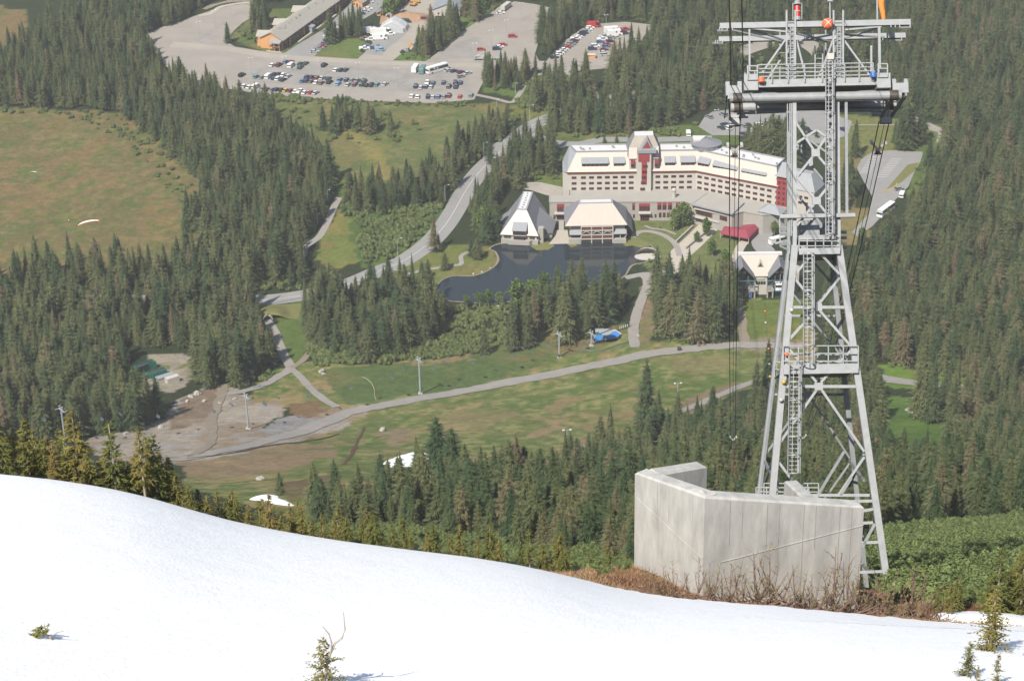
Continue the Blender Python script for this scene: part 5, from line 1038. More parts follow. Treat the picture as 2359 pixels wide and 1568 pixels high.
b = MB(); b.prism([F(-7.6, .6, 0), F(7.6, .6, 0), F(7.6, 2.1, 0), F(-7.6, 2.1, 0)], 0.3, 8.8); b.build('recess_shade', m_dark, pv)  # solid dark block painted as the shade behind the balconies
for x0, x1 in ((-13.2, -7.7), (7.7, 14.2)):
    b = MB(); b.hexa([F(x0, -.4, 4.6), F(x1, -.4, 4.6), F(x1, 2, 5.6), F(x0, 2, 5.6)], [F(x0, -.4, 4.9), F(x1, -.4, 4.9), F(x1, 2, 6.2), F(x0, 2, 6.2)]); b.build('lower_roof', m_slate2, pv)
    b = MB(); b.box(F((x0 + x1) / 2, 1.9, 3.4), (4.6, .3, 2.0), 0, ax=ax); b.build('window', m_dark, pv)
b = MB()
for z in (8.7, 6.6, 4.3, 2.2): b.box(F(0, .1, z), (15.4, .35, .45), 0, ax=ax)
for x in (-7.6, -2.6, 2.6, 7.6): b.box(F(x, .05, 4.4), (.5, .5, 8.8), 0, ax=ax)
for x in (-5.1, 0, 5.1): b.beam(F(x - 2.2, 0, 5.0), F(x, 0, 6.4), .25); b.beam(F(x + 2.2, 0, 5.0), F(x, 0, 6.4), .25)
b.beam(F(12, .6, 0.3), F(14.5, .4, 4.4), .35); b.beam(F(11.2, .6, .1), F(11.2, .6, 4.6), .4); b.build('balcony', m_lite, pv)
b = MB()
for z in (7.5, 3.2):
    for x in (-5.1, 0, 5.1): b.box(F(x, .52, z), (4.2, .3, 1.2), 0, ax=ax)
b.build('window', m_dred, pv)
b = MB(); b.prism([F(-13.5, -.8, 0), F(-7.8, -.8, 0), F(-7.8, 2, 0), F(-13.5, 2, 0)], 0, 2.6); b.build('base', m_trim, pv); b = MB(); b.prism([F(7.8, -.8, 0), F(14, -.8, 0), F(14, 2, 0), F(7.8, 2, 0)], 0, 2.0); b.build('base', m_trim, pv)
sheet('terrace', [zC(*q) for q in [(520, 770), (630, 770), (640, 830), (640, 865), (500, 868), (540, 820)]], 0.1, m_conc)
sheet('terrace', [zC(*q) for q in [(570, 690), (605, 690), (605, 770), (570, 770)]], 0.12, m_trim)

# ---- red party tent
m_tent = mat('red_canvas', (0.23, 0.04, 0.06), 0.7, var=0.05)
o = Z3(1810, 800, 0); tn = thing('party_tent', o, 'red L shaped canvas tent beside the hotel, open sides', 'tent')
ev = [Z3(*q, 3) for q in [(1690, 790), (1885, 826), (1982, 728), (1880, 712), (1828, 750), (1716, 742)]]
rg_ = [Z3(1735, 752, 4.3), Z3(1868, 768, 4.9), Z3(1925, 728, 4.7)]
b = MB(); b.quad(ev[0], ev[1], rg_[1], rg_[0]); b.quad(ev[1], ev[2], rg_[2], rg_[1]); b.quad(ev[2], ev[3], rg_[2]); b.quad(ev[3], ev[4], rg_[1], rg_[2]); b.quad(ev[4], ev[5], rg_[0], rg_[1]); b.quad(ev[5], ev[0], rg_[0])
for p, q in zip(ev, ev[1:] + ev[:1]): b.quad(p, q, up(q, -.6), up(p, -.6))
b.build('canopy', m_tent, tn)
b = MB(); b.quad(ev[1], ev[2], up(ev[2], -2.2), up(ev[1], -2.2)); b.build('side_curtain', m_tent, tn)
for p in ev[:1] + [ev[0] * .66 + ev[1] * .34, ev[0] * .33 + ev[1] * .67] + ev[1:]:
    b = MB(); b.beam(hz(p, 0), hz(p, 2.9), .2); b.build('post', m_lite, tn)
for k in range(7):
    p = Z3(1712 + 24 * k, 800 + 4.5 * k, 0.0); b = MB(); b.box(up(p, .72), (1.5, .9, .08)); b.box(up(p, .36), (.25, .25, .7)); b.box(up(p, .45) + A3([1.0, 0, 0]), (.5, .5, .9)); b.box(up(p, .45) - A3([1.0, 0, 0]), (.5, .5, .9))
    tag(b.build('cafe_table', mat('orange_wood', (0.42, 0.16, 0.06), 0.7)), f'{ORD[k]} orange table from the left along the open front of the red tent', 'table', 'tables under the red tent')

# ---- tram terminal
def Z7(zx, zy, h): return P(*zH(zx, zy), h)
o = Z7(810, 1440, 0); F = frame(o, R(-1)); ax = (F(1, 0, 0) - F(0, 0, 0), F(0, 1, 0) - F(0, 0, 0), A3([0, 0, 1]))
TF = F
tm = thing('tram_terminal', o, 'cable car terminal with two dark open gables and a pale roof between', 'terminal')
b = MB(); b.hexa([F(-3.2, 3.0, 9.3), F(3.2, 3.0, 9.3), F(8.6, 10.8, 16.2), F(-8.6, 10.8, 16.2)], [F(-3.2, 3.0, 9.6), F(3.2, 3.0, 9.6), F(8.6, 10.8, 16.5), F(-8.6, 10.8, 16.5)]); b.build('centre_roof', m_cop, tm)
b = MB(); b.prism([F(-10.4, 10.8, 0), F(10.2, 10.8, 0), F(10.2, 13.2, 0), F(-10.4, 13.2, 0)], 16.3, 17.2); b.build('ridge_cap', m_mem, tm)
for s, nm in ((-1, 'l'), (1, 'r')):
    x = 8.5 * s
    b = MB(); 
    for t in (-1, 1):
        e = x + 6.4 * t; zf = 8.4 if t == s else 10.2
        ee = x + (6.6 if t == s else 5.3) * t
        b.hexa([F(x, -.6, 16.0), F(ee, -.6, zf), F(ee, 12, zf), F(x, 12, 16.0)], [F(x, -.6, 16.35), F(ee + .1 * t, -.6, zf + .3), F(ee + .1 * t, 12, zf + .3), F(x, 12, 16.35)])
    b.build('gable_roof', m_slate, tm)
    b = MB(); b.quad(F(x - 5.9, 5.5, 0.3), F(x + 5.9, 5.5, 0.3), F(x + 5.9, 5.5, 9), F(x, 5.5, 15.6), F(x - 5.9, 5.5, 9)); b.build('bay_shade', mat('bay_shade_tone', (0.02, 0.028, 0.036), 0.8, var=0.2), tm)  # near-black sheet stands in for the shade inside the open bay
    b = MB()
    for u in (-5.6, -2.4, 2.4, 5.6): b.beam(F(x + u, .2, 3.5), F(x + u, .2, 9 + (2.0 if abs(u) < 3 else 0)), .3)
    b.beam(F(x - 5.6, .2, 8.6), F(x + 5.6, .2, 8.6), .3); b.beam(F(x - 5.6, .2, 4.6), F(x - 2.4, .2, 8.4), .22); b.beam(F(x + 5.6, .2, 4.6), F(x + 2.4, .2, 8.4), .22); b.beam(F(x - 5.6, .2, 6.2), F(x - 2.4, .2, 6.2), .22); b.beam(F(x + 5.6, .2, 6.2), F(x + 2.4, .2, 6.2), .22)
    b.build('bay_frame', mat('teal_steel', (0.09, 0.15, 0.15), 0.6, var=0.1), tm)
    b = MB(); 
    for u in (-4.4, 4.4): b.box(F(x + u, 2.2, 3.5), (3.2, 5.0, .5), 0, ax=ax); b.box(F(x + u - 1.2, .2, 1.65), (.6, .6, 3.3), 0, ax=ax); b.box(F(x + u + 1.2, .2, 1.65), (.6, .6, 3.3), 0, ax=ax)
    b.build('dock', m_trim, tm)
    b = MB()
    for u in (-4.4, 4.4):
        for k in range(4): b.beam(F(x + u - 1.6 + k * 1.07, -.2, 3.7), F(x + u - 1.6 + k * 1.07, -.2, 4.9), .1)
        b.beam(F(x + u - 1.6, -.2, 4.9), F(x + u + 1.6, -.2, 4.9), .12); b.beam(F(x + u - 1.6, -.2, 4.3), F(x + u + 1.6, -.2, 4.3), .1)
    b.build('dock_railing', m_lite, tm)
    b = MB(); b.tube([F(x - 1.2, 3.2, 11.4), F(x - 1.2, 4.0, 11.4)], .8, 12); b.tube([F(x + 1.0, 3.2, 11.4), F(x + 1.0, 4.0, 11.4)], .8, 12); b.build('bull_wheels', m_lite, tm)
b = MB(); b.prism([F(-2.8, 3.6, 0), F(3.0, 3.6, 0), F(3.0, 9, 0), F(-2.8, 9, 0)], 0, 9.2); b.build('centre_wall', m_wall, tm)
b = MB()
for k in range(4): b.box(F(-1.7 + 1.15 * k, 3.5, 6.0), (.95, .25, 1.4), 0, ax=ax)
b.build('window', m_glass, tm)
b = MB(); b.box(F(0, 3.4, 8.2), (3.4, .3, 1.2), 0, ax=ax); b.build('sign_panel', mat('pale_green', (0.35, 0.42, 0.33), 0.7), tm)
b = MB(); b.box(F(-4.6, .0, 1.5), (1.0, .3, 2.3), 0, ax=ax); b.build('blue_door', mat('blue_door', (0.05, 0.13, 0.42), 0.5), tm)
b = MB(); t0, t1_, t2_ = F(-1.6, 6.2, 12.6), F(1.6, 6.2, 12.6), F(0, 6.2, 15.6); b.hexa([t0, t1_, t2_], [F(-1.6, 11, 12.6), F(1.6, 11, 12.6), F(0, 11, 15.6)]); b.build('dormer_gable', m_lite, tm)
b = MB(); b.quad(F(-1.0, 6.1, 12.9), F(1.0, 6.1, 12.9), F(0, 6.1, 14.9)); b.build('dormer_window', m_dark, tm)
b = MB(); b.prism([F(-10.4, 13.2, 0), F(10.2, 13.2, 0), F(12, 24, 0), F(-12, 24, 0)], 0, 9.0); b.build('rear_hall', m_trim, tm)
b = MB(); b.prism([F(10.4, 12, 0), F(18, 8, 0), F(19, 16, 0), F(11, 20, 0)], 0, 8.5); b.build('side_hall', m_trim, tm)
# tram car in the right bay
o2 = F(8.6, 1.6, 3.0); tc = thing('tram_car', o2, 'blue and white cable car cabin parked in the right bay of the terminal', 'cable car')
b = MB(); b.box(o2 + A3([0, 0, 1.2]), (4.2, 3.0, 1.6)); b.box(o2 + A3([0, 0, 3.5]), (4.2, 3.0, .5)); b.build('body', mat('tram_white', (0.7, 0.72, 0.74), 0.4), tc)
b = MB(); b.box(o2 + A3([0, 0, 2.6]), (4.0, 2.9, 1.4)); b.build('window', m_glass, tc)
b = MB(); b.box(o2 + A3([0, -.02, .35]), (4.25, 3.05, .6)); b.build('skirt', mat('tram_blue', (0.05, 0.13, 0.35), 0.4), tc)
b = MB(); b.beam(o2 + A3([0, 0, 3.7]), o2 + A3([0, 0, 8.0]), .3); b.build('hanger', m_slate2, tc)
# white half-round garden shelter by the pond
o = P(*zC(1186, 950), 0); b = MB(); vs = []; n_ = 10
for j in range(6):
    el = j / 5 * 1.5
    for k in range(n_ + 1): az = math.pi * k / n_ - .25; vs.append(o + A3([6.2 * math.cos(el) * math.cos(az), 5.0 * math.cos(el) * math.sin(az) - 1, 4.6 * math.sin(el)]))
b.add(vs, [(j * (n_ + 1) + k, j * (n_ + 1) + k + 1, (j + 1) * (n_ + 1) + k + 1, (j + 1) * (n_ + 1) + k) for j in range(5) for k in range(n_)])
b.prism([o + A3([6.4 * math.cos(t), 4 * math.sin(t) - 1, 0]) for t in np.linspace(0, 6.283, 17)[:-1]], 0.1, .5)
tag(b.build('bandshell', m_lite), 'white rounded shell shelter at the right end of the pond', 'shelter')

# ---- brown lodging block at the top
def Z8(zx, zy, h): return P(*zD(zx, zy), h)
m_brn = mat('brown_siding', (0.135, 0.080, 0.062), 0.85, var=0.15, scale=0.8); m_org = mat('orange_siding', (0.50, 0.25, 0.10), 0.8, var=0.1, scale=0.8, streak=(1, 1, 4)); m_shg = mat('grey_shingle', alb(186, 180, 168), 0.9, var=0.1, scale=0.4)
c0 = Z8(780, 872, 0); c1 = Z8(1722, 190, 0); dv = (c1 - c0); Ld = np.linalg.norm(dv) + 14; dv = dv / np.linalg.norm(dv); nv = A3([-dv[1], dv[0], 0])
def FD(u, v, z): return c0 + dv * u + nv * v + A3([0, 0, z])
ld = thing('lodge', c0, 'long brown lodging block with grey shingle roof and orange gable end', 'lodge')
Wd = 15.0
b = MB(); b.prism([FD(0, 0, 0), FD(Ld, 0, 0), FD(Ld, Wd, 0), FD(0, Wd, 0)], 0, 6.3); b.build('wall', m_brn, ld)
b = MB(); b.prism([FD(-.12, .0, 0), FD(-.12, Wd, 0), FD(.5, Wd, 0), FD(.5, .0, 0)], 0, 6.3); b.hexa([FD(-.12, 0, 6.3), FD(-.12, Wd, 6.3), FD(-.12, Wd / 2, 10.2)], [FD(.5, 0, 6.3), FD(.5, Wd, 6.3), FD(.5, Wd / 2, 10.2)]); b.build('end_wall', m_org, ld)
b = MB()
for v0, v1 in ((-.9, Wd / 2), (Wd + .9, Wd / 2)):
    z0 = 5.9; b.hexa([FD(-1, v0, z0), FD(Ld + 1, v0, z0), FD(Ld + 1, v1, 10.2), FD(-1, v1, 10.2)], [FD(-1, v0, z0 + .3), FD(Ld + 1, v0, z0 + .3), FD(Ld + 1, v1, 10.5), FD(-1, v1, 10.5)])
b.build('roof', m_shg, ld)
for u in (8.5, 28, 42, 60, 74):
    b = MB(); b.box(FD(u, -.35, 3.1), (.9, .8, 6.2), 0, ax=(dv, nv, A3([0, 0, 1]))); b.build('corner_post', m_org, ld)
for u in np.arange(3, 84, 4.4):
    for z in (2.0, 4.6):
        b = MB(); b.box(FD(u, -.06, z), (1.5, .2, 1.2), 0, ax=(dv, nv, A3([0, 0, 1]))); b.build('window', m_glass, ld)
for u, v0, v1 in ((1.5, Wd - 2, Wd + 4), (24, Wd - 2, Wd + 4), (50, Wd - 2, Wd + 4)):
    b = MB(); b.hexa([FD(u, v0, 6), FD(u + 7, v0, 6), FD(u + 7, v1, 6), FD(u, v1, 6)], [FD(u + 3.5, v0 - 4, 9.9), FD(u + 3.6, v0 - 4, 9.9), FD(u + 3.6, v1, 9), FD(u + 3.5, v1, 9)]); b.build('gable', m_shg, ld)
    b = MB(); b.prism([FD(u + .5, Wd, 0), FD(u + 6.5, Wd, 0), FD(u + 6.5, v1 - .6, 0), FD(u + .5, v1 - .6, 0)], 0, 6); b.build('gable_wall', m_org, ld)
b = MB(); b.hexa([FD(-4.2, .2, 5.0), FD(0, .2, 6.2), FD(0, 7.6, 6.2), FD(-4.2, 7.6, 5.0)], [FD(-4.2, .2, 5.25), FD(0, .2, 6.45), FD(0, 7.6, 6.45), FD(-4.2, 7.6, 5.25)]); b.build('porch_roof', m_slate2, ld)
for v in (.6, 4, 7.3):
    b = MB(); b.beam(FD(-4, v, 0), FD(-4, v, 5), .3); b.build('porch_post', m_org, ld)
b = MB(); b.box(FD(-2, 4, 2.7), (3.6, 7, .25), 0, ax=(dv, nv, A3([0, 0, 1]))); b.beam(FD(-3.6, 5.5, .2), FD(-3.6, 2, 2.7), .9, .25); b.build('porch_deck', m_brn, ld)
b = MB(); b.hexa([FD(33, -3.6, 3.3), FD(38, -3.6, 3.3), FD(38, 0, 4.3), FD(33, 0, 4.3)], [FD(33, -3.6, 3.6), FD(38, -3.6, 3.6), FD(38, 0, 4.6), FD(33, 0, 4.6)]); b.box(FD(35.5, -1.8, 1.6), (4, 3, 3.2), 0, ax=(dv, nv, A3([0, 0, 1]))); b.build('entry_porch', m_slate2, ld)
b = MB()
for k in range(26): u = random.uniform(3, 82); v = random.choice((4.5, 5.5, 6.5)); b.beam(FD(u, v, 8.2), FD(u, v, 10.6 if v > 5 else 9.8), .35)
b.build('roof_vents', m_slate2, ld)
b = MB(); b.prism([FD(-5, -1, 0), FD(-4, -1, 0), FD(-4, 9, 0), FD(-5, 9, 0)], 0, .3); b.prism([FD(16, -3, 0), FD(70, -3, 0), FD(70, -1.5, 0), FD(16, -1.5, 0)], 0, .25); tag(b.build('sidewalk', m_conc), kind='structure')
# ---- small orange cabin, grey metal shed, plastic dome, sheds
def gable_house(name, label, cat, base, hd, w, l, hw, hr, mw_, mr_, extra=None):
    F = frame(base, hd); h = thing(name, base, label, cat)
    b = MB(); b.prism([F(-w / 2, 0, 0), F(w / 2, 0, 0), F(w / 2, l, 0), F(-w / 2, l, 0)], 0, hw); b.hexa([F(-w / 2, 0, hw), F(w / 2, 0, hw), F(0, 0, hr - .1)], [F(-w / 2, l, hw), F(w / 2, l, hw), F(0, l, hr - .1)]); b.build('wall', mw_, h)
    b = MB()
    for s in (-1, 1): b.hexa([F(s * (w / 2 + .5), -.6, hw - .3), F(s * (w / 2 + .5), l + .6, hw - .3), F(0, l + .6, hr), F(0, -.6, hr)], [F(s * (w / 2 + .5), -.6, hw), F(s * (w / 2 + .5), l + .6, hw), F(0, l + .6, hr + .3), F(0, -.6, hr + .3)])
    b.build('roof', mr_, h)
    b = MB(); b.box(F(0, -.08, 1.05), (1.0, .2, 2.1), 0, ax=(F(1, 0, 0) - F(0, 0, 0), F(0, 1, 0) - F(0, 0, 0), A3([0, 0, 1]))); b.build('door', m_dark, h)
    b = MB(); b.box(F(-w * .28, -.08, 1.7), (1.0, .2, 1.0), 0, ax=(F(1, 0, 0) - F(0, 0, 0), F(0, 1, 0) - F(0, 0, 0), A3([0, 0, 1]))); b.build('window', m_glass, h)
    return h
gable_house('cabin', 'small orange timber cabin with grey roof at the top edge', 'cabin', Z8(2060, 125, 0), R(-24), 7.4, 16, 3.0, 5.0, m_org, m_shg)
def Z9(zx, zy, h): return P(*zY(zx, zy), h)
m_tin = mat('tin_roof', alb(160, 166, 172), 0.55, var=0.1, scale=0.4, streak=(3, .2, .2))
gable_house('workshop', 'workshop with wide grey ribbed metal roof behind the spruces', 'workshop', Z9(1680, 300, 0), R(-7), 17, 26, 4.2, 7.5, m_lite, m_tin)
gable_house('shed', 'tiny white gabled shed beside the soil heap', 'shed', Z9(640, 345, 0), R(0), 3.2, 3, 2.0, 3.2, m_lite, m_lite)
gable_house('shed', 'low brown shed left of the tiny white one', 'shed', Z9(500, 295, 0), R(6), 5.5, 4, 2.2, 3.3, m_org, m_slate)
m_pl = mat('clear_sheeting', (0.42, 0.43, 0.44), 0.35, var=0.12, scale=0.7, bump=0.3)
o = Z9(690, 600, 0); F = frame(o, R(-10)); dm = thing('sheeted_tent', o, 'pale translucent plastic sheeted tent in the work yard', 'tent'); b = MB()
prof = [(-8.5, 0), (-7.8, 2.6), (-4.0, 5.2), (0, 7.2), (4.0, 5.2), (7.8, 2.6), (8.5, 0)]
vs = []; 
for v, k in ((0, .86), (3, 1.0), (9, 1.0), (13, .9)):
    for u, z in prof: vs.append(F(u * k, v, z * k))
b.add(vs, [(r * 7 + i, r * 7 + i + 1, (r + 1) * 7 + i + 1, (r + 1) * 7 + i) for r in range(3) for i in range(6)] + [tuple(range(7)), tuple(range(21, 28))]); b.build('cover', m_pl, dm)
b = MB()
for v, k in ((.0, .87), (3, 1.01), (9, 1.01)): b.tube([F(u * k, v, z * k) for u, z in prof], .14, 6)
b.build('hoops', m_lite, dm)
# soil heap
o = Z9(980, 330, 0); b = MB(); rr_ = 14
gx, gy = np.meshgrid(np.linspace(-17, 17, 40), np.linspace(-12, 12, 30)); rad = np.sqrt((gx / 15) ** 2 + (gy / 10) ** 2); hz_ = np.clip(1 - rad, 0, 1) * 4.5 * (0.5 + fbm(gx / 5, gy / 5, 61, 3)) + 0.02
o_h = grid_mesh('soil_heap', gx + o[0], gy + o[1], hz_, mat('tan_soil', alb(186, 150, 120), 0.95, var=0.2, scale=0.4)); tag(o_h, 'long heap of tan soil behind the plastic tent', 'soil heap')
# ------------------------------------------------------------------ concrete avalanche wall
m_con = mat('weathered_concrete', alb(208, 206, 200), 0.9, var=0.3, scale=0.9, bump=0.02, streak=(1.1, 1.1, 0.3))
m_rust = mat('rust', (0.22, 0.09, 0.05), 0.9, var=0.3, scale=4)
cA, cL, cR = PY(1624, 1144, 117.0), PY(1462, 1087, 122.5), PY(1990, 1166, 120.5)
cw = thing('concrete_wall', hz(cA, float(terrain(cA[0], cA[1]))), 'tall bare concrete splitter wall with angled wings in front of the steel tower', 'wall')
def slab(p, q, th, nm, bot=None, side=1, bev=0.12):
    """upright slab from p to q (top points), thickness th towards the back"""
    d = q - p; d2 = A3([d[0], d[1], 0]); d2 /= np.linalg.norm(d2); n = A3([-d2[1], d2[0], 0]) * th * side
    zb = [float(terrain(v[0], v[1])) - 4.5 for v in (p, q)]
    b = MB(); i = d2 * bev; m = n * (bev / th)
    b.hexa([hz(p, zb[0]), hz(q, zb[1]), hz(q + n, zb[1]), hz(p + n, zb[0])], [up(p, -bev), up(q, -bev), up(q + n, -bev), up(p + n, -bev)])
    b.hexa([up(p, -bev), up(q, -bev), up(q + n, -bev), up(p + n, -bev)], [p + i + m, q - i + m, q - i + n - m, p + i + n - m])
    return b.build(nm, m_con, cw)
slab(cL, cA - A3([.02, 0, 0]), 1.0, 'left_face'); slab(cA, cR, 1.0, 'right_face')
slab(PY(1517, 1092, 122.4), PY(1628, 1073, 125.0), 1.0, 'wing'); slab(PY(1889, 1153, 121.6), PY(1836, 1103, 127.5), 0.9, 'wing', side=1)
b = MB()
def onface(p, q, x, y):
    d = q - p; n = A3([d[1], -d[0], 0]); n /= np.linalg.norm(n); n = n if n[1] < 0 else -n; r = ray(x, y); o = A3([0, 0, CAM_Z]); k = ((p - o) @ n) / (r @ n); return o + r * k + n * 0.01
b.beam(onface(cL, cA, 1466, 1146), onface(cL, cA, 1618, 1286), .05, .04); b.beam(onface(cA, cR, 1660, 1294), onface(cA, cR, 1988, 1209), .05, .04)
b.build('form_joint', m_con, cw)
b = MB()
for p_, q_, n_ in ((cL, cA, 6), (cA, cR, 13)):
    for k in range(1, n_):
        t = k / n_; v = p_ + (q_ - p_) * t; d = q_ - p_; nn = A3([d[1], -d[0], 0]); nn /= np.linalg.norm(nn); nn = nn if nn[1] < 0 else -nn; v = v + nn * .012; dz = 2.6 + 2.8 * float(vnoise(k * 1.7, 3, 2)) if k % 4 else 8
        b.beam(up(v, -.2), up(v, -.2 - dz), .02, .03) if k % 3 != 1 else None
b.build('formwork_lines', mat('concrete_stain', alb(186, 181, 170), .95, var=.3, scale=2), cw)
b = MB()
for x, y in ((1572, 1119), (1684, 1144), (1836, 1152), (1927, 1158), (1585, 1077)):
    p = PY(x, y, 121 if x > 1590 else (119.6 if x < 1580 else 126.3)); b.box(up(p, .02), (.3, .2, .14)); b.tube([p - A3([.2, 0, 0]), up(p, .15), p + A3([.2, 0, 0])], .04, 5)
b.build('lifting_eyes', m_rust, cw)

# ------------------------------------------------------------------ steel tower
m_st = mat('galvanised_steel', (0.245, 0.252, 0.255), 0.55, 0.1, var=0.14, scale=1.6, spec=0.4)
m_st2 = mat('weathered_steel', (0.19, 0.2, 0.205), 0.55, 0.15, var=0.2, scale=1.2, spec=0.4)
m_gre = mat('greasy_steel', (0.075, 0.065, 0.055), 0.5, 0.2, var=0.5, scale=2.0)
m_dty = mat('oily_steel', (0.27, 0.27, 0.265), 0.5, 0.1, var=0.55, scale=.5, streak=(.35, 1, 1))
m_rope = mat('wire_rope', (0.06, 0.055, 0.055), 0.6, 0.3, var=0.1)
m_ora = mat('signal_orange', (0.60, 0.12, 0.045), 0.55, var=0.06); m_sred = mat('signal_red', (0.42, 0.02, 0.02), 0.35, var=0.1)
TQ = G(2045, 1362); LEAN = R(34)
tA = A3([1, 0, 0]); tB = A3([0, math.sin(LEAN), math.cos(LEAN)]); tN = A3([0, math.cos(LEAN), -math.sin(LEAN)])
def T(x, y, c=0.0):
    """point of the tower's uphill face seen at (x, y), pushed c metres towards its downhill face"""
    r = ray(x, y); o = A3([0, 0, CAM_Z]); k = ((TQ - o) @ tN) / (r @ tN); return o + r * k + tN * c
def TB(x, y, c):
    """point seen at (x, y) on the plane c metres behind the uphill face"""
    r = ray(x, y); o = A3([0, 0, CAM_Z]); k = ((TQ + tN * c - o) @ tN) / (r @ tN); return o + r * k
def TZ(f, zx, zy, c=0.0): return T(*f(zx, zy), c)
tw = thing('lift_tower', TQ, 'tall grey lattice steel cableway tower with double crossarms', 'tower')
def beams(name, segs, w, h=None, m=None, par=None):
    b = MB()
    for p, q in segs: b.beam(p, q, w, h, up=tN)
    return b.build(name, m or m_st, par or tw)
# legs: uphill pair and downhill pair, straight head above a flared foot
DT = 3.9
yk = 566
legs = [((1829, 236), (1829.5, yk), (1755, 1150)), ((1928, 236), (1931, yk), (2047, 1368))]
lw = 0.66
for (t, k_, f) in legs:
    b = MB(); b.beam(T(*t), T(*k_), .3, .3, up=tN); b.beam(T(*k_), T(*f) - (tB * 6 if f[1] < 1200 else tB * .3), .52, .5, up=tN); b.build('leg', m_st, tw)
    cen = 1880
    s = lambda q: (q[0], q[1])
    fb = (f[0], f[1])
    b = MB(); b.beam(T(*t, DT), T(*k_, DT), .26, .26, up=tN); b.beam(T(*k_, DT), T(*fb, 9.0) - tB * 4, .38, .36, up=tN); b.build('leg', m_st2, tw)
bl = MB()
for (t, k_, f), sg in zip(legs, (-1, 1)):
    bl.beam(T(*t) - tA * .55 * sg * -1, T(*k_) + tA * .5 * sg, .09, up=tN) if sg < 0 else bl.beam(T(1948, 232), T(1950, 498), .22, up=tN)
for x in (1818, 1822): bl.beam(T(x, 240, -.2), T(x - 1, 545, -.2), .1, up=tN)
bl.beam(T(1817, 560, -.36), T(1744, 1138, -.36), .16, up=tN); bl.build('cable_conduit', m_st2, tw)
# bracing
def nodeplate(x, y, c, w=.66): b = MB(); p = T(x, y, c); b.box(p, (w, .25, w * .9), 0, ax=(tA, tN, tB)); return b.build('gusset', m_st, tw)
up_n = [(1878, 300), (1878, 353), (1880, 463)]
br = [((1880, 300), (1834, 330)), ((1880, 300), (1922, 330)), ((1834, 285), (1878, 353)), ((1922, 285), (1878, 353)), ((1878, 353), (1834, 408)), ((1878, 353), (1924, 408)), ((1834, 408), (1880, 463)), ((1924, 408), (1880, 463)), ((1880, 463), (1835, 520)), ((1880, 463), (1926, 520)), ((1836, 566), (1890, 585)),
      ((1892, 588), (1933, 632)), ((1868, 588), (1829, 634)), ((1933, 640), (1884, 702)), ((1828, 640), (1880, 702)), ((1886, 714), (1958, 796)), ((1878, 714), (1814, 786)), ((1960, 806), (1890, 880)), ((1812, 798), (1880, 880)), ((1892, 898), (1990, 1040)), ((1880, 898), (1784, 1036)), ((1990, 1052), (1930, 1140)), ((1784, 1052), (1835, 1120))]
lo = beams('brace', [(T(*a), T(*b_)) for a, b_ in br[:11]], .18, .14)
for a, b_ in br[11:]: beams('brace', [(T(*a), T(*b_))], .19, .15)
def dpt(y): return DT + max(0, (y - yk) / (1150 - yk)) * 4.4
beams('brace', [(T(a[0], a[1] + 0, dpt(a[1])), T(b_[0], b_[1], dpt(b_[1]))) for a, b_ in br[:11]], .16, .12, m_st2)
for a, b_ in br[11:]: beams('brace', [(T(*a, dpt(a[1])), T(*b_, dpt(b_[1])))], .16, .12, m_st2)
for x, y in ((1878, 353), (1880, 463), (1883, 708), (1885, 890)): nodeplate(x, y, 0); nodeplate(x, y, dpt(y), .6)
for y, x0, x1 in ((708, 1822, 1950), (890, 1797, 1979)):
    beams('strut', [(T(x0, y), T(x1, y))], .24); beams('strut', [(T(x0, y, dpt(y)), T(x1, y, dpt(y)))], .2, None, m_st2)
for xs, y in (((1829, 1931), yk), ((1814, 1958), 790), ((1785, 1990), 1046)):
    beams('side_brace', [(T(x, y, .2), T(x, y + 60, dpt(y + 60) - .1)) for x in xs] + [(T(x, y + 60, .2), T(x, y, dpt(y) - .1)) for x in xs], .18, None, m_st2)
for s_ in [(T(1886, 1140), T(2002, 1140)), (T(1886, 1155), T(2024, 1153)), (T(1975, 1178), T(2010, 1172)), (T(1960, 1205), T(2010, 1203)), (T(1960, 1250), T(2023, 1248)), (T(1960, 1318), T(2036, 1315))]: beams('strut', [s_], .22)
beams('brace', [(T(2014, 1206), T(1985, 1260)), (T(1985, 1296), T(2040, 1355, 2)), (T(1895, 1140, 4), T(1965, 1030, 5)), (T(1935, 1140), T(1960, 1100))], .22, None, m_st2)
# crossarms at the top
b = MB(); b.beam(T(1657, 61.5), T(2096, 52.5), .46, .42, up=tN); b.build('crossarm', m_st, tw)
b = MB(); b.beam(TB(1655, 92, DT), TB(2084.5, 83, DT), .42, .4, up=tN); b.build('crossarm', m_st, tw)
beams('arm_brace', [(T(1834, 76), T(1727, 66)), (T(1834, 72, DT), T(1680, 60, 1)), (T(1940, 70), T(2030, 62)), (T(1940, 74, DT * .2), T(2060, 58, DT)), (T(1727, 66, 0), T(1834, 70, DT)), (T(2030, 62), T(1940, 66, DT)), (T(1834, 78), T(1940, 70, DT)), (T(1834, 70, DT), T(1940, 76))], .13)
for c, xs in ((-.3, (1656, 1662, 1674, 1686, 2050, 2060, 2070, 2094)), (DT - .3, (1657, 1662, 1674, 2050, 2060, 2094))):
  for lft in (True, False):
    b = MB()
    for x in xs:
      if (x < 1900) == lft: b.beam(T(x, 66 if x < 1900 else 58, c), T(x, 73 if x < 1900 else 66, c), .07)
    for x0, x1 in (((1650, 1675),) if lft else ((2070, 2096),)): b.beam(T(x0, 73.5 if x0 < 1900 else 66.5, c), T(x1, 73 if x0 < 1900 else 66, c), .1)
    b.build('end_step', m_st, tw)
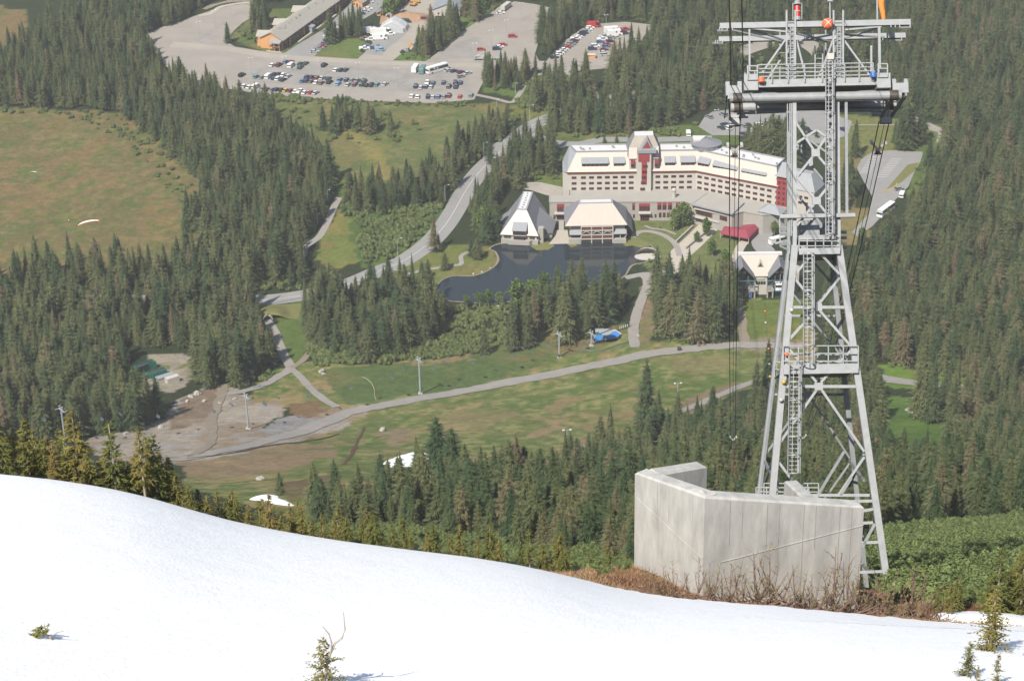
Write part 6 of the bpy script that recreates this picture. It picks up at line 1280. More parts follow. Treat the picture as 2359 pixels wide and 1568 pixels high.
# two ladder masts in the head frame
def ladder(name, x0, x1, ya, yb, c, xb=None, w=.075, cage=False, step=.32, m=None, wx=.2):
    b = MB(); sh = (xb - x0) if xb is not None else 0
    p0, p1, q0, q1 = T(x0, ya, c), T(x1, ya, c), T(x0 + sh, yb, c), T(x1 + sh, yb, c)
    b.beam(p0, q0, w * 1.3, w * 1.3, up=tN); b.beam(p1, q1, w * 1.3, w * 1.3, up=tN); n = int(np.linalg.norm(q0 - p0) / step)
    for i in range(1, n): t = i / n; b.beam(p0 + (q0 - p0) * t, p1 + (q1 - p1) * t, .06, up=tN)
    o = b.build(name, m or m_st, tw)
    if cage:
        b = MB(); W_ = np.linalg.norm(p1 - p0); k = max(2, int(np.linalg.norm(q0 - p0) / 1.3))
        for i in range(k + 1):
            t = i / k; a0 = p0 + (q0 - p0) * t; a1 = p1 + (q1 - p1) * t; mid = (a0 + a1) / 2
            ring = [mid + tA * (math.cos(a) * W_ * .62) - tN * (.05 + math.sin(a) * W_ * .9) for a in np.linspace(0, math.pi, 9)]
            for u, v in zip(ring[:-1], ring[1:]): b.beam(u, v, .09, .05, up=tN)
        for a in np.linspace(0.3, math.pi - .3, 4):
            o_ = tA * (math.cos(a) * W_ * .62) - tN * (.05 + math.sin(a) * W_ * .9); b.beam((p0 + p1) / 2 + o_, (q0 + q1) / 2 + o_, .05, up=tN)
        g_ = b.build('cage', m_st, o); g_.parent = o
    return o
for xa, xb_ in ((1810, 1830), (1918, 1940)):
    ladder('mast_ladder', xa, xb_, 27, 192, -.3, step=.9, w=.10); ladder('mast_ladder', xa, xb_, 38, 200, DT + .3, step=.9, w=.09, m=m_st2)
    b = MB(); b.beam(T(xa + 12.5, 62, 0), T(xa + 13, 188, 0), .26, .26, up=tN); b.build('mast', m_st2, tw)
    ladder('mast_ladder', xa + 9, xa + 17, 64, 186, -.25, step=.35, w=.06, m=m_st2)
ladder('ladder', 1890, 1908, 78, 160, DT - .5, step=.55)
beams('post', [(T(1725.5, 68), T(1726, 188))], .14); beams('post', [(T(2013, 95, 1.5), T(2013, 200, 1.5))], .16); beams('post', [(T(2024, 62), T(2026, 186))], .2)
beams('head_brace', [(T(1810, 90), T(1752, 172)), (T(1812, 108, DT), T(1762, 184, DT)), (T(1834, 94), T(1858, 188)), (T(1834, 130, DT), T(1848, 188, DT)), (T(1918, 92), T(1884, 186)), (T(1916, 112, DT), T(1886, 186, DT)), (T(1941, 90), T(2006, 180)), (T(1941, 130, DT), T(1982, 186, DT))], .14)
# main walkway
b = MB(); p, q = T(1712, 194, 0), T(2046, 187, 0); b.beam(p - tN * .3, q - tN * .3, .42, .4, up=tN); b.beam(T(1740, 203, -.5), T(2024, 197, -.5), .22, .3, up=tN); b.build('walkway_beam', m_st, tw)
b = MB(); b.hexa([T(1742, 201, -.6), T(2020, 195, -.6), T(2020, 195, DT + .6), T(1742, 201, DT + .6)], [T(1742, 199, -.6), T(2020, 193, -.6), T(2020, 193, DT + .6), T(1742, 199, DT + .6)]); b.build('walkway', m_st2, tw)
b = MB(); b.box(T(1727, 195, -.4), (1.1, .8, 1.3), 0, ax=(tA, tN, tB)); b.box(T(2031, 191, -.4), (1.1, .8, 1.2), 0, ax=(tA, tN, tB)); b.build('end_box', m_st, tw)
for c in (-.7, DT + .6):
    b = MB()
    for y0, y1 in ((155, 150.5), (164, 160), (173, 169), (182, 178)): b.beam(T(1743, y0, c), T(2008, y1, c), .08, up=tN)
    for x in (1743, 1775, 1812, 1850, 1890, 1942, 1975, 2007): b.beam(T(x, 154 - (x - 1743) * .015, c), T(x, 198 - (x - 1743) * .02, c), .08, up=tN)
    b.build('railing', m_st, tw)
for x0, x1, y0, y1 in ((1719, 1741, 159, 190), (2018, 2039, 154, 184)):
    b = MB()
    for y in (y0, (y0 + y1) / 2.05, y1): b.beam(T(x0, y, -.9), T(x1, y, -.9), .09, up=tN); b.beam(T(x0, y, -.9), T(x0, y, 1), .09, up=tN)
    for x in (x0, x1): b.beam(T(x, y0, -.9), T(x, y1, -.9), .1, up=tN); b.beam(T(x, y0, 1), T(x, y1, 1), .1, up=tN)
    b.build('end_cage', m_st, tw)
# heavy tubular saddle beams with greasy ends, uphill and downhill
for c in (-.3, DT + .7):
    dy = 0
    b = MB(); e0_, e1_ = (TB(1680, 227, c), TB(2075, 219.5, c)) if c < 1 else (TB(1682.6, 248.5, c), TB(2063, 241.5, c)); b.tube([e0_, e1_], .36, 16); b.build('saddle_beam', m_st if c < 1 else m_dty, tw)
    for q0_, dq_ in ((e0_, 1), (e1_, -1)): b = MB(); b.tube([q0_ + tA * .25 * dq_, q0_ + tA * .95 * dq_], .42, 16); b.build('greasy_collar', m_gre, tw)
beams('saddle_brace', [(T(1708, 206, .2), T(1824, 221, .2)), (T(2048, 203, .2), T(1932, 219, .2)), (T(1708, 236, DT), T(1824, 231, DT)), (T(2048, 229, DT), T(1932, 229, DT))], .22, None, m_st2)
for x, y in ((1689, 203), (2072, 197)):
    b = MB(); b.box(T(x, y + 8, .1), (1.25, .9, .8), 0, ax=(tA, tN, tB))
    for dx in (-.48, .48): b.box(T(x, y - 3, .1) + tA * dx, (.32, .6, .75), 0, ax=(tA, tN, tB)); b.beam(T(x, y - 12, .1) + tA * (dx - .08), T(x, y - 5, .1) + tA * (dx - .08), .1); b.beam(T(x, y - 12, .1) + tA * (dx + .08), T(x, y - 5, .1) + tA * (dx + .08), .1)
    b.build('saddle_head', m_st, tw)
    b = MB()                                                             # curved rope shoe running over the arm ends, along the cable
    for dx in (-.42, .42):
        qa_, qb_ = T(x, y + 24, -.5), TB(1693 if x < 1800 else 2040, 276 if x < 1800 else 270, DT + 1.0); pts = [qa_ + (qb_ - qa_) * s + tA * dx for s in np.linspace(0, 1, 6)]
        for u, v in zip(pts[:-1], pts[1:]): b.beam(u, v, .14, .3, up=tB)
    b.build('rope_shoe', m_st2, tw)
    b = MB(); b.box(TB(1692 if x < 1800 else 2040, 281 if x < 1800 else 275, DT + 1.0), (.95, .6, .7), 0, ax=(tA, tN, tB)); b.box(TB(1700 if x < 1800 else 2030, 268 if x < 1800 else 262, DT + .8), (1.6, .3, .3), 0, ax=(tA, tN, tB)); b.build('roller_battery', m_dty, tw)
    b = MB(); b.beam(T(x - 14, y + 10, 0), T(x - 10, y + 44, DT), .1); b.beam(T(x - 14, y + 10, 0), T(x - 12, y + 26, 0), .1); b.build('guard', m_st, tw)
# ladders and platforms down the shaft
ladder('ladder', 1898, 1914, 152, 545, -1.0, cage=True, xb=1898); ladder('ladder', 1848, 1869, 590, 842, -.8, cage=True, xb=1848); ladder('ladder', 1816, 1840, 842, 1092, -.8, cage=True, xb=1812)
def platform(x0, x1, y, c0, c1, yr, h=.55):
    b = MB(); b.beam(T(x0, y, c0), T(x1, y, c0), .12, h, up=tN) if 0 else b.box((T(x0, y, c0) + T(x1, y, c0)) / 2, (np.linalg.norm(T(x1, y, c0) - T(x0, y, c0)), .12, h), 0, ax=(tA, tN, tB))
    b.box((T(x0, y, (c0 + c1) / 2) + T(x1, y, (c0 + c1) / 2)) / 2, (np.linalg.norm(T(x1, y) - T(x0, y)), c1 - c0, .1), 0, ax=(tA, tN, tB)); o = b.build('platform', m_st, tw)
    if yr:
        for c in (c0, c1):
            b = MB()
            for k in (0, .33, .66): b.beam(T(x0, yr + (y - yr) * k, c), T(x1, yr + (y - yr) * k, c), .08, up=tN)
            for k in np.linspace(0, 1, 6): b.beam(T(x0 + (x1 - x0) * k, yr, c), T(x0 + (x1 - x0) * k, y, c), .08, up=tN)
            b.build('platform_railing', m_st, tw)
platform(1838, 1932, 581, -.5, DT, 546, .5); platform(1802, 1974, 851, -.5, 5.5, 798, .75); platform(1842, 1925, 500 + 45, .4, DT, None, .35); platform(1760, 1886, 1142, .3, 6, 1112, .3)
beams('crossbar', [(T(1794, 501, -.4), T(1967, 498, -.4))], .3)
b = MB()
for k in range(5): b.beam(T(1840, 505 + 11 * k, 3.4), T(1925, 504 + 11 * k, 3.4), .5, .08, up=tN)
b.build('grating', m_st2, tw)
b = MB()
for y in (525, 538, 560): b.beam(T(1796, y, .2), T(1812, y, .2), .24); b.beam(T(1940, y, 2), T(1958, y, 2), .2)
b.beam(T(1796, 500, .2), T(1797, 566, .2), .08); b.beam(T(1797, 566, .2), T(1818, 575, .2), .12); b.build('bracket', m_st, tw)
b = MB(); b.box(T(1869, 520, 2.0), (1.6, 1.4, 1.4), 0, ax=(tA, tN, tB)); b.box(T(1902, 530, 2.4), (1.3, .8, .8), 0, ax=(tA, tN, tB)); b.build('machine_box', m_st2, tw)
# fittings on the head
def top(name, label, cat): return thing(name, T(1880, 60), label, cat)
e = thing('warning_beacon', T(1836, 50), 'red double warning beacon on top of the steel tower', 'beacon')
b = MB(); b.tube([T(1836, 40, 0), T(1836, 29, 0)], .24, 12); b.tube([T(1836, 26, 0), T(1836, 15, 0)], .24, 12); b.build('lens', m_sred, e)
b = MB(); b.tube([T(1836, 12, 0), T(1836, 2, 0)], [.34, .2], 12); b.tube([T(1836, 29, 0), T(1836, 26, 0)], .28, 12); b.tube([T(1836, 48, 0), T(1836, 40, 0)], .3, 12)
for dx in (-.36, .36): b.beam(T(1836, 46) + tA * dx, T(1836, 8) + tA * dx, .05)
b.build('housing', m_st, e)
e = thing('marker_ball', T(1903, 61, -.7), 'large orange marker ball with white cross on the top crossarm', 'marker ball')
b = MB(); b.ball(T(1903, 61, -.7), .46, 12); b.build('ball', m_ora, e, smooth=True)
b = MB(); c = T(1903, 61, -.7)
for dx, dz in ((.26, .3), (-.26, .3)):
    pts = [c + (tA * dx * 1.6 * s + tB * dz * 1.5 * s) * 1 - tN * (math.sqrt(max(.475 ** 2 - (s * .62) ** 2, 0)) + .0) for s in np.linspace(-.72, .72, 9)]
    for u, v in zip(pts[:-1], pts[1:]): b.beam(u, v, .05, .02, up=tN)
b.build('cross', m_white, e)
e = thing('windsock', T(2021, 50), 'orange windsock hanging from a pole on the tower crossarm', 'windsock')
b = MB(); b.tube([T(2020.5, 52), T(2019, -70)], .07, 8); b.build('pole', m_st, e)
b = MB(); pts = [T(2023, -62), T(2025, -30), T(2029, -5), T(2030, 15), T(2033, 30), T(2035, 46)]; b.tube(pts, [.36, .36, .28, .24, .2, .16], 12, cap=False); b.build('sock', mat('windsock_cloth', (0.62, 0.20, 0.04), 0.8, var=0.2, scale=2.5, bump=.1), e, smooth=True)
b = MB(); b.tube([T(1912, 60), T(1911, 2), T(1910, -60)], [.07, .05, .04], 8); b.box(T(1911, 3), (.4, .3, .15), 0, ax=(tA, tN, tB)); tag(b.build('antenna', m_st), 'thin antenna rod between the two mast ladders of the tower', 'antenna')
b = MB(); b.tube([T(1750, 197, -1), T(1750, 187, -1)], .26, 12); tag(b.build('barrel', m_ora), 'red orange drum at the left end of the tower walkway', 'drum')
b = MB(); b.tube([T(2006, 186, -1), T(2006, 174, -1)], .24, 12); tag(b.build('barrel', mat('barrel_blue', (0.04, 0.11, 0.32), 0.5)), 'blue drum at the right end of the tower walkway', 'drum')
b = MB(); b.box(T(1908, 138, -1), (.5, .2, .5), 0, ax=(tA, tN, tB)); tag(b.build('sign_board', m_lite), 'small white board fixed to the ladder below the tower crossarms', 'sign')

# ------------------------------------------------------------------ track and haul ropes
def sagline(p, q, m, n=48):
    """straight in plan from p to q, parabola in height through m"""
    tm = (m[1] - p[1]) / (q[1] - p[1]); k = (m[2] - (p[2] + (q[2] - p[2]) * tm)) / (tm * (tm - 1)); t = np.linspace(0, 1, n) ** 1.5
    return [p + (q - p) * u + A3([0, 0, k * u * (u - 1)]) for u in t]
def at_dist(x, y, D): r = ray(x, y); return A3([0, 0, CAM_Z]) + r / np.linalg.norm(r) * D
RL = []
for xs, sag, term, nm in (((1692, 286), (1716, 1014), 8.5 * -1, 'left'), ((2036, 280), (1882, 1010), 8.5, 'right')):
    for dx, r, k in ((-.42, .045, 0), (.42, .045, 1), (.05, .025, 2)):
        p = TB(xs[0], xs[1], DT + 1.0) + tA * dx; m_ = PY(*sag, 370); q = TF(term + dx, 2.2, 10.5)
        pts = sagline(p, q, m_)
        rm = MB(); rr = np.linspace(r, r * 1.3, len(pts)); rm.tube(pts, rr, 5)
        side = 'left' if term < 0 else 'right'
        o_ = rm.build('track_rope' if k < 2 else 'haul_rope', m_rope)
        tag(o_, ('outer ' if (k == 0) == (term < 0) else 'inner ') * (k < 2) + ('track rope' if k < 2 else 'thin haul rope') + f' hanging from the {side} saddle of the tower down to the terminal', 'rope', 'track ropes'); RL.append((side, k, pts))
# ropes uphill, towards the camera and over it
for x0, y0, x1, y1, D, r, lb in ((1694, 196, 1650, -320, 70, .035, 'thin pale rope rising from the left saddle past the top edge'), (1712, 190, 1702, -320, 66, .04, 'dark rope rising behind the left ends of the crossarms'), (1684, 200, 1672, -320, 66, .04, 'dark rope rising left of the crossarm ends'),
                                 (2086, 180, 2700, -120, 90, .025, 'thin rope running from the right saddle off the right edge'), (1944, 48, 2120, -90, 100, .025, 'thin rope slanting up from the top of the right mast ladder')):
    p = T(x0, y0); q = at_dist(x1, y1, D); b = MB(); b.tube([p + (q - p) * t for t in np.linspace(0, 1, 6)], r, 5)
    tag(b.build('haul_rope', m_st2 if 'pale' in lb or 'thin' in lb else m_rope), lb, 'rope')
# slack carriers (white yokes between the ropes)
def carrier(c, s, lb):
    s = s * .6
    e = thing('rope_carrier', c, lb, 'rope carrier'); b = MB(); c = A3(c)
    for t in (-1, 1): b.beam(c, c + A3([.9 * t, 0, 1.1]) * s, .32 * s, .3 * s); b.box(c + A3([.95 * t, 0, 1.2]) * s, (.4 * s, 1.0 * s, .35 * s))
    b.build('yoke', m_lite, e); b = MB(); b.box(c - A3([0, 0, .3]) * s, (.55 * s, .8 * s, .5 * s)); b.tube([c + A3([-.5 * s, 0, -.55 * s]), c + A3([.5 * s, 0, -.55 * s])], .14 * s, 8); b.build('roller', m_gre, e); return e
def rope_at(side, y):
    best = None; pts0 = [p for s_, k, p in RL if s_ == side and k == 0][0]; pts1 = [p for s_, k, p in RL if s_ == side and k == 1][0]
    for a, c in zip(pts0, pts1):
        m_ = (a + c) / 2; yy = float(project(*m_)[1]); 
        if best is None or abs(yy - y) < best[0]: best = (abs(yy - y), m_)
    return best[1]
carrier(rope_at('left', 336), 1.0, 'white rope carrier on the left ropes just below the tower saddle'); carrier(rope_at('right', 336), 1.0, 'white rope carrier on the right ropes above the coach car park')
carrier(rope_at('left', 1012) , 1.0, 'small white rope carrier far down the left ropes above the hillside forest'); carrier(rope_at('right', 1010), 1.0, 'small white rope carrier far down the right ropes, seen inside the tower legs')
# coloured marker balls on a thin line left of the lower tower
for k, (x, y, col, nm) in enumerate([(1821, 716, 'white', 'on the left leg beside the caged ladder'), (1810, 818, 'red', 'at the left end of the middle platform railing'), (1803, 881, 'yellow', 'below the middle platform at the left leg'), (1797, 922, 'white', 'lowest on the left leg of the tower'), (1770, 803, 'red', 'topmost over the small spruce left of the tower'), (1772, 838, 'white', 'second from top left of the tower'), (1773, 867, 'yellow', 'third from top left of the tower'), (1777, 893, 'red', 'fourth from top left of the tower'), (1779, 914, 'white', 'lowest of those left of the tower leg'),
                                    (1762, 717, 'red', 'over the green lawn below the terminal'), (1763, 743, 'white', 'lower one over the green lawn below the terminal')]):
    D = 150 if x > 1790 else 260
    c = T(x, y, -.5) if x > 1790 else at_dist(x, y, D); b = MB(); b.ball(c, .17 if x > 1790 else .14, 8); mm = {'white': m_lite, 'red': m_ora, 'yellow': mat('signal_yellow', (0.55, 0.30, 0.06), .6)}[col]
    tag(b.build('marker_ball', mm, smooth=True), f'small {col} marker ball {nm}', 'marker ball')
b = MB(); b.tube([at_dist(x, y, 260) for x, y in ((1761, 690), (1763, 743), (1770, 803), (1773, 867), (1779, 914), (1790, 990))], .012, 4); tag(b.build('marker_line', m_rope), 'thin line carrying the small marker balls left of the tower', 'rope')
# ------------------------------------------------------------------ vehicles
m_paint = mat('car_paint', (0.5, 0.5, 0.5), 0.35, 0.0, var=0.0, obj_color=True, spec=0.5)
m_cgl = mat('car_glass', (0.02, 0.022, 0.026), 0.12, var=0.0, spec=0.6); m_tyre = mat('tyre', (0.03, 0.03, 0.03), 0.9, var=0.0)
def veh(kind):
    L_, Wd, H = {'car': (4.5, 1.8, 1.42), 'suv': (4.7, 1.9, 1.75), 'van': (5.2, 2.0, 2.1), 'pickup': (5.5, 1.95, 1.75), 'bus': (7.5, 2.4, 2.9), 'coach': (12.0, 2.55, 3.4), 'rv': (8.0, 2.5, 3.0), 'truck': (7.6, 2.4, 2.9)}[kind]
    b = MB(); g = MB(); hw = Wd / 2; bl = {'car': .78, 'suv': .95, 'van': 1.0, 'pickup': .98, 'bus': 1.25, 'coach': 1.5, 'rv': 1.6, 'truck': 1.2}[kind]; c = .18
    prof = [(-L_ / 2, .35), (-L_ / 2 + .08, bl * .92), (-L_ / 2 + .3, bl), (L_ / 2 - 1.1, bl), (L_ / 2 - .15, bl * .82), (L_ / 2, .4), (L_ / 2 - .2, .25), (-L_ / 2 + .2, .25)]
    n = len(prof); b.add([(-hw, y, z) for y, z in prof] + [(hw, y, z) for y, z in prof], [tuple(range(n)), tuple(range(2 * n - 1, n - 1, -1))] + [(i, n + i, n + (i + 1) % n, (i + 1) % n) for i in range(n)])
    y0, y1, y2, y3 = {'car': (-L_ / 2 + .35, -L_ / 2 + .95, .35, 1.05), 'suv': (-L_ / 2 + .1, -L_ / 2 + .35, .6, 1.2), 'van': (-L_ / 2 + .05, -L_ / 2 + .12, 1.3, 2.0), 'pickup': (-.75, -.55, .8, 1.4), 'bus': (-L_ / 2 + .05, -L_ / 2 + .1, 2.9, 3.4), 'coach': (-L_ / 2 + .05, -L_ / 2 + .15, 5.7, 5.95), 'rv': (-L_ / 2 + .05, -L_ / 2 + .1, 3.0, 3.6), 'truck': (1.2, 1.3, 2.6, 3.0)}[kind]
    it = .18 if kind in ('car', 'suv', 'pickup') else .06
    g.hexa([(-hw + .06, y0, bl), (hw - .06, y0, bl), (hw - .06, y3, bl), (-hw + .06, y3, bl)], [(-hw + it, y1, H - .1), (hw - it, y1, H - .1), (hw - it, y2, H - .1), (-hw + it, y2, H - .1)])
    e = it - .04
    b.hexa([(-hw + e, y1 - .05, H - .12), (hw - e, y1 - .05, H - .12), (hw - e, y2 + .05, H - .12), (-hw + e, y2 + .05, H - .12)], [(-hw + e + .1, y1 + .05, H), (hw - e - .1, y1 + .05, H), (hw - e - .1, y2 - .1, H), (-hw + e + .1, y2 - .1, H)])
    if kind in ('rv', 'coach', 'bus', 'van'):                             # solid panels over part of the glass band
        for a, c_ in {'rv': ((-3.95, .4), (1.2, 2.6)), 'coach': ((-5.9, -5.0),), 'bus': ((-3.7, -1.5),), 'van': ((-2.5, -.4),)}[kind]: b.box((0, (a + c_) / 2, (bl + H) / 2 - .02), (Wd - .06, c_ - a, H - bl - .05))
        b.box((0, (y1 + y2) / 2, H - .3), (Wd - .1, y2 - y1 + .1, .5))
    if kind == 'truck': b.box((0, -1.5, 1.95), (2.4, 4.6, 2.1))
    if kind == 'pickup': b.box((-hw + .08, -1.8, 1.1), (.1, 1.8, .3)); b.box((hw - .08, -1.8, 1.1), (.1, 1.8, .3))
    w = MB(); wr = .34 if L_ < 6 else .48
    for sx in (-1, 1):
        for sy in (-.31, .31): w.tube([(sx * (hw - .2), sy * L_, wr), (sx * (hw + .02), sy * L_, wr)], wr, 10)
    return b, g, w
VP = {}
def vehicle(kind, x, y, hd, col, label, group, nm='parked_car', cat='car'):
    p = P(x, y, 0.08)
    if kind not in VP:
        b, g, w = veh(kind); o = b.build(nm, m_paint, local=True); g.build('windows', m_cgl, o, local=True); w.build('wheels', m_tyre, o, local=True); VP[kind] = o
        o.location = p; o.rotation_euler = (0, 0, hd); o.color = (*col, 1); o.scale = (1.2,) * 3
    else: o = copy_tree(VP[kind], p, hd, 1.2, color=col)
    o.name = nm; tag(o, label, cat, group); return o
CC = {'white': (.62, .62, .60), 'silver': (.38, .39, .40), 'gray': (.20, .21, .22), 'dark gray': (.08, .08, .09), 'black': (.018, .018, .02), 'navy': (.022, .03, .075), 'blue': (.06, .13, .27), 'light blue': (.2, .3, .42), 'maroon': (.13, .022, .025), 'red': (.36, .03, .03), 'dark green': (.025, .055, .045), 'teal': (.10, .19, .19), 'yellow': (.48, .30, .05), 'brown': (.17, .11, .09)}
def lot(rows, f, tail, group, hd):
    for rn_, hd_, items in rows:
        items = sorted(items, key=lambda t: t[0]); n = len(items); cnt_ = {}
        for t in items: cnt_[(t[2], t[3])] = cnt_.get((t[2], t[3]), 0) + 1
        seen = {}
        for zx, zy, cl, kd in items:
            k = seen.get((cl, kd), 0); seen[(cl, kd)] = k + 1; kn = {'car': 'car', 'suv': 'suv', 'van': 'van', 'pickup': 'pickup', 'bus': 'minibus', 'rv': 'camper', 'coach': 'coach', 'truck': 'truck'}[kd]
            pre = f'{ORD[k]} {cl} {kn} from the left' if cnt_[(cl, kd)] > 1 else f'only {cl} {kn}'
            x, y = f(zx, zy); vehicle(kd, x, y, hd_ + random.gauss(0, .05), CC[cl], ' '.join(f'{pre} {rn_} {tail}'.replace('sport utility car', 'suv').split()), group, {'car': 'parked_car', 'suv': 'parked_car', 'van': 'parked_van', 'pickup': 'pickup_truck', 'bus': 'minibus', 'rv': 'camper', 'coach': 'coach', 'truck': 'truck'}[kd], {'car': 'car', 'suv': 'car', 'van': 'van', 'pickup': 'pickup', 'bus': 'bus', 'rv': 'camper', 'coach': 'coach', 'truck': 'truck'}[kd])
def W_(s): return [(int(a), int(b_), c.replace('_', ' '), d) for a, b_, c, d in (q.split(',') for q in s.split())]
lot([('in the top row', R(-24), W_('945,458,white,car 990,458,maroon,suv 1037,435,blue,car 1072,437,maroon,car 1075,463,white,van 1137,450,dark_green,car 1175,447,dark_green,car 1138,474,dark_green,suv 1303,460,black,suv 1385,492,white,car 1420,492,black,car 1452,492,navy,car')),
     ('in the left middle row', R(-24), W_('733,528,black,suv 832,538,teal,car 870,543,gray,car 915,540,white,van 960,522,black,car 992,522,black,car 955,548,navy,car 1020,525,white,car 985,553,white,suv 1055,535,silver,car 1020,560,black,car')),
     ('in the central middle row', R(-22), W_('1185,540,navy,car 1155,568,blue,car 1218,542,navy,car 1185,567,navy,suv 1250,545,maroon,car 1215,570,brown,car 1290,547,silver,car 1248,577,white,car 1283,582,brown,car 1332,552,dark_green,car 1340,577,black,suv')),
     ('in the right middle row', R(-18), W_('1412,560,blue,car 1400,588,light_blue,car 1458,560,navy,car 1493,563,gray,car 1468,593,silver,car 1530,570,gray,pickup 1515,593,maroon,car 1580,570,dark_green,suv 1563,593,dark_green,car 1598,597,black,car 1633,597,black,suv 1668,593,teal,car 1725,590,silver,car'))],
    zA, 'of the long gravel lot', 'cars in the long gravel lot', 0)
lot([('in the front left row', R(-28), W_('750,603,white,car 787,610,white,car 830,610,white,van 878,620,gray,car 910,627,maroon,car 943,627,gray,car 975,627,navy,car 1010,630,black,car 1040,632,yellow,car 1075,635,maroon,car 1105,640,white,car 1140,640,white,pickup 1170,647,white,car 1210,647,red,car 1245,650,silver,car')),
     ('in the front right row', R(-8), W_('1910,673,white,car 1950,677,white,car 2022,677,navy,suv 2055,680,silver,car 2095,677,blue,car 2132,675,gray,car 2168,670,maroon,suv 2243,675,red,car 2320,667,teal,car')),
     ('below the coach', R(-8), W_('1938,605,navy,suv 1972,612,silver,car 2018,580,white,pickup 2010,607,navy,car 2058,583,navy,car 2043,610,silver,car 2130,580,navy,car 2168,607,dark_gray,suv 2212,580,navy,suv 2215,607,navy,pickup 2248,580,navy,car')),
     ('beside the coach', R(-55), W_('2165,495,silver,car 2205,500,navy,car 2250,507,maroon,car 2300,513,silver,car 2250,537,gray,car'))],
    zA, 'of the long gravel lot', 'cars in the long gravel lot', 0)
vehicle('bus', *zA(1935, 492), R(-12), CC['white'], 'white minibus standing left of the coach in the gravel lot', None, 'minibus', 'bus'); vehicle('bus', *zA(1986, 500), R(-12), CC['teal'], 'grey green minibus between the white minibus and the coach', None, 'minibus', 'bus')
vehicle('coach', *zA(2085, 497), R(-52), CC['white'], 'long white coach parked diagonally in the gravel lot', None, 'coach', 'coach')
lot([('on the grass edge', R(-84), W_('1235,365,silver,car 1268,342,gray,pickup 1288,327,red,car 1307,310,blue,car 1325,290,red,suv 1330,272,white,van 1385,245,blue,pickup 1392,217,white,van 1468,170,white,car 1475,155,light_blue,car 1560,102,navy,car 1590,84,silver,car 1610,68,white,car 1620,20,white,car'))], zA, 'by the brown lodge', 'cars by the lodging block', 0)
lot([('standing apart', R(-84), W_('503,350,red,car 722,260,red,suv 613,347,navy,suv 632,332,white,car 655,317,red,car 640,97,white,car'))], zB, 'in the open gravel lot', 'cars in the open gravel lot', 0)
lot([('in the slanting left row', R(-78), W_('1010,405,navy,car 1035,390,white,car 1050,378,white,suv 1065,362,silver,car 1080,350,white,car 1098,338,red,car 1115,325,gray,car 1130,313,gray,suv 1142,300,maroon,car 1150,288,navy,car 1160,275,white,pickup 1180,262,white,car 1198,250,navy,car 1215,238,navy,suv 1230,225,gray,car 1245,213,white,car 1258,203,white,suv 1285,190,red,truck')),
     ('in the crowded right block', R(-80), W_('1440,207,white,car 1500,212,red,pickup 1490,240,navy,van 1408,225,white,rv 1428,246,white,rv 1355,260,silver,pickup 1345,280,white,pickup 1330,297,blue,car 1405,270,gray,car 1400,293,black,car 1375,315,red,car 1370,328,blue,car 1295,327,white,suv 1275,347,navy,suv 1355,352,maroon,car 1355,370,silver,car 1362,387,silver,suv 1445,268,silver,car'))], zB, 'of the full car park', 'cars in the full car park', 0)
lot([('left of the tower', R(38), W_('110,1130,gray,car 245,1110,gray,suv 258,1205,navy,car 285,1240,white,suv 225,1235,dark_green,car 437,1218,gray,car 475,1210,black,car 590,1203,white,car 680,1197,navy,car 540,1290,gray,car 440,1295,navy,car')),
     ('seen through the tower', R(38), W_('1037,1245,black,car 1022,1288,gray,car 1075,1280,black,car 965,1290,gray,car 1385,1250,navy,car'))], zT, 'in the hotel car park', 'cars in the hotel car park', 0)
vehicle('coach', 2040, 491, R(-36), CC['white'], 'white coach with dark windows at the kerb on the right', None, 'coach', 'coach'); vehicle('van', 2077, 452, R(-20), CC['white'], 'white van parked behind the coach on the right', None, 'parked_van', 'van')
vehicle('car', 2070, 437, R(-70), CC['gray'], 'silver grey car on the open asphalt above the white van', None); vehicle('car', 2056, 476, R(-40), CC['dark gray'], 'dark car between the coach and the white van', None)
vehicle('bus', 1790, 560, R(-62), CC['white'], 'white bus half hidden by the tower leg above the terminal', None, 'minibus', 'bus'); vehicle('van', 1585, 311, R(0), CC['white'], 'white van on the drive behind the hotel', None, 'parked_van', 'van'); vehicle('car', 1565, 516, R(-60), CC['silver'], 'silver car in the shade beside the plaza birches', None)
# yard vehicles
for zx, zy, k, c, lb in ((300, 600, 'truck', 'silver', 'truck with grey box body at the left end of the yard row'), (430, 620, 'truck', 'white', 'white truck cab in the yard row under the plastic tent'), (560, 620, 'truck', 'white', 'white box truck right in front of the plastic tent'), (660, 640, 'pickup', 'white', 'white pickup at the right end of the yard row'), (470, 720, 'rv', 'white', 'white camper in the second yard row'), (200, 725, 'pickup', 'brown', 'rusty flatbed pickup left of the white camper'), (300, 735, 'pickup', 'white', 'white pickup nose to the white camper'), (190, 900, 'pickup', 'white', 'white pickup among scrap at the lower yard corner'), (235, 860, 'car', 'blue', 'blue machine cab beside the scrap in the yard'), (470, 930, 'van', 'light blue', 'bright blue skip shaped van at the yard corner'), (955, 415, 'van', 'dark green', 'green and white van behind the plastic tent'), (1290, 365, 'suv', 'maroon', 'dark red car beside the soil heap')):
    x, y = zY(zx, zy); vehicle(k, x, y, R(-86), CC[c], lb, None, {'truck': 'truck', 'pickup': 'pickup_truck', 'rv': 'camper', 'van': 'parked_van', 'suv': 'parked_car', 'car': 'parked_car'}[k], {'truck': 'truck', 'pickup': 'pickup', 'rv': 'camper', 'van': 'van', 'suv': 'car', 'car': 'car'}[k])
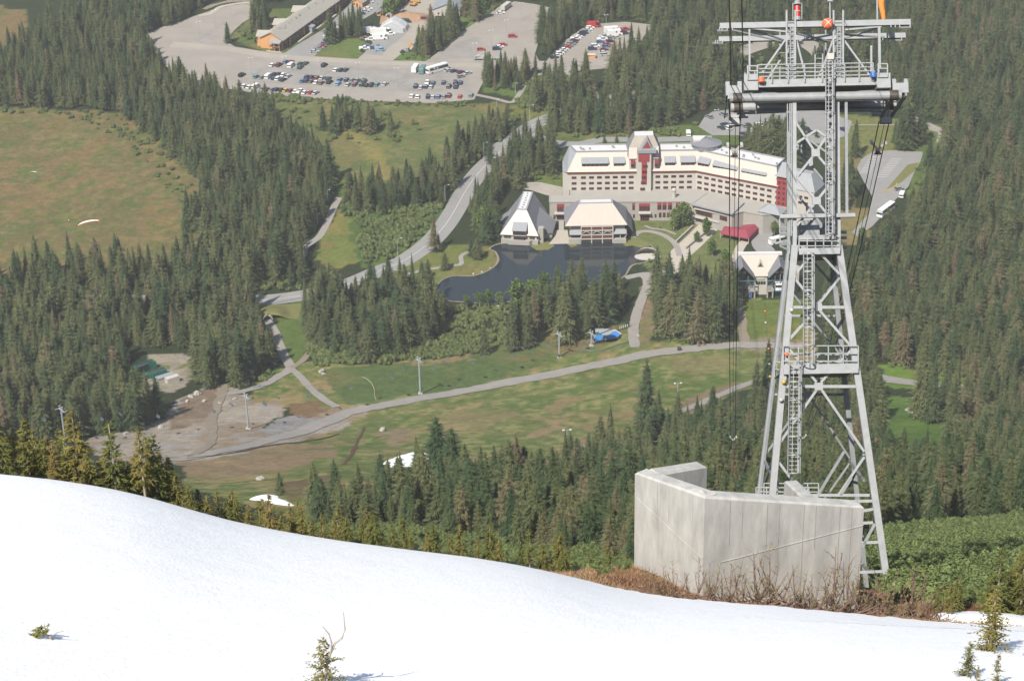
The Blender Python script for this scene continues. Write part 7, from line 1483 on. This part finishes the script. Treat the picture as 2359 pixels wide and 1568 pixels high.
# yellow diggers
m_digy = mat('digger_yellow', (0.50, 0.24, 0.04), 0.55, var=0.15)
def digger(p, hd, lb):
    e = thing('excavator', p, lb, 'excavator'); e.rotation_euler = (0, 0, hd); b = MB()
    for s in (-1, 1): b.hexa([(s * 1.2 - .3, -2, 0), (s * 1.2 + .3, -2, 0), (s * 1.2 + .3, 2, 0), (s * 1.2 - .3, 2, 0)], [(s * 1.2 - .3, -1.6, .9), (s * 1.2 + .3, -1.6, .9), (s * 1.2 + .3, 1.6, .9), (s * 1.2 - .3, 1.6, .9)])
    b.build('tracks', m_tyre, e, local=True); b = MB(); b.box((0, -.6, 1.6), (2.6, 3.2, 1.1)); b.box((-.7, .7, 2.4), (1.1, 1.4, 1.5)); b.build('body', m_digy, e, local=True)
    b = MB(); b.box((-.7, .75, 2.55), (1.14, 1.44, .8)); b.build('cab_window', m_cgl, e, local=True)
    b = MB(); b.beam((.4, .6, 1.8), (.4, 3.4, 4.4), .4); b.beam((.4, 3.4, 4.4), (.4, 5.4, 2.2), .32); b.hexa([(0, 5.0, 1.4), (.8, 5.0, 1.4), (.8, 5.8, 1.2), (0, 5.8, 1.2)], [(0, 5.2, 2.3), (.8, 5.2, 2.3), (.8, 5.6, 2.3), (0, 5.6, 2.3)]); b.build('arm', m_digy, e, local=True)
digger(Z9(1080, 110, 0), R(60), 'yellow excavator at the top of the work yard left of the grey roof'); digger(Z9(2110, 120, 0), R(-40), 'yellow excavator partly hidden right of the grey roof'); digger(Z9(1150, 60, 0), R(10), 'second yellow digger behind the first, near the top edge')
# trailer with boats, white container, kiosk
p = P(*zB(545, 415)); e = thing('boat_trailer', p, 'long trailer loaded with white boats in the open gravel lot', 'trailer')
b = MB(); b.box(up(p, 1.0), (16, 2.4, .3)); b.build('bed', m_slate2, e)
for k in range(4): b = MB(); b.tube([up(p, .5) + A3([-6.5 + k * 1.2 + (7.5 if k > 2 else 0), -1.2, 0]), up(p, .5) + A3([-6.5 + k * 1.2 + (7.5 if k > 2 else 0), 1.2, 0])], .5, 10); b.build('wheel', m_tyre, e)
b = MB()
for k, x in enumerate((-4.6, 0.6)):
    c = up(p, 1.2) + A3([x, 0, 0]); b.hexa([c + A3([-2.2, -.4, 0]), c + A3([2.0, -.4, 0]), c + A3([2.0, .4, 0]), c + A3([-2.2, .4, 0])], [c + A3([-2.4, -1.1, 1.1]), c + A3([2.7, -.3, 1.2]), c + A3([2.7, .3, 1.2]), c + A3([-2.4, 1.1, 1.1])]); b.box(c + A3([-.6, 0, 1.5]), (1.6, 1.4, .9))
b.build('boats', m_lite, e)
p = P(*zB(640, 408)); b = MB(); b.box(up(p, .6), (4, 2, .5)); b.tube([up(p, .4) - A3([0, 1, 0]), up(p, .4) + A3([0, 1, 0])], .4, 10); b.beam(up(p, .6) + A3([2, 0, 0]), up(p, .5) + A3([3.4, 0, 0]), .15); tag(b.build('utility_trailer', m_trim), 'small empty trailer behind the boat trailer', 'trailer')
p = P(*zB(675, 66)); e = thing('box_trailer', p, 'large white box trailer at the far corner of the open gravel lot', 'trailer'); b = MB(); b.box(up(p, 2.2), (3, 10, 2.8), rz=R(-25)); b.build('body', m_lite, e); b = MB()
for s in (-3.4, -2.2, 3.2): b.tube([up(p, .5) + A3([math.sin(R(25)) * s - 1.4, math.cos(R(25)) * s, 0]), up(p, .5) + A3([math.sin(R(25)) * s + 1.4, math.cos(R(25)) * s, 0])], .5, 10)
b.build('wheels', m_tyre, e)
p = P(*zB(1265, 405)); e = thing('kiosk', p, 'small brown and cream kiosk at the entrance of the full car park', 'kiosk'); b = MB(); b.box(up(p, 1.2), (5, 2.6, 2.4)); b.build('wall', m_org, e); b = MB(); b.hexa([up(p, 2.4) + A3([-2.8, -1.6, 0]), up(p, 2.4) + A3([2.8, -1.6, 0]), up(p, 2.4) + A3([2.8, 1.6, 0]), up(p, 2.4) + A3([-2.8, 1.6, 0])], [up(p, 2.9) + A3([-2.6, 0, 0]), up(p, 2.9) + A3([2.6, 0, 0]), up(p, 2.9) + A3([2.6, .1, 0]), up(p, 2.9) + A3([-2.6, .1, 0])]); b.build('roof', m_lite, e)
# scrap at yard corner
for k, (zx, zy, c) in enumerate([(340, 900, m_dark), (430, 870, m_slate), (150, 950, m_tyre), (1030, 850, m_digy), (1060, 900, m_lite), (960, 940, m_slate2), (1150, 960, m_org), (880, 970, m_dark)]):
    p = Z9(zx, zy, 0); b = MB(); b.box(up(p, .6), (2.6, 1.6, 1.2), rz=k); b.box(up(p, 1.5), (1.2, 1.0, .8), rz=k * 2); b.beam(up(p, .8), up(p, 2.6) + A3([1, 0, 0]), .2); tag(b.build('scrap_pile', c), 'odd stack of machinery scrap at the ' + ('left' if zx < 600 else 'spruce') + ' side of the yard entrance', 'scrap', 'machine scrap ' + ('left of' if zx < 600 else 'right of') + ' the yard entrance')

# ------------------------------------------------------------------ lamps
def lamp_mesh(H, arm, double=False):
    b = MB(); b.tube([(0, 0, 0), (0, 0, H)], [.15, .10], 8); b.tube([(0, 0, 0), (0, 0, .5)], .22, 8); h = MB(); a = MB()
    if double:
        a.beam((-arm, 0, H), (arm, 0, H), .1)
        for s in (-1, 1): h.box((s * arm, 0, H + .05), (.7, .45, .3))
    else:
        a.beam((0, 0, H - .15), (arm, 0, H), .09); h.box((arm + .3, 0, H - .02), (.8, .34, .2))
    return b, a, h
m_gal = mat('lamp_pole', (0.30, 0.33, 0.34), .5, .1, var=.05); m_head = mat('lamp_head', (.55, .56, .56), .5)
LPR = {}
def lamp(kind, p, rz, label, group):
    if kind not in LPR:
        e = bpy.data.objects.new('street_lamp', None); COL.objects.link(e); ORG[e.name] = np.zeros(3); b, a, h = lamp_mesh(*{'road': (8.5, 1.8, False), 'lot': (11, 1.0, True), 'path': (6.0, .7, False), 'slope': (11, 1.2, True)}[kind]); b.build('pole', m_gal, e, local=True); a.build('arm', m_gal, e, local=True); h.build('lamp_head', m_head, e, local=True); LPR[kind] = e
        e.location = p; e.rotation_euler = (0, 0, rz)
    else: e = copy_tree(LPR[kind], p, rz)
    return tag(e, label, 'street lamp', group)
for k, (zx, zy) in enumerate([(1327, 1020), (963, 1435), (1625, 690), (1977, 400)]): lamp('road', P(*zN(zx, zy)), .3, f'{["third", "nearest", "second", "farthest"][k]} curved arm lamp along the main road', None)
for k, (zx, zy) in enumerate([(428, 1020), (350, 1205), (245, 1450), (1550, 480), (1867, 195), (1722, 320)]): lamp('path', P(*zN(zx, zy)), .3, ['upper lamp on the footpath beside the forest left of the main road', 'middle lamp on the footpath beside the forest left of the main road', 'lowest lamp on the footpath beside the forest left of the main road', 'small lamp at the bog meadow edge near the road bend', 'lamp on the grass by the loop footpath', 'lamp below the right corner of the long gravel lot'][k], None)
for k, (zx, zy) in enumerate([(440, 272), (548, 192), (657, 120), (800, 527), (1033, 517), (1282, 532), (1540, 562), (1808, 600), (2083, 602)]): lamp('lot', P(*zA(zx, zy)), .2, (f'{["nearest", "middle", "farthest"][k]} double lamp of the empty gravel loop' if k < 3 else f'{ORD[k - 3]} double lamp pole from the left among the cars of the long gravel lot'), 'lamps of the long gravel lot')
for k, (zx, zy) in enumerate([(575, 335), (680, 262), (783, 142), (462, 425), (1370, 225), (1262, 345)]): lamp('lot', P(*zB(zx, zy)), .2, ['second nearest lamp pole of the open gravel lot', 'third nearest lamp pole of the open gravel lot', 'farthest lamp pole of the open gravel lot', 'nearest lamp pole of the open gravel lot by the boat trailer', 'farther lamp pole of the full car park', 'nearer lamp pole of the full car park'][k], None)
for k, (zx, zy) in enumerate([(175, 1240), (590, 1190), (2098, 1030)]): lamp('lot', P(*zT(zx, zy)), .2, ['left lamp pole of the hotel car park', 'middle lamp pole of the hotel car park', 'bare pole at the forest edge right of the tower head'][k], None)
lamp('path', G(628, 815), .3, 'lamp beside the path below the culvert', None)
lamp('slope', G(1560, 940), .1, 'double floodlight pole against the brown track on the right of the ski meadow', None); lamp('slope', G(1306, 1055), .1, 'double floodlight pole above the hillside spruces in the middle', None)

# ------------------------------------------------------------------ chairlift
m_lift = mat('lift_steel', (0.27, 0.30, 0.31), .5, .1, var=.08); m_chair = mat('chair_steel', (0.08, 0.095, 0.10), .5)
dL = None; LT = [(1288, 823), (968, 907), (572, 988), (152, 1030)]; base_ = [G(x, y) for x, y in LT]
d_ = base_[2][:2] - base_[0][:2]; d_ /= np.linalg.norm(d_); nL = A3([-d_[1], d_[0], 0]); dL = A3([d_[0], d_[1], 0]); rzL = math.atan2(nL[1], nL[0])
Hs = [11.0, 15.5, 14.0, 16.0]
def lift_mast(p, H, label):
    e = thing('lift_pylon', p, label, 'lift pylon', 'chairlift pylons'); b = MB(); b.tube([up(p, -.5), up(p, H)], [.42, .33], 12); b.build('pole', m_lift, e)
    b = MB(); b.box(up(p, .15), (1.8, 1.8, .5)); b.build('footing', m_conc, e)
    b = MB(); b.beam(up(p, H - .4) - nL * 2.0, up(p, H - .4) + nL * 2.0, .3, .35); b.build('crossarm', m_lift, e)
    for s in (-1, 1):
        b = MB(); c = up(p, H - .5) + nL * 1.95 * s; b.beam(c - dL * 1.5, c + dL * 1.5, .22, .2)
        for k in range(5): q = c + dL * (-1.3 + .65 * k); b.tube([q - nL * .1, q + nL * .1], .2, 8)
        b.build('sheave_train', m_lift, e)
        b = MB(); c = up(p, H) + nL * .8 * s; b.beam(c - A3([0, 0, .5]), c + A3([0, 0, 1.2]), .13); b.beam(c + A3([0, 0, 1.2]) - dL * .4, c + A3([0, 0, 1.2]) + dL * .6, .13); b.build('lifting_frame', m_head, e)
    return up(p, H - .25)
tops = [lift_mast(p, h, lb) for p, h, lb in zip(base_, Hs, ['chairlift pylon nearest the blue tarpaulin', 'tall chairlift pylon in the middle of the green meadow', 'chairlift pylon standing in the grey gravel clearing', 'chairlift pylon half hidden behind the hemlocks at the left'])]
ter = G(1395, 785); t_end = up(ter, 5.0); ends = [t_end] + tops + [tops[3] + (tops[3] - tops[2]) * 1.2 + A3([0, 0, 10])]
e_lines = []
for s in (-1, 1):
    pts = []
    for a, b_ in zip(ends[:-1], ends[1:]):
        for t in np.linspace(0, 1, 13)[:-1]: pts.append(a + (b_ - a) * t + nL * 1.95 * s - A3([0, 0, 1]) * (4 * 1.6 * t * (1 - t)) - A3([0, 0, .5]))
    pts.append(ends[-1] + nL * 1.95 * s); b = MB(); b.tube(pts, .028, 4); tag(b.build('haul_rope', m_rope), f'{"near" if s * nL[1] < 0 else "far"} side chairlift rope over the green meadow', 'rope', 'chairlift ropes'); e_lines.append(pts)
cb = None; nc = 0
for s, pts in enumerate(e_lines):
    L0 = 0
    A_ = np.array(pts); seg = np.r_[0, np.cumsum(np.linalg.norm(np.diff(A_, axis=0), axis=1))]
    for q in np.arange(6 + 9 * s, seg[-1] * .98, 21.0):
        p = A3([np.interp(q, seg, A_[:, i]) for i in range(3)])
        if min(np.linalg.norm((p - t_)[:2]) for t_ in tops) < 5: continue
        sx_, sy_, _ = project(*p)
        if sx_ < 20: continue
        if cb is None:
            cb = bpy.data.objects.new('lift_chair', None); COL.objects.link(cb); ORG[cb.name] = np.zeros(3)
            b = MB(); b.tube([(0, 0, 0), (0.3, 0, -.5), (.3, 0, -1.6), (0, 0, -1.9)], .05, 6); b.beam((0, -1.1, -1.9), (0, 1.1, -1.9), .07); b.beam((0, -1.1, -1.9), (-.1, -1.1, -2.9), .06); b.beam((0, 1.1, -1.9), (-.1, 1.1, -2.9), .06); b.build('hanger', m_chair, cb, local=True)
            b = MB(); b.box((.15, 0, -2.9), (.6, 2.2, .1)); b.build('seat', m_chair, cb, local=True); b = MB(); b.box((-.15, 0, -2.5), (.08, 2.2, .6)); b.build('backrest', m_chair, cb, local=True); c = cb; c.location = p; c.rotation_euler = (0, 0, rzL + R(90))
        else: c = copy_tree(cb, p, rzL + R(90) + (math.pi if s else 0))
        nc += 1; tag(c, f'chairlift chair hanging on the {"near" if (s * 2 - 1) * nL[1] < 0 else "far"} rope above the meadow and clearing', 'lift chair', f'lift chairs on the {"near" if (s * 2 - 1) * nL[1] < 0 else "far"} rope')
# bottom station: blue tarpaulin, green hut, bull wheel, pylon
m_tarp = mat('blue_tarpaulin', (0.045, 0.21, 0.52), .6, var=.12, scale=1.2, bump=.05)
wa, wb, wc, wd = [G(x, y, 1.2) for x, y in ((1366, 788), (1372, 776), (1418, 765), (1428, 772))]
e = thing('tarpaulin', wa, 'bright blue tarpaulin stretched over the lift loading platform', 'tarpaulin'); b = MB(); 
b.hexa([wa, G(1424, 777, 1.2), wd, wc, wb], [up(wa, .5), up(G(1424, 777, 1.2), .5), up(wd, .6), up(wc, .6), up(wb, .6)]); b.build('sheet', m_tarp, e)
b = MB(); g_ = [G(x, y) for x, y in ((1364, 790), (1424, 779), (1432, 773), (1416, 763), (1370, 776))]; b.hexa(g_, [up(q, 1.0) for q in g_]); b.build('platform', m_lite, e)
p = G(1395, 782, 1.7); e = thing('lift_station', p, 'small lift drive frame with bull wheel standing on the blue tarpaulin', 'lift station'); b = MB(); b.tube([p, up(p, 3.5)], .35, 10); b.build('mast', m_lift, e); b = MB(); b.tube([up(p, 3.5), up(p, 3.8)], 2.9, 20); b.build('bull_wheel', m_lift, e); b = MB(); b.beam(up(p, 3.9) - dL * 3, up(p, 3.9) + dL * 4, .4); b.beam(up(p, .5) + dL * 3, up(p, 3.8) - dL, .25); b.build('frame', m_chair, e)
p = G(1362, 797); lift_mast(p, 6.2, 'short chairlift pylon right at the left end of the blue tarpaulin')
p = G(1381, 777); e = thing('green_hut', p, 'dark green operator hut beside the blue tarpaulin', 'hut'); b = MB(); b.box(up(p, 1.7), (3.6, 3.2, 3.4)); b.build('wall', mat('hut_green', (0.012, 0.13, 0.095), .6), e); b = MB(); b.hexa([up(p, 3.4) + A3(q) for q in ((-2, -1.9, 0), (2, -1.9, 0), (2, 1.9, 0), (-2, 1.9, 0))], [up(p, 3.9) + A3(q) for q in ((-1.8, -.2, 0), (1.8, -.2, 0), (1.8, .2, 0), (-1.8, .2, 0))]); b.build('roof', m_slate2, e); b = MB(); b.box(up(p, 2.0) + A3([.6, -1.62, 0]), (1.3, .1, .9)); b.build('window', m_glass, e)
p = G(1423, 762); q = G(1449, 754); e = thing('ski_rack', p, 'dark timber rack frame with pale slats beside the path junction', 'rack'); b = MB(); b.beam(up(p, 0), up(p, 3), .25); b.beam(q, up(q, 3), .25); b.beam(up(p, 3), up(q, 3), .3); b.beam(up(p, .4), up(q, .4), .2); b.build('frame', m_dark, e); b = MB()
for k in range(1, 6): c = p + (q - p) * k / 6; b = MB(); b.beam(up(c, .4), up(c, 1.9), .35, .1); b.build('slat', m_lite, e)

# ------------------------------------------------------------------ containers, culvert, paragliders, odds and ends
m_cgrn = mat('container_green', (0.015, 0.14, 0.10), .6, var=.1)
def skip_box(px_, py_, l, w, h, rz, m, lb, open_top=True):
    p = G(px_, py_); e = thing('container', p, lb, 'container'); ax = (A3([math.cos(rz), math.sin(rz), 0]), A3([-math.sin(rz), math.cos(rz), 0]), A3([0, 0, 1])); b = MB()
    if open_top:
        for s in (-1, 1): b.box(up(p, h / 2) + ax[1] * s * (w / 2 - .06), (l, .12, h), 0, ax=ax); b.box(up(p, h / 2) + ax[0] * s * (l / 2 - .06), (.12, w - .24, h), 0, ax=ax)
        b.box(up(p, .1), (l, w, .2), 0, ax=ax); b.build('shell', m, e); b = MB(); b.box(up(p, h * .7), (l - .3, w - .3, .3), 0, ax=ax); b.build('load', m_dark, e)
    else: b.box(up(p, h / 2), (l, w, h), 0, ax=ax); b.build('shell', m, e)
    b = MB()
    for k in range(int(l / .9)): b.box(up(p, h / 2) + ax[0] * (-l / 2 + .5 + .9 * k) - ax[1] * (w / 2 + .04), (.1, .08, h * .95), 0, ax=ax)
    b.build('ribs', m, e); return e
skip_box(335, 852, 9, 3.4, 3.2, R(38), m_cgrn, 'larger open topped green container in the forest clearing'); skip_box(362, 866, 8, 3.2, 2.6, R(32), m_cgrn, 'smaller green container partly behind a spruce in the clearing'); skip_box(380, 872, 8, 2.6, 1.6, R(35), m_slate2, 'low grey skip between the green and the white containers', False); skip_box(397, 880, 5.6, 2.6, 2.6, R(35), m_lite, 'white container at the edge of the forest clearing', False)
p = G(617, 737); e = thing('culvert', p, 'arched concrete underpass mouth where the path goes below the main road', 'underpass'); b = MB(); n_ = 12
ring = lambda r, y: [p + A3([r * math.cos(a), y, max(r * math.sin(a), 0) + .1]) for a in np.linspace(0, math.pi, n_)]
o1, i1, o2_, i2 = ring(2.3, 0), ring(1.8, 0), ring(2.3, 3), ring(1.8, 3); vs = o1 + i1 + o2_ + i2; fs = []
for k in range(n_ - 1): fs += [(k, k + 1, n_ + k + 1, n_ + k), (k, 2 * n_ + k, 2 * n_ + k + 1, k + 1), (n_ + k, n_ + k + 1, 3 * n_ + k + 1, 3 * n_ + k)]
b.add(vs, fs); b.build('arch', m_trim, e); b = MB(); b.add(ring(1.85, .8), [tuple(range(n_))]); b.build('tunnel_shade', m_dark, e)  # dark disc in the arch is painted shade, closing the short tunnel
gx, gy = np.meshgrid(np.linspace(-12, 14, 30), np.linspace(.6, 16, 20)); em = np.clip(3.0 * np.exp(-(gx / 7.5) ** 4) * np.clip(gy / .8, 0, 1) * np.clip((15.5 - gy) / 10, 0, 1), -.2, 9) + (fbm(gx, gy, 3, 3) - .5) * .3
tag(grid_mesh('embankment', gx + p[0], gy + p[1], em + p[2] - .05, m_lawn), kind='structure')
b = MB(); 
for k in range(12): x = 585 + 10 * k; q = P(x, 705 - (x - 590) * .19, 0); b.beam(q, up(q, .8), .15)
b.beam(P(585, 705.5, .7), P(700, 683, .7), .12, .3); tag(b.build('guard_rail', m_gal), 'low guard rail on the near side of the main road above the culvert', 'guard rail')
m_wing = mat('wing_cloth', (.75, .74, .70), .7)
def glider(p, s, hd, lb):
    e = thing('paraglider', p, lb, 'paraglider'); b = MB(); t = MB(); n = 14; vs = []
    for k in range(n + 1):
        u = k / n * 2 - 1; ch = 2.2 * math.sqrt(max(1 - (u * .95) ** 2, .05)); x = u * 5.5; y = -1.6 * u * u + .9 * u; zt = .35 + .12 * math.sin(k * 3) 
        c, s_ = math.cos(hd), math.sin(hd)
        for (dx, dy, dz) in ((0, 0, .05), (0, ch * .3, zt), (0, ch, .05)): X, Y = x + dx, y + dy; vs.append(p + A3([(X * c - Y * s_) * s, (X * s_ + Y * c) * s, dz * s]))
    b.add(vs, [(3 * k + j, 3 * (k + 1) + j, 3 * (k + 1) + j + 1, 3 * k + j + 1) for k in range(n) for j in range(2)]); b.build('canopy', m_wing, e)
    t.tube([vs[3 * k] for k in range(n + 1)], .22 * s, 6); t.build('trailing_edge', m_ora, e)
glider(P(203, 512, .05), 1.0, R(20), 'white and orange paraglider wing spread on the bog meadow'); glider(P(78, 396, .05), .3, R(-25), 'small far paraglider wing lying on the bog meadow')
# people: one skinned body each
m_skin = mat('skin', (.42, .27, .19), .6, var=.05)
def person(p, hd, top, leg, lb, bend=0.0):
    J = [(0, 0, .95), (0, bend * .4, 1.2), (0, bend * .8, 1.42), (0, bend, 1.52), (0, bend + .03, 1.62), (0, bend + .03, 1.74), (-.19, bend * .8, 1.4), (-.27, bend + .05, 1.12), (-.25, bend + .22, .92), (.19, bend * .8, 1.4), (.27, bend + .05, 1.12), (.25, bend + .22, .92), (-.1, 0, .9), (-.12, .04, .5), (-.12, 0, .08), (-.12, .16, .04), (.1, 0, .9), (.12, .04, .5), (.12, -.02, .08), (.12, .14, .04)]
    E = [(0, 1), (1, 2), (2, 3), (3, 4), (4, 5), (2, 6), (6, 7), (7, 8), (2, 9), (9, 10), (10, 11), (0, 12), (12, 13), (13, 14), (14, 15), (0, 16), (16, 17), (17, 18), (18, 19)]
    RR = [.15, .14, .16, .06, .09, .08, .075, .05, .035, .075, .05, .035, .095, .065, .045, .04, .095, .065, .045, .04]
    me = bpy.data.meshes.new('person'); me.from_pydata(J, E, []); o = bpy.data.objects.new('person', me); COL.objects.link(o); sk = o.modifiers.new('skin', 'SKIN'); sv = me.skin_vertices[0].data if me.skin_vertices else None
    if sv is None: bpy.context.view_layer.objects.active = o
    if me.skin_vertices:
        for k, r in enumerate(RR): me.skin_vertices[0].data[k].radius = (r, r * .8)
        me.skin_vertices[0].data[0].use_root = True
    sb = o.modifiers.new('sub', 'SUBSURF'); sb.levels = 1; sb.render_levels = 1; me.materials.append(top); o.location = p; o.rotation_euler = (0, 0, hd); ORG[o.name] = np.zeros(3); tag(o, lb, 'person')
    b = MB(); b.tube([(-.1, 0, .92), (-.12, .04, .5), (-.12, 0, .1)], [.125, .09, .075], 8); b.tube([(.1, 0, .92), (.12, .04, .5), (.12, -.02, .1)], [.125, .09, .075], 8); b.build('trousers', leg, o, local=True)
    b = MB(); b.ball((0, bend + .05, 1.68), .105, 8, sz=1.15); b.build('head', m_skin, o, local=True); b = MB(); b.ball((0, bend + .02, 1.72), .112, 8, sz=1.0); b.build('hair', m_dark, o, local=True)
m_sh1 = mat('dark_shirt', (.05, .055, .07), .8); m_sh2 = mat('white_shirt', (.6, .6, .58), .8); m_sh3 = mat('red_shirt', (.35, .05, .04), .8); m_jn = mat('jeans', (.05, .07, .12), .8)
person(P(158, 512, .02), R(-60), m_sh2, m_jn, 'person in white top beside the paraglider wing on the bog meadow', .2)
person(P(1036, 612, .1), R(80), m_sh2, m_jn, 'person in white on the lawn path by the pond', 0.05); person(P(1041, 613, .1), R(-100), m_sh3, m_sh1, 'person in red on the lawn path by the pond', 0.05)
person(P(1204, 187, .1), R(10), m_sh3, m_jn, 'person in red walking the loop footpath below the lots'); person(P(1360, 204, .1), R(10), m_sh3, m_sh1, 'person in red on the footpath left of the wood above the hotel')
person(P(1520, 527, .1), R(0), m_sh1, m_jn, 'person in dark clothes by the hotel garden door')
b = MB(); pts = [G(x, y, .12) for x, y in ((835, 868), (845, 873), (855, 882), (862, 896), (863, 910), (866, 921))]; b.tube(smooth_line(pts, 6), .2, 6); tag(b.build('hose', mat('pale_hose', alb(176, 172, 126), .7)), 'pale curved pipe lying on the green meadow', 'pipe')
b = MB(); pts = [G(x, y, .15) for x, y in ((1333, 803), (1355, 808), (1385, 806), (1420, 796), (1445, 788))]; b.tube(smooth_line(pts, 6), .28, 6); tag(b.build('hose', m_chair), 'dark green pipe curving below the blue tarpaulin', 'pipe')
p = G(1564, 808); b = MB(); b.box(up(p, .7), (1.5, 1.3, 1.4)); b.box(up(p, 1.5), (1.7, 1.5, .2)); tag(b.build('utility_box', m_dark), 'dark box beside the gravel road right of the path junction', 'utility box')
p = G(555, 888); b = MB(); b.hexa([p + A3(q) for q in ((-3, -1, 0), (3, -1, 0), (3, 1, 0), (-3, 1, 0))], [p + A3(q) for q in ((-3.6, -1.2, .9), (3.6, -1.2, .9), (3.6, 1.2, .9), (-3.6, 1.2, .9))]); b.beam(up(p, .5) + A3([2.4, 0, 0]), up(p, 3) + A3([2.6, 0, 0]), .3); tag(b.build('scrap_sledge', m_dark), 'dark low sledge frame with an upright post at the forest edge', 'sledge')
p = G(597, 892); b = MB(); b.beam(up(p, .4) - A3([2.5, .6, 0]), up(p, .4) + A3([2.5, .6, 0]), .9, .7); b.box(up(p, .9), (1, .8, .4)); tag(b.build('concrete_block', m_slate), 'grey block on the path bank right of the sledge frame', 'block')
rn = random.Random(9)
for k, (x, y, s) in enumerate([(455, 908, 1.8), (440, 915, 1.4), (470, 925, 1.2), (430, 925, 1.0), (505, 930, .8), (370, 985, 1.3), (310, 992, 1.5), (290, 1000, 1.2), (540, 920, .9), (1150, 715, 2.0), (1165, 722, 1.6), (1265, 715, 1.5), (1300, 704, 1.4), (1090, 632, .7), (1110, 628, .7), (1130, 618, .6), (2090, 945, 1.2), (2098, 950, 1.0), (1060, 608, .8), (1470, 775, .9), (880, 992, 1.6), (600, 1105, 1.5), (740, 858, 1.6), (745, 862, 1.0)]):
    p = G(x, y); b = MB(); b.ball((0, 0, 0), s, 6, sz=.6); o = b.build('boulder', m_trim, local=True); o.location = up(p, s * .15); o.rotation_euler = (rn.random(), rn.random(), rn.random() * 6)
    for v in o.data.vertices: v.co *= 1 + rn.uniform(-.3, .25)
    w_ = 'by the gravel clearing left of the pylon' if x < 600 else ('around the pond banks' if 590 < y < 730 else ('on the ski meadow' if x < 1500 else 'on the bank below the small road on the right'))
    tag(o, 'pale grey boulder lying ' + w_, 'boulder', 'boulders ' + w_)
# ------------------------------------------------------------------ valley haze
b = MB(); x0, x1, y0, y1, z0, z1 = -9000, 9000, -60, 9100, -1.0, 470.0
b.hexa([(x0, y0, z0), (x1, y0, z0), (x1, y1, z0), (x0, y1, z0)], [(x0, y0, z1), (x1, y0, z1), (x1, y1, z1), (x0, y1, z1)])
mh = bpy.data.materials.new('haze'); mh.use_nodes = True; nh = mh.node_tree; nh.nodes.remove(nh.nodes['Principled BSDF'])
pv_ = nh.nodes.new('ShaderNodeVolumePrincipled'); pv_.inputs['Color'].default_value = (0.95, 0.96, 0.96, 1); pv_.inputs['Density'].default_value = HAZE; pv_.inputs['Anisotropy'].default_value = 0.0
nh.links.new(pv_.outputs[0], nh.nodes['Material Output'].inputs['Volume'])
hz_o = b.build('haze', mh); tag(hz_o, 'thin blue summer haze filling the valley', None, None, 'stuff')
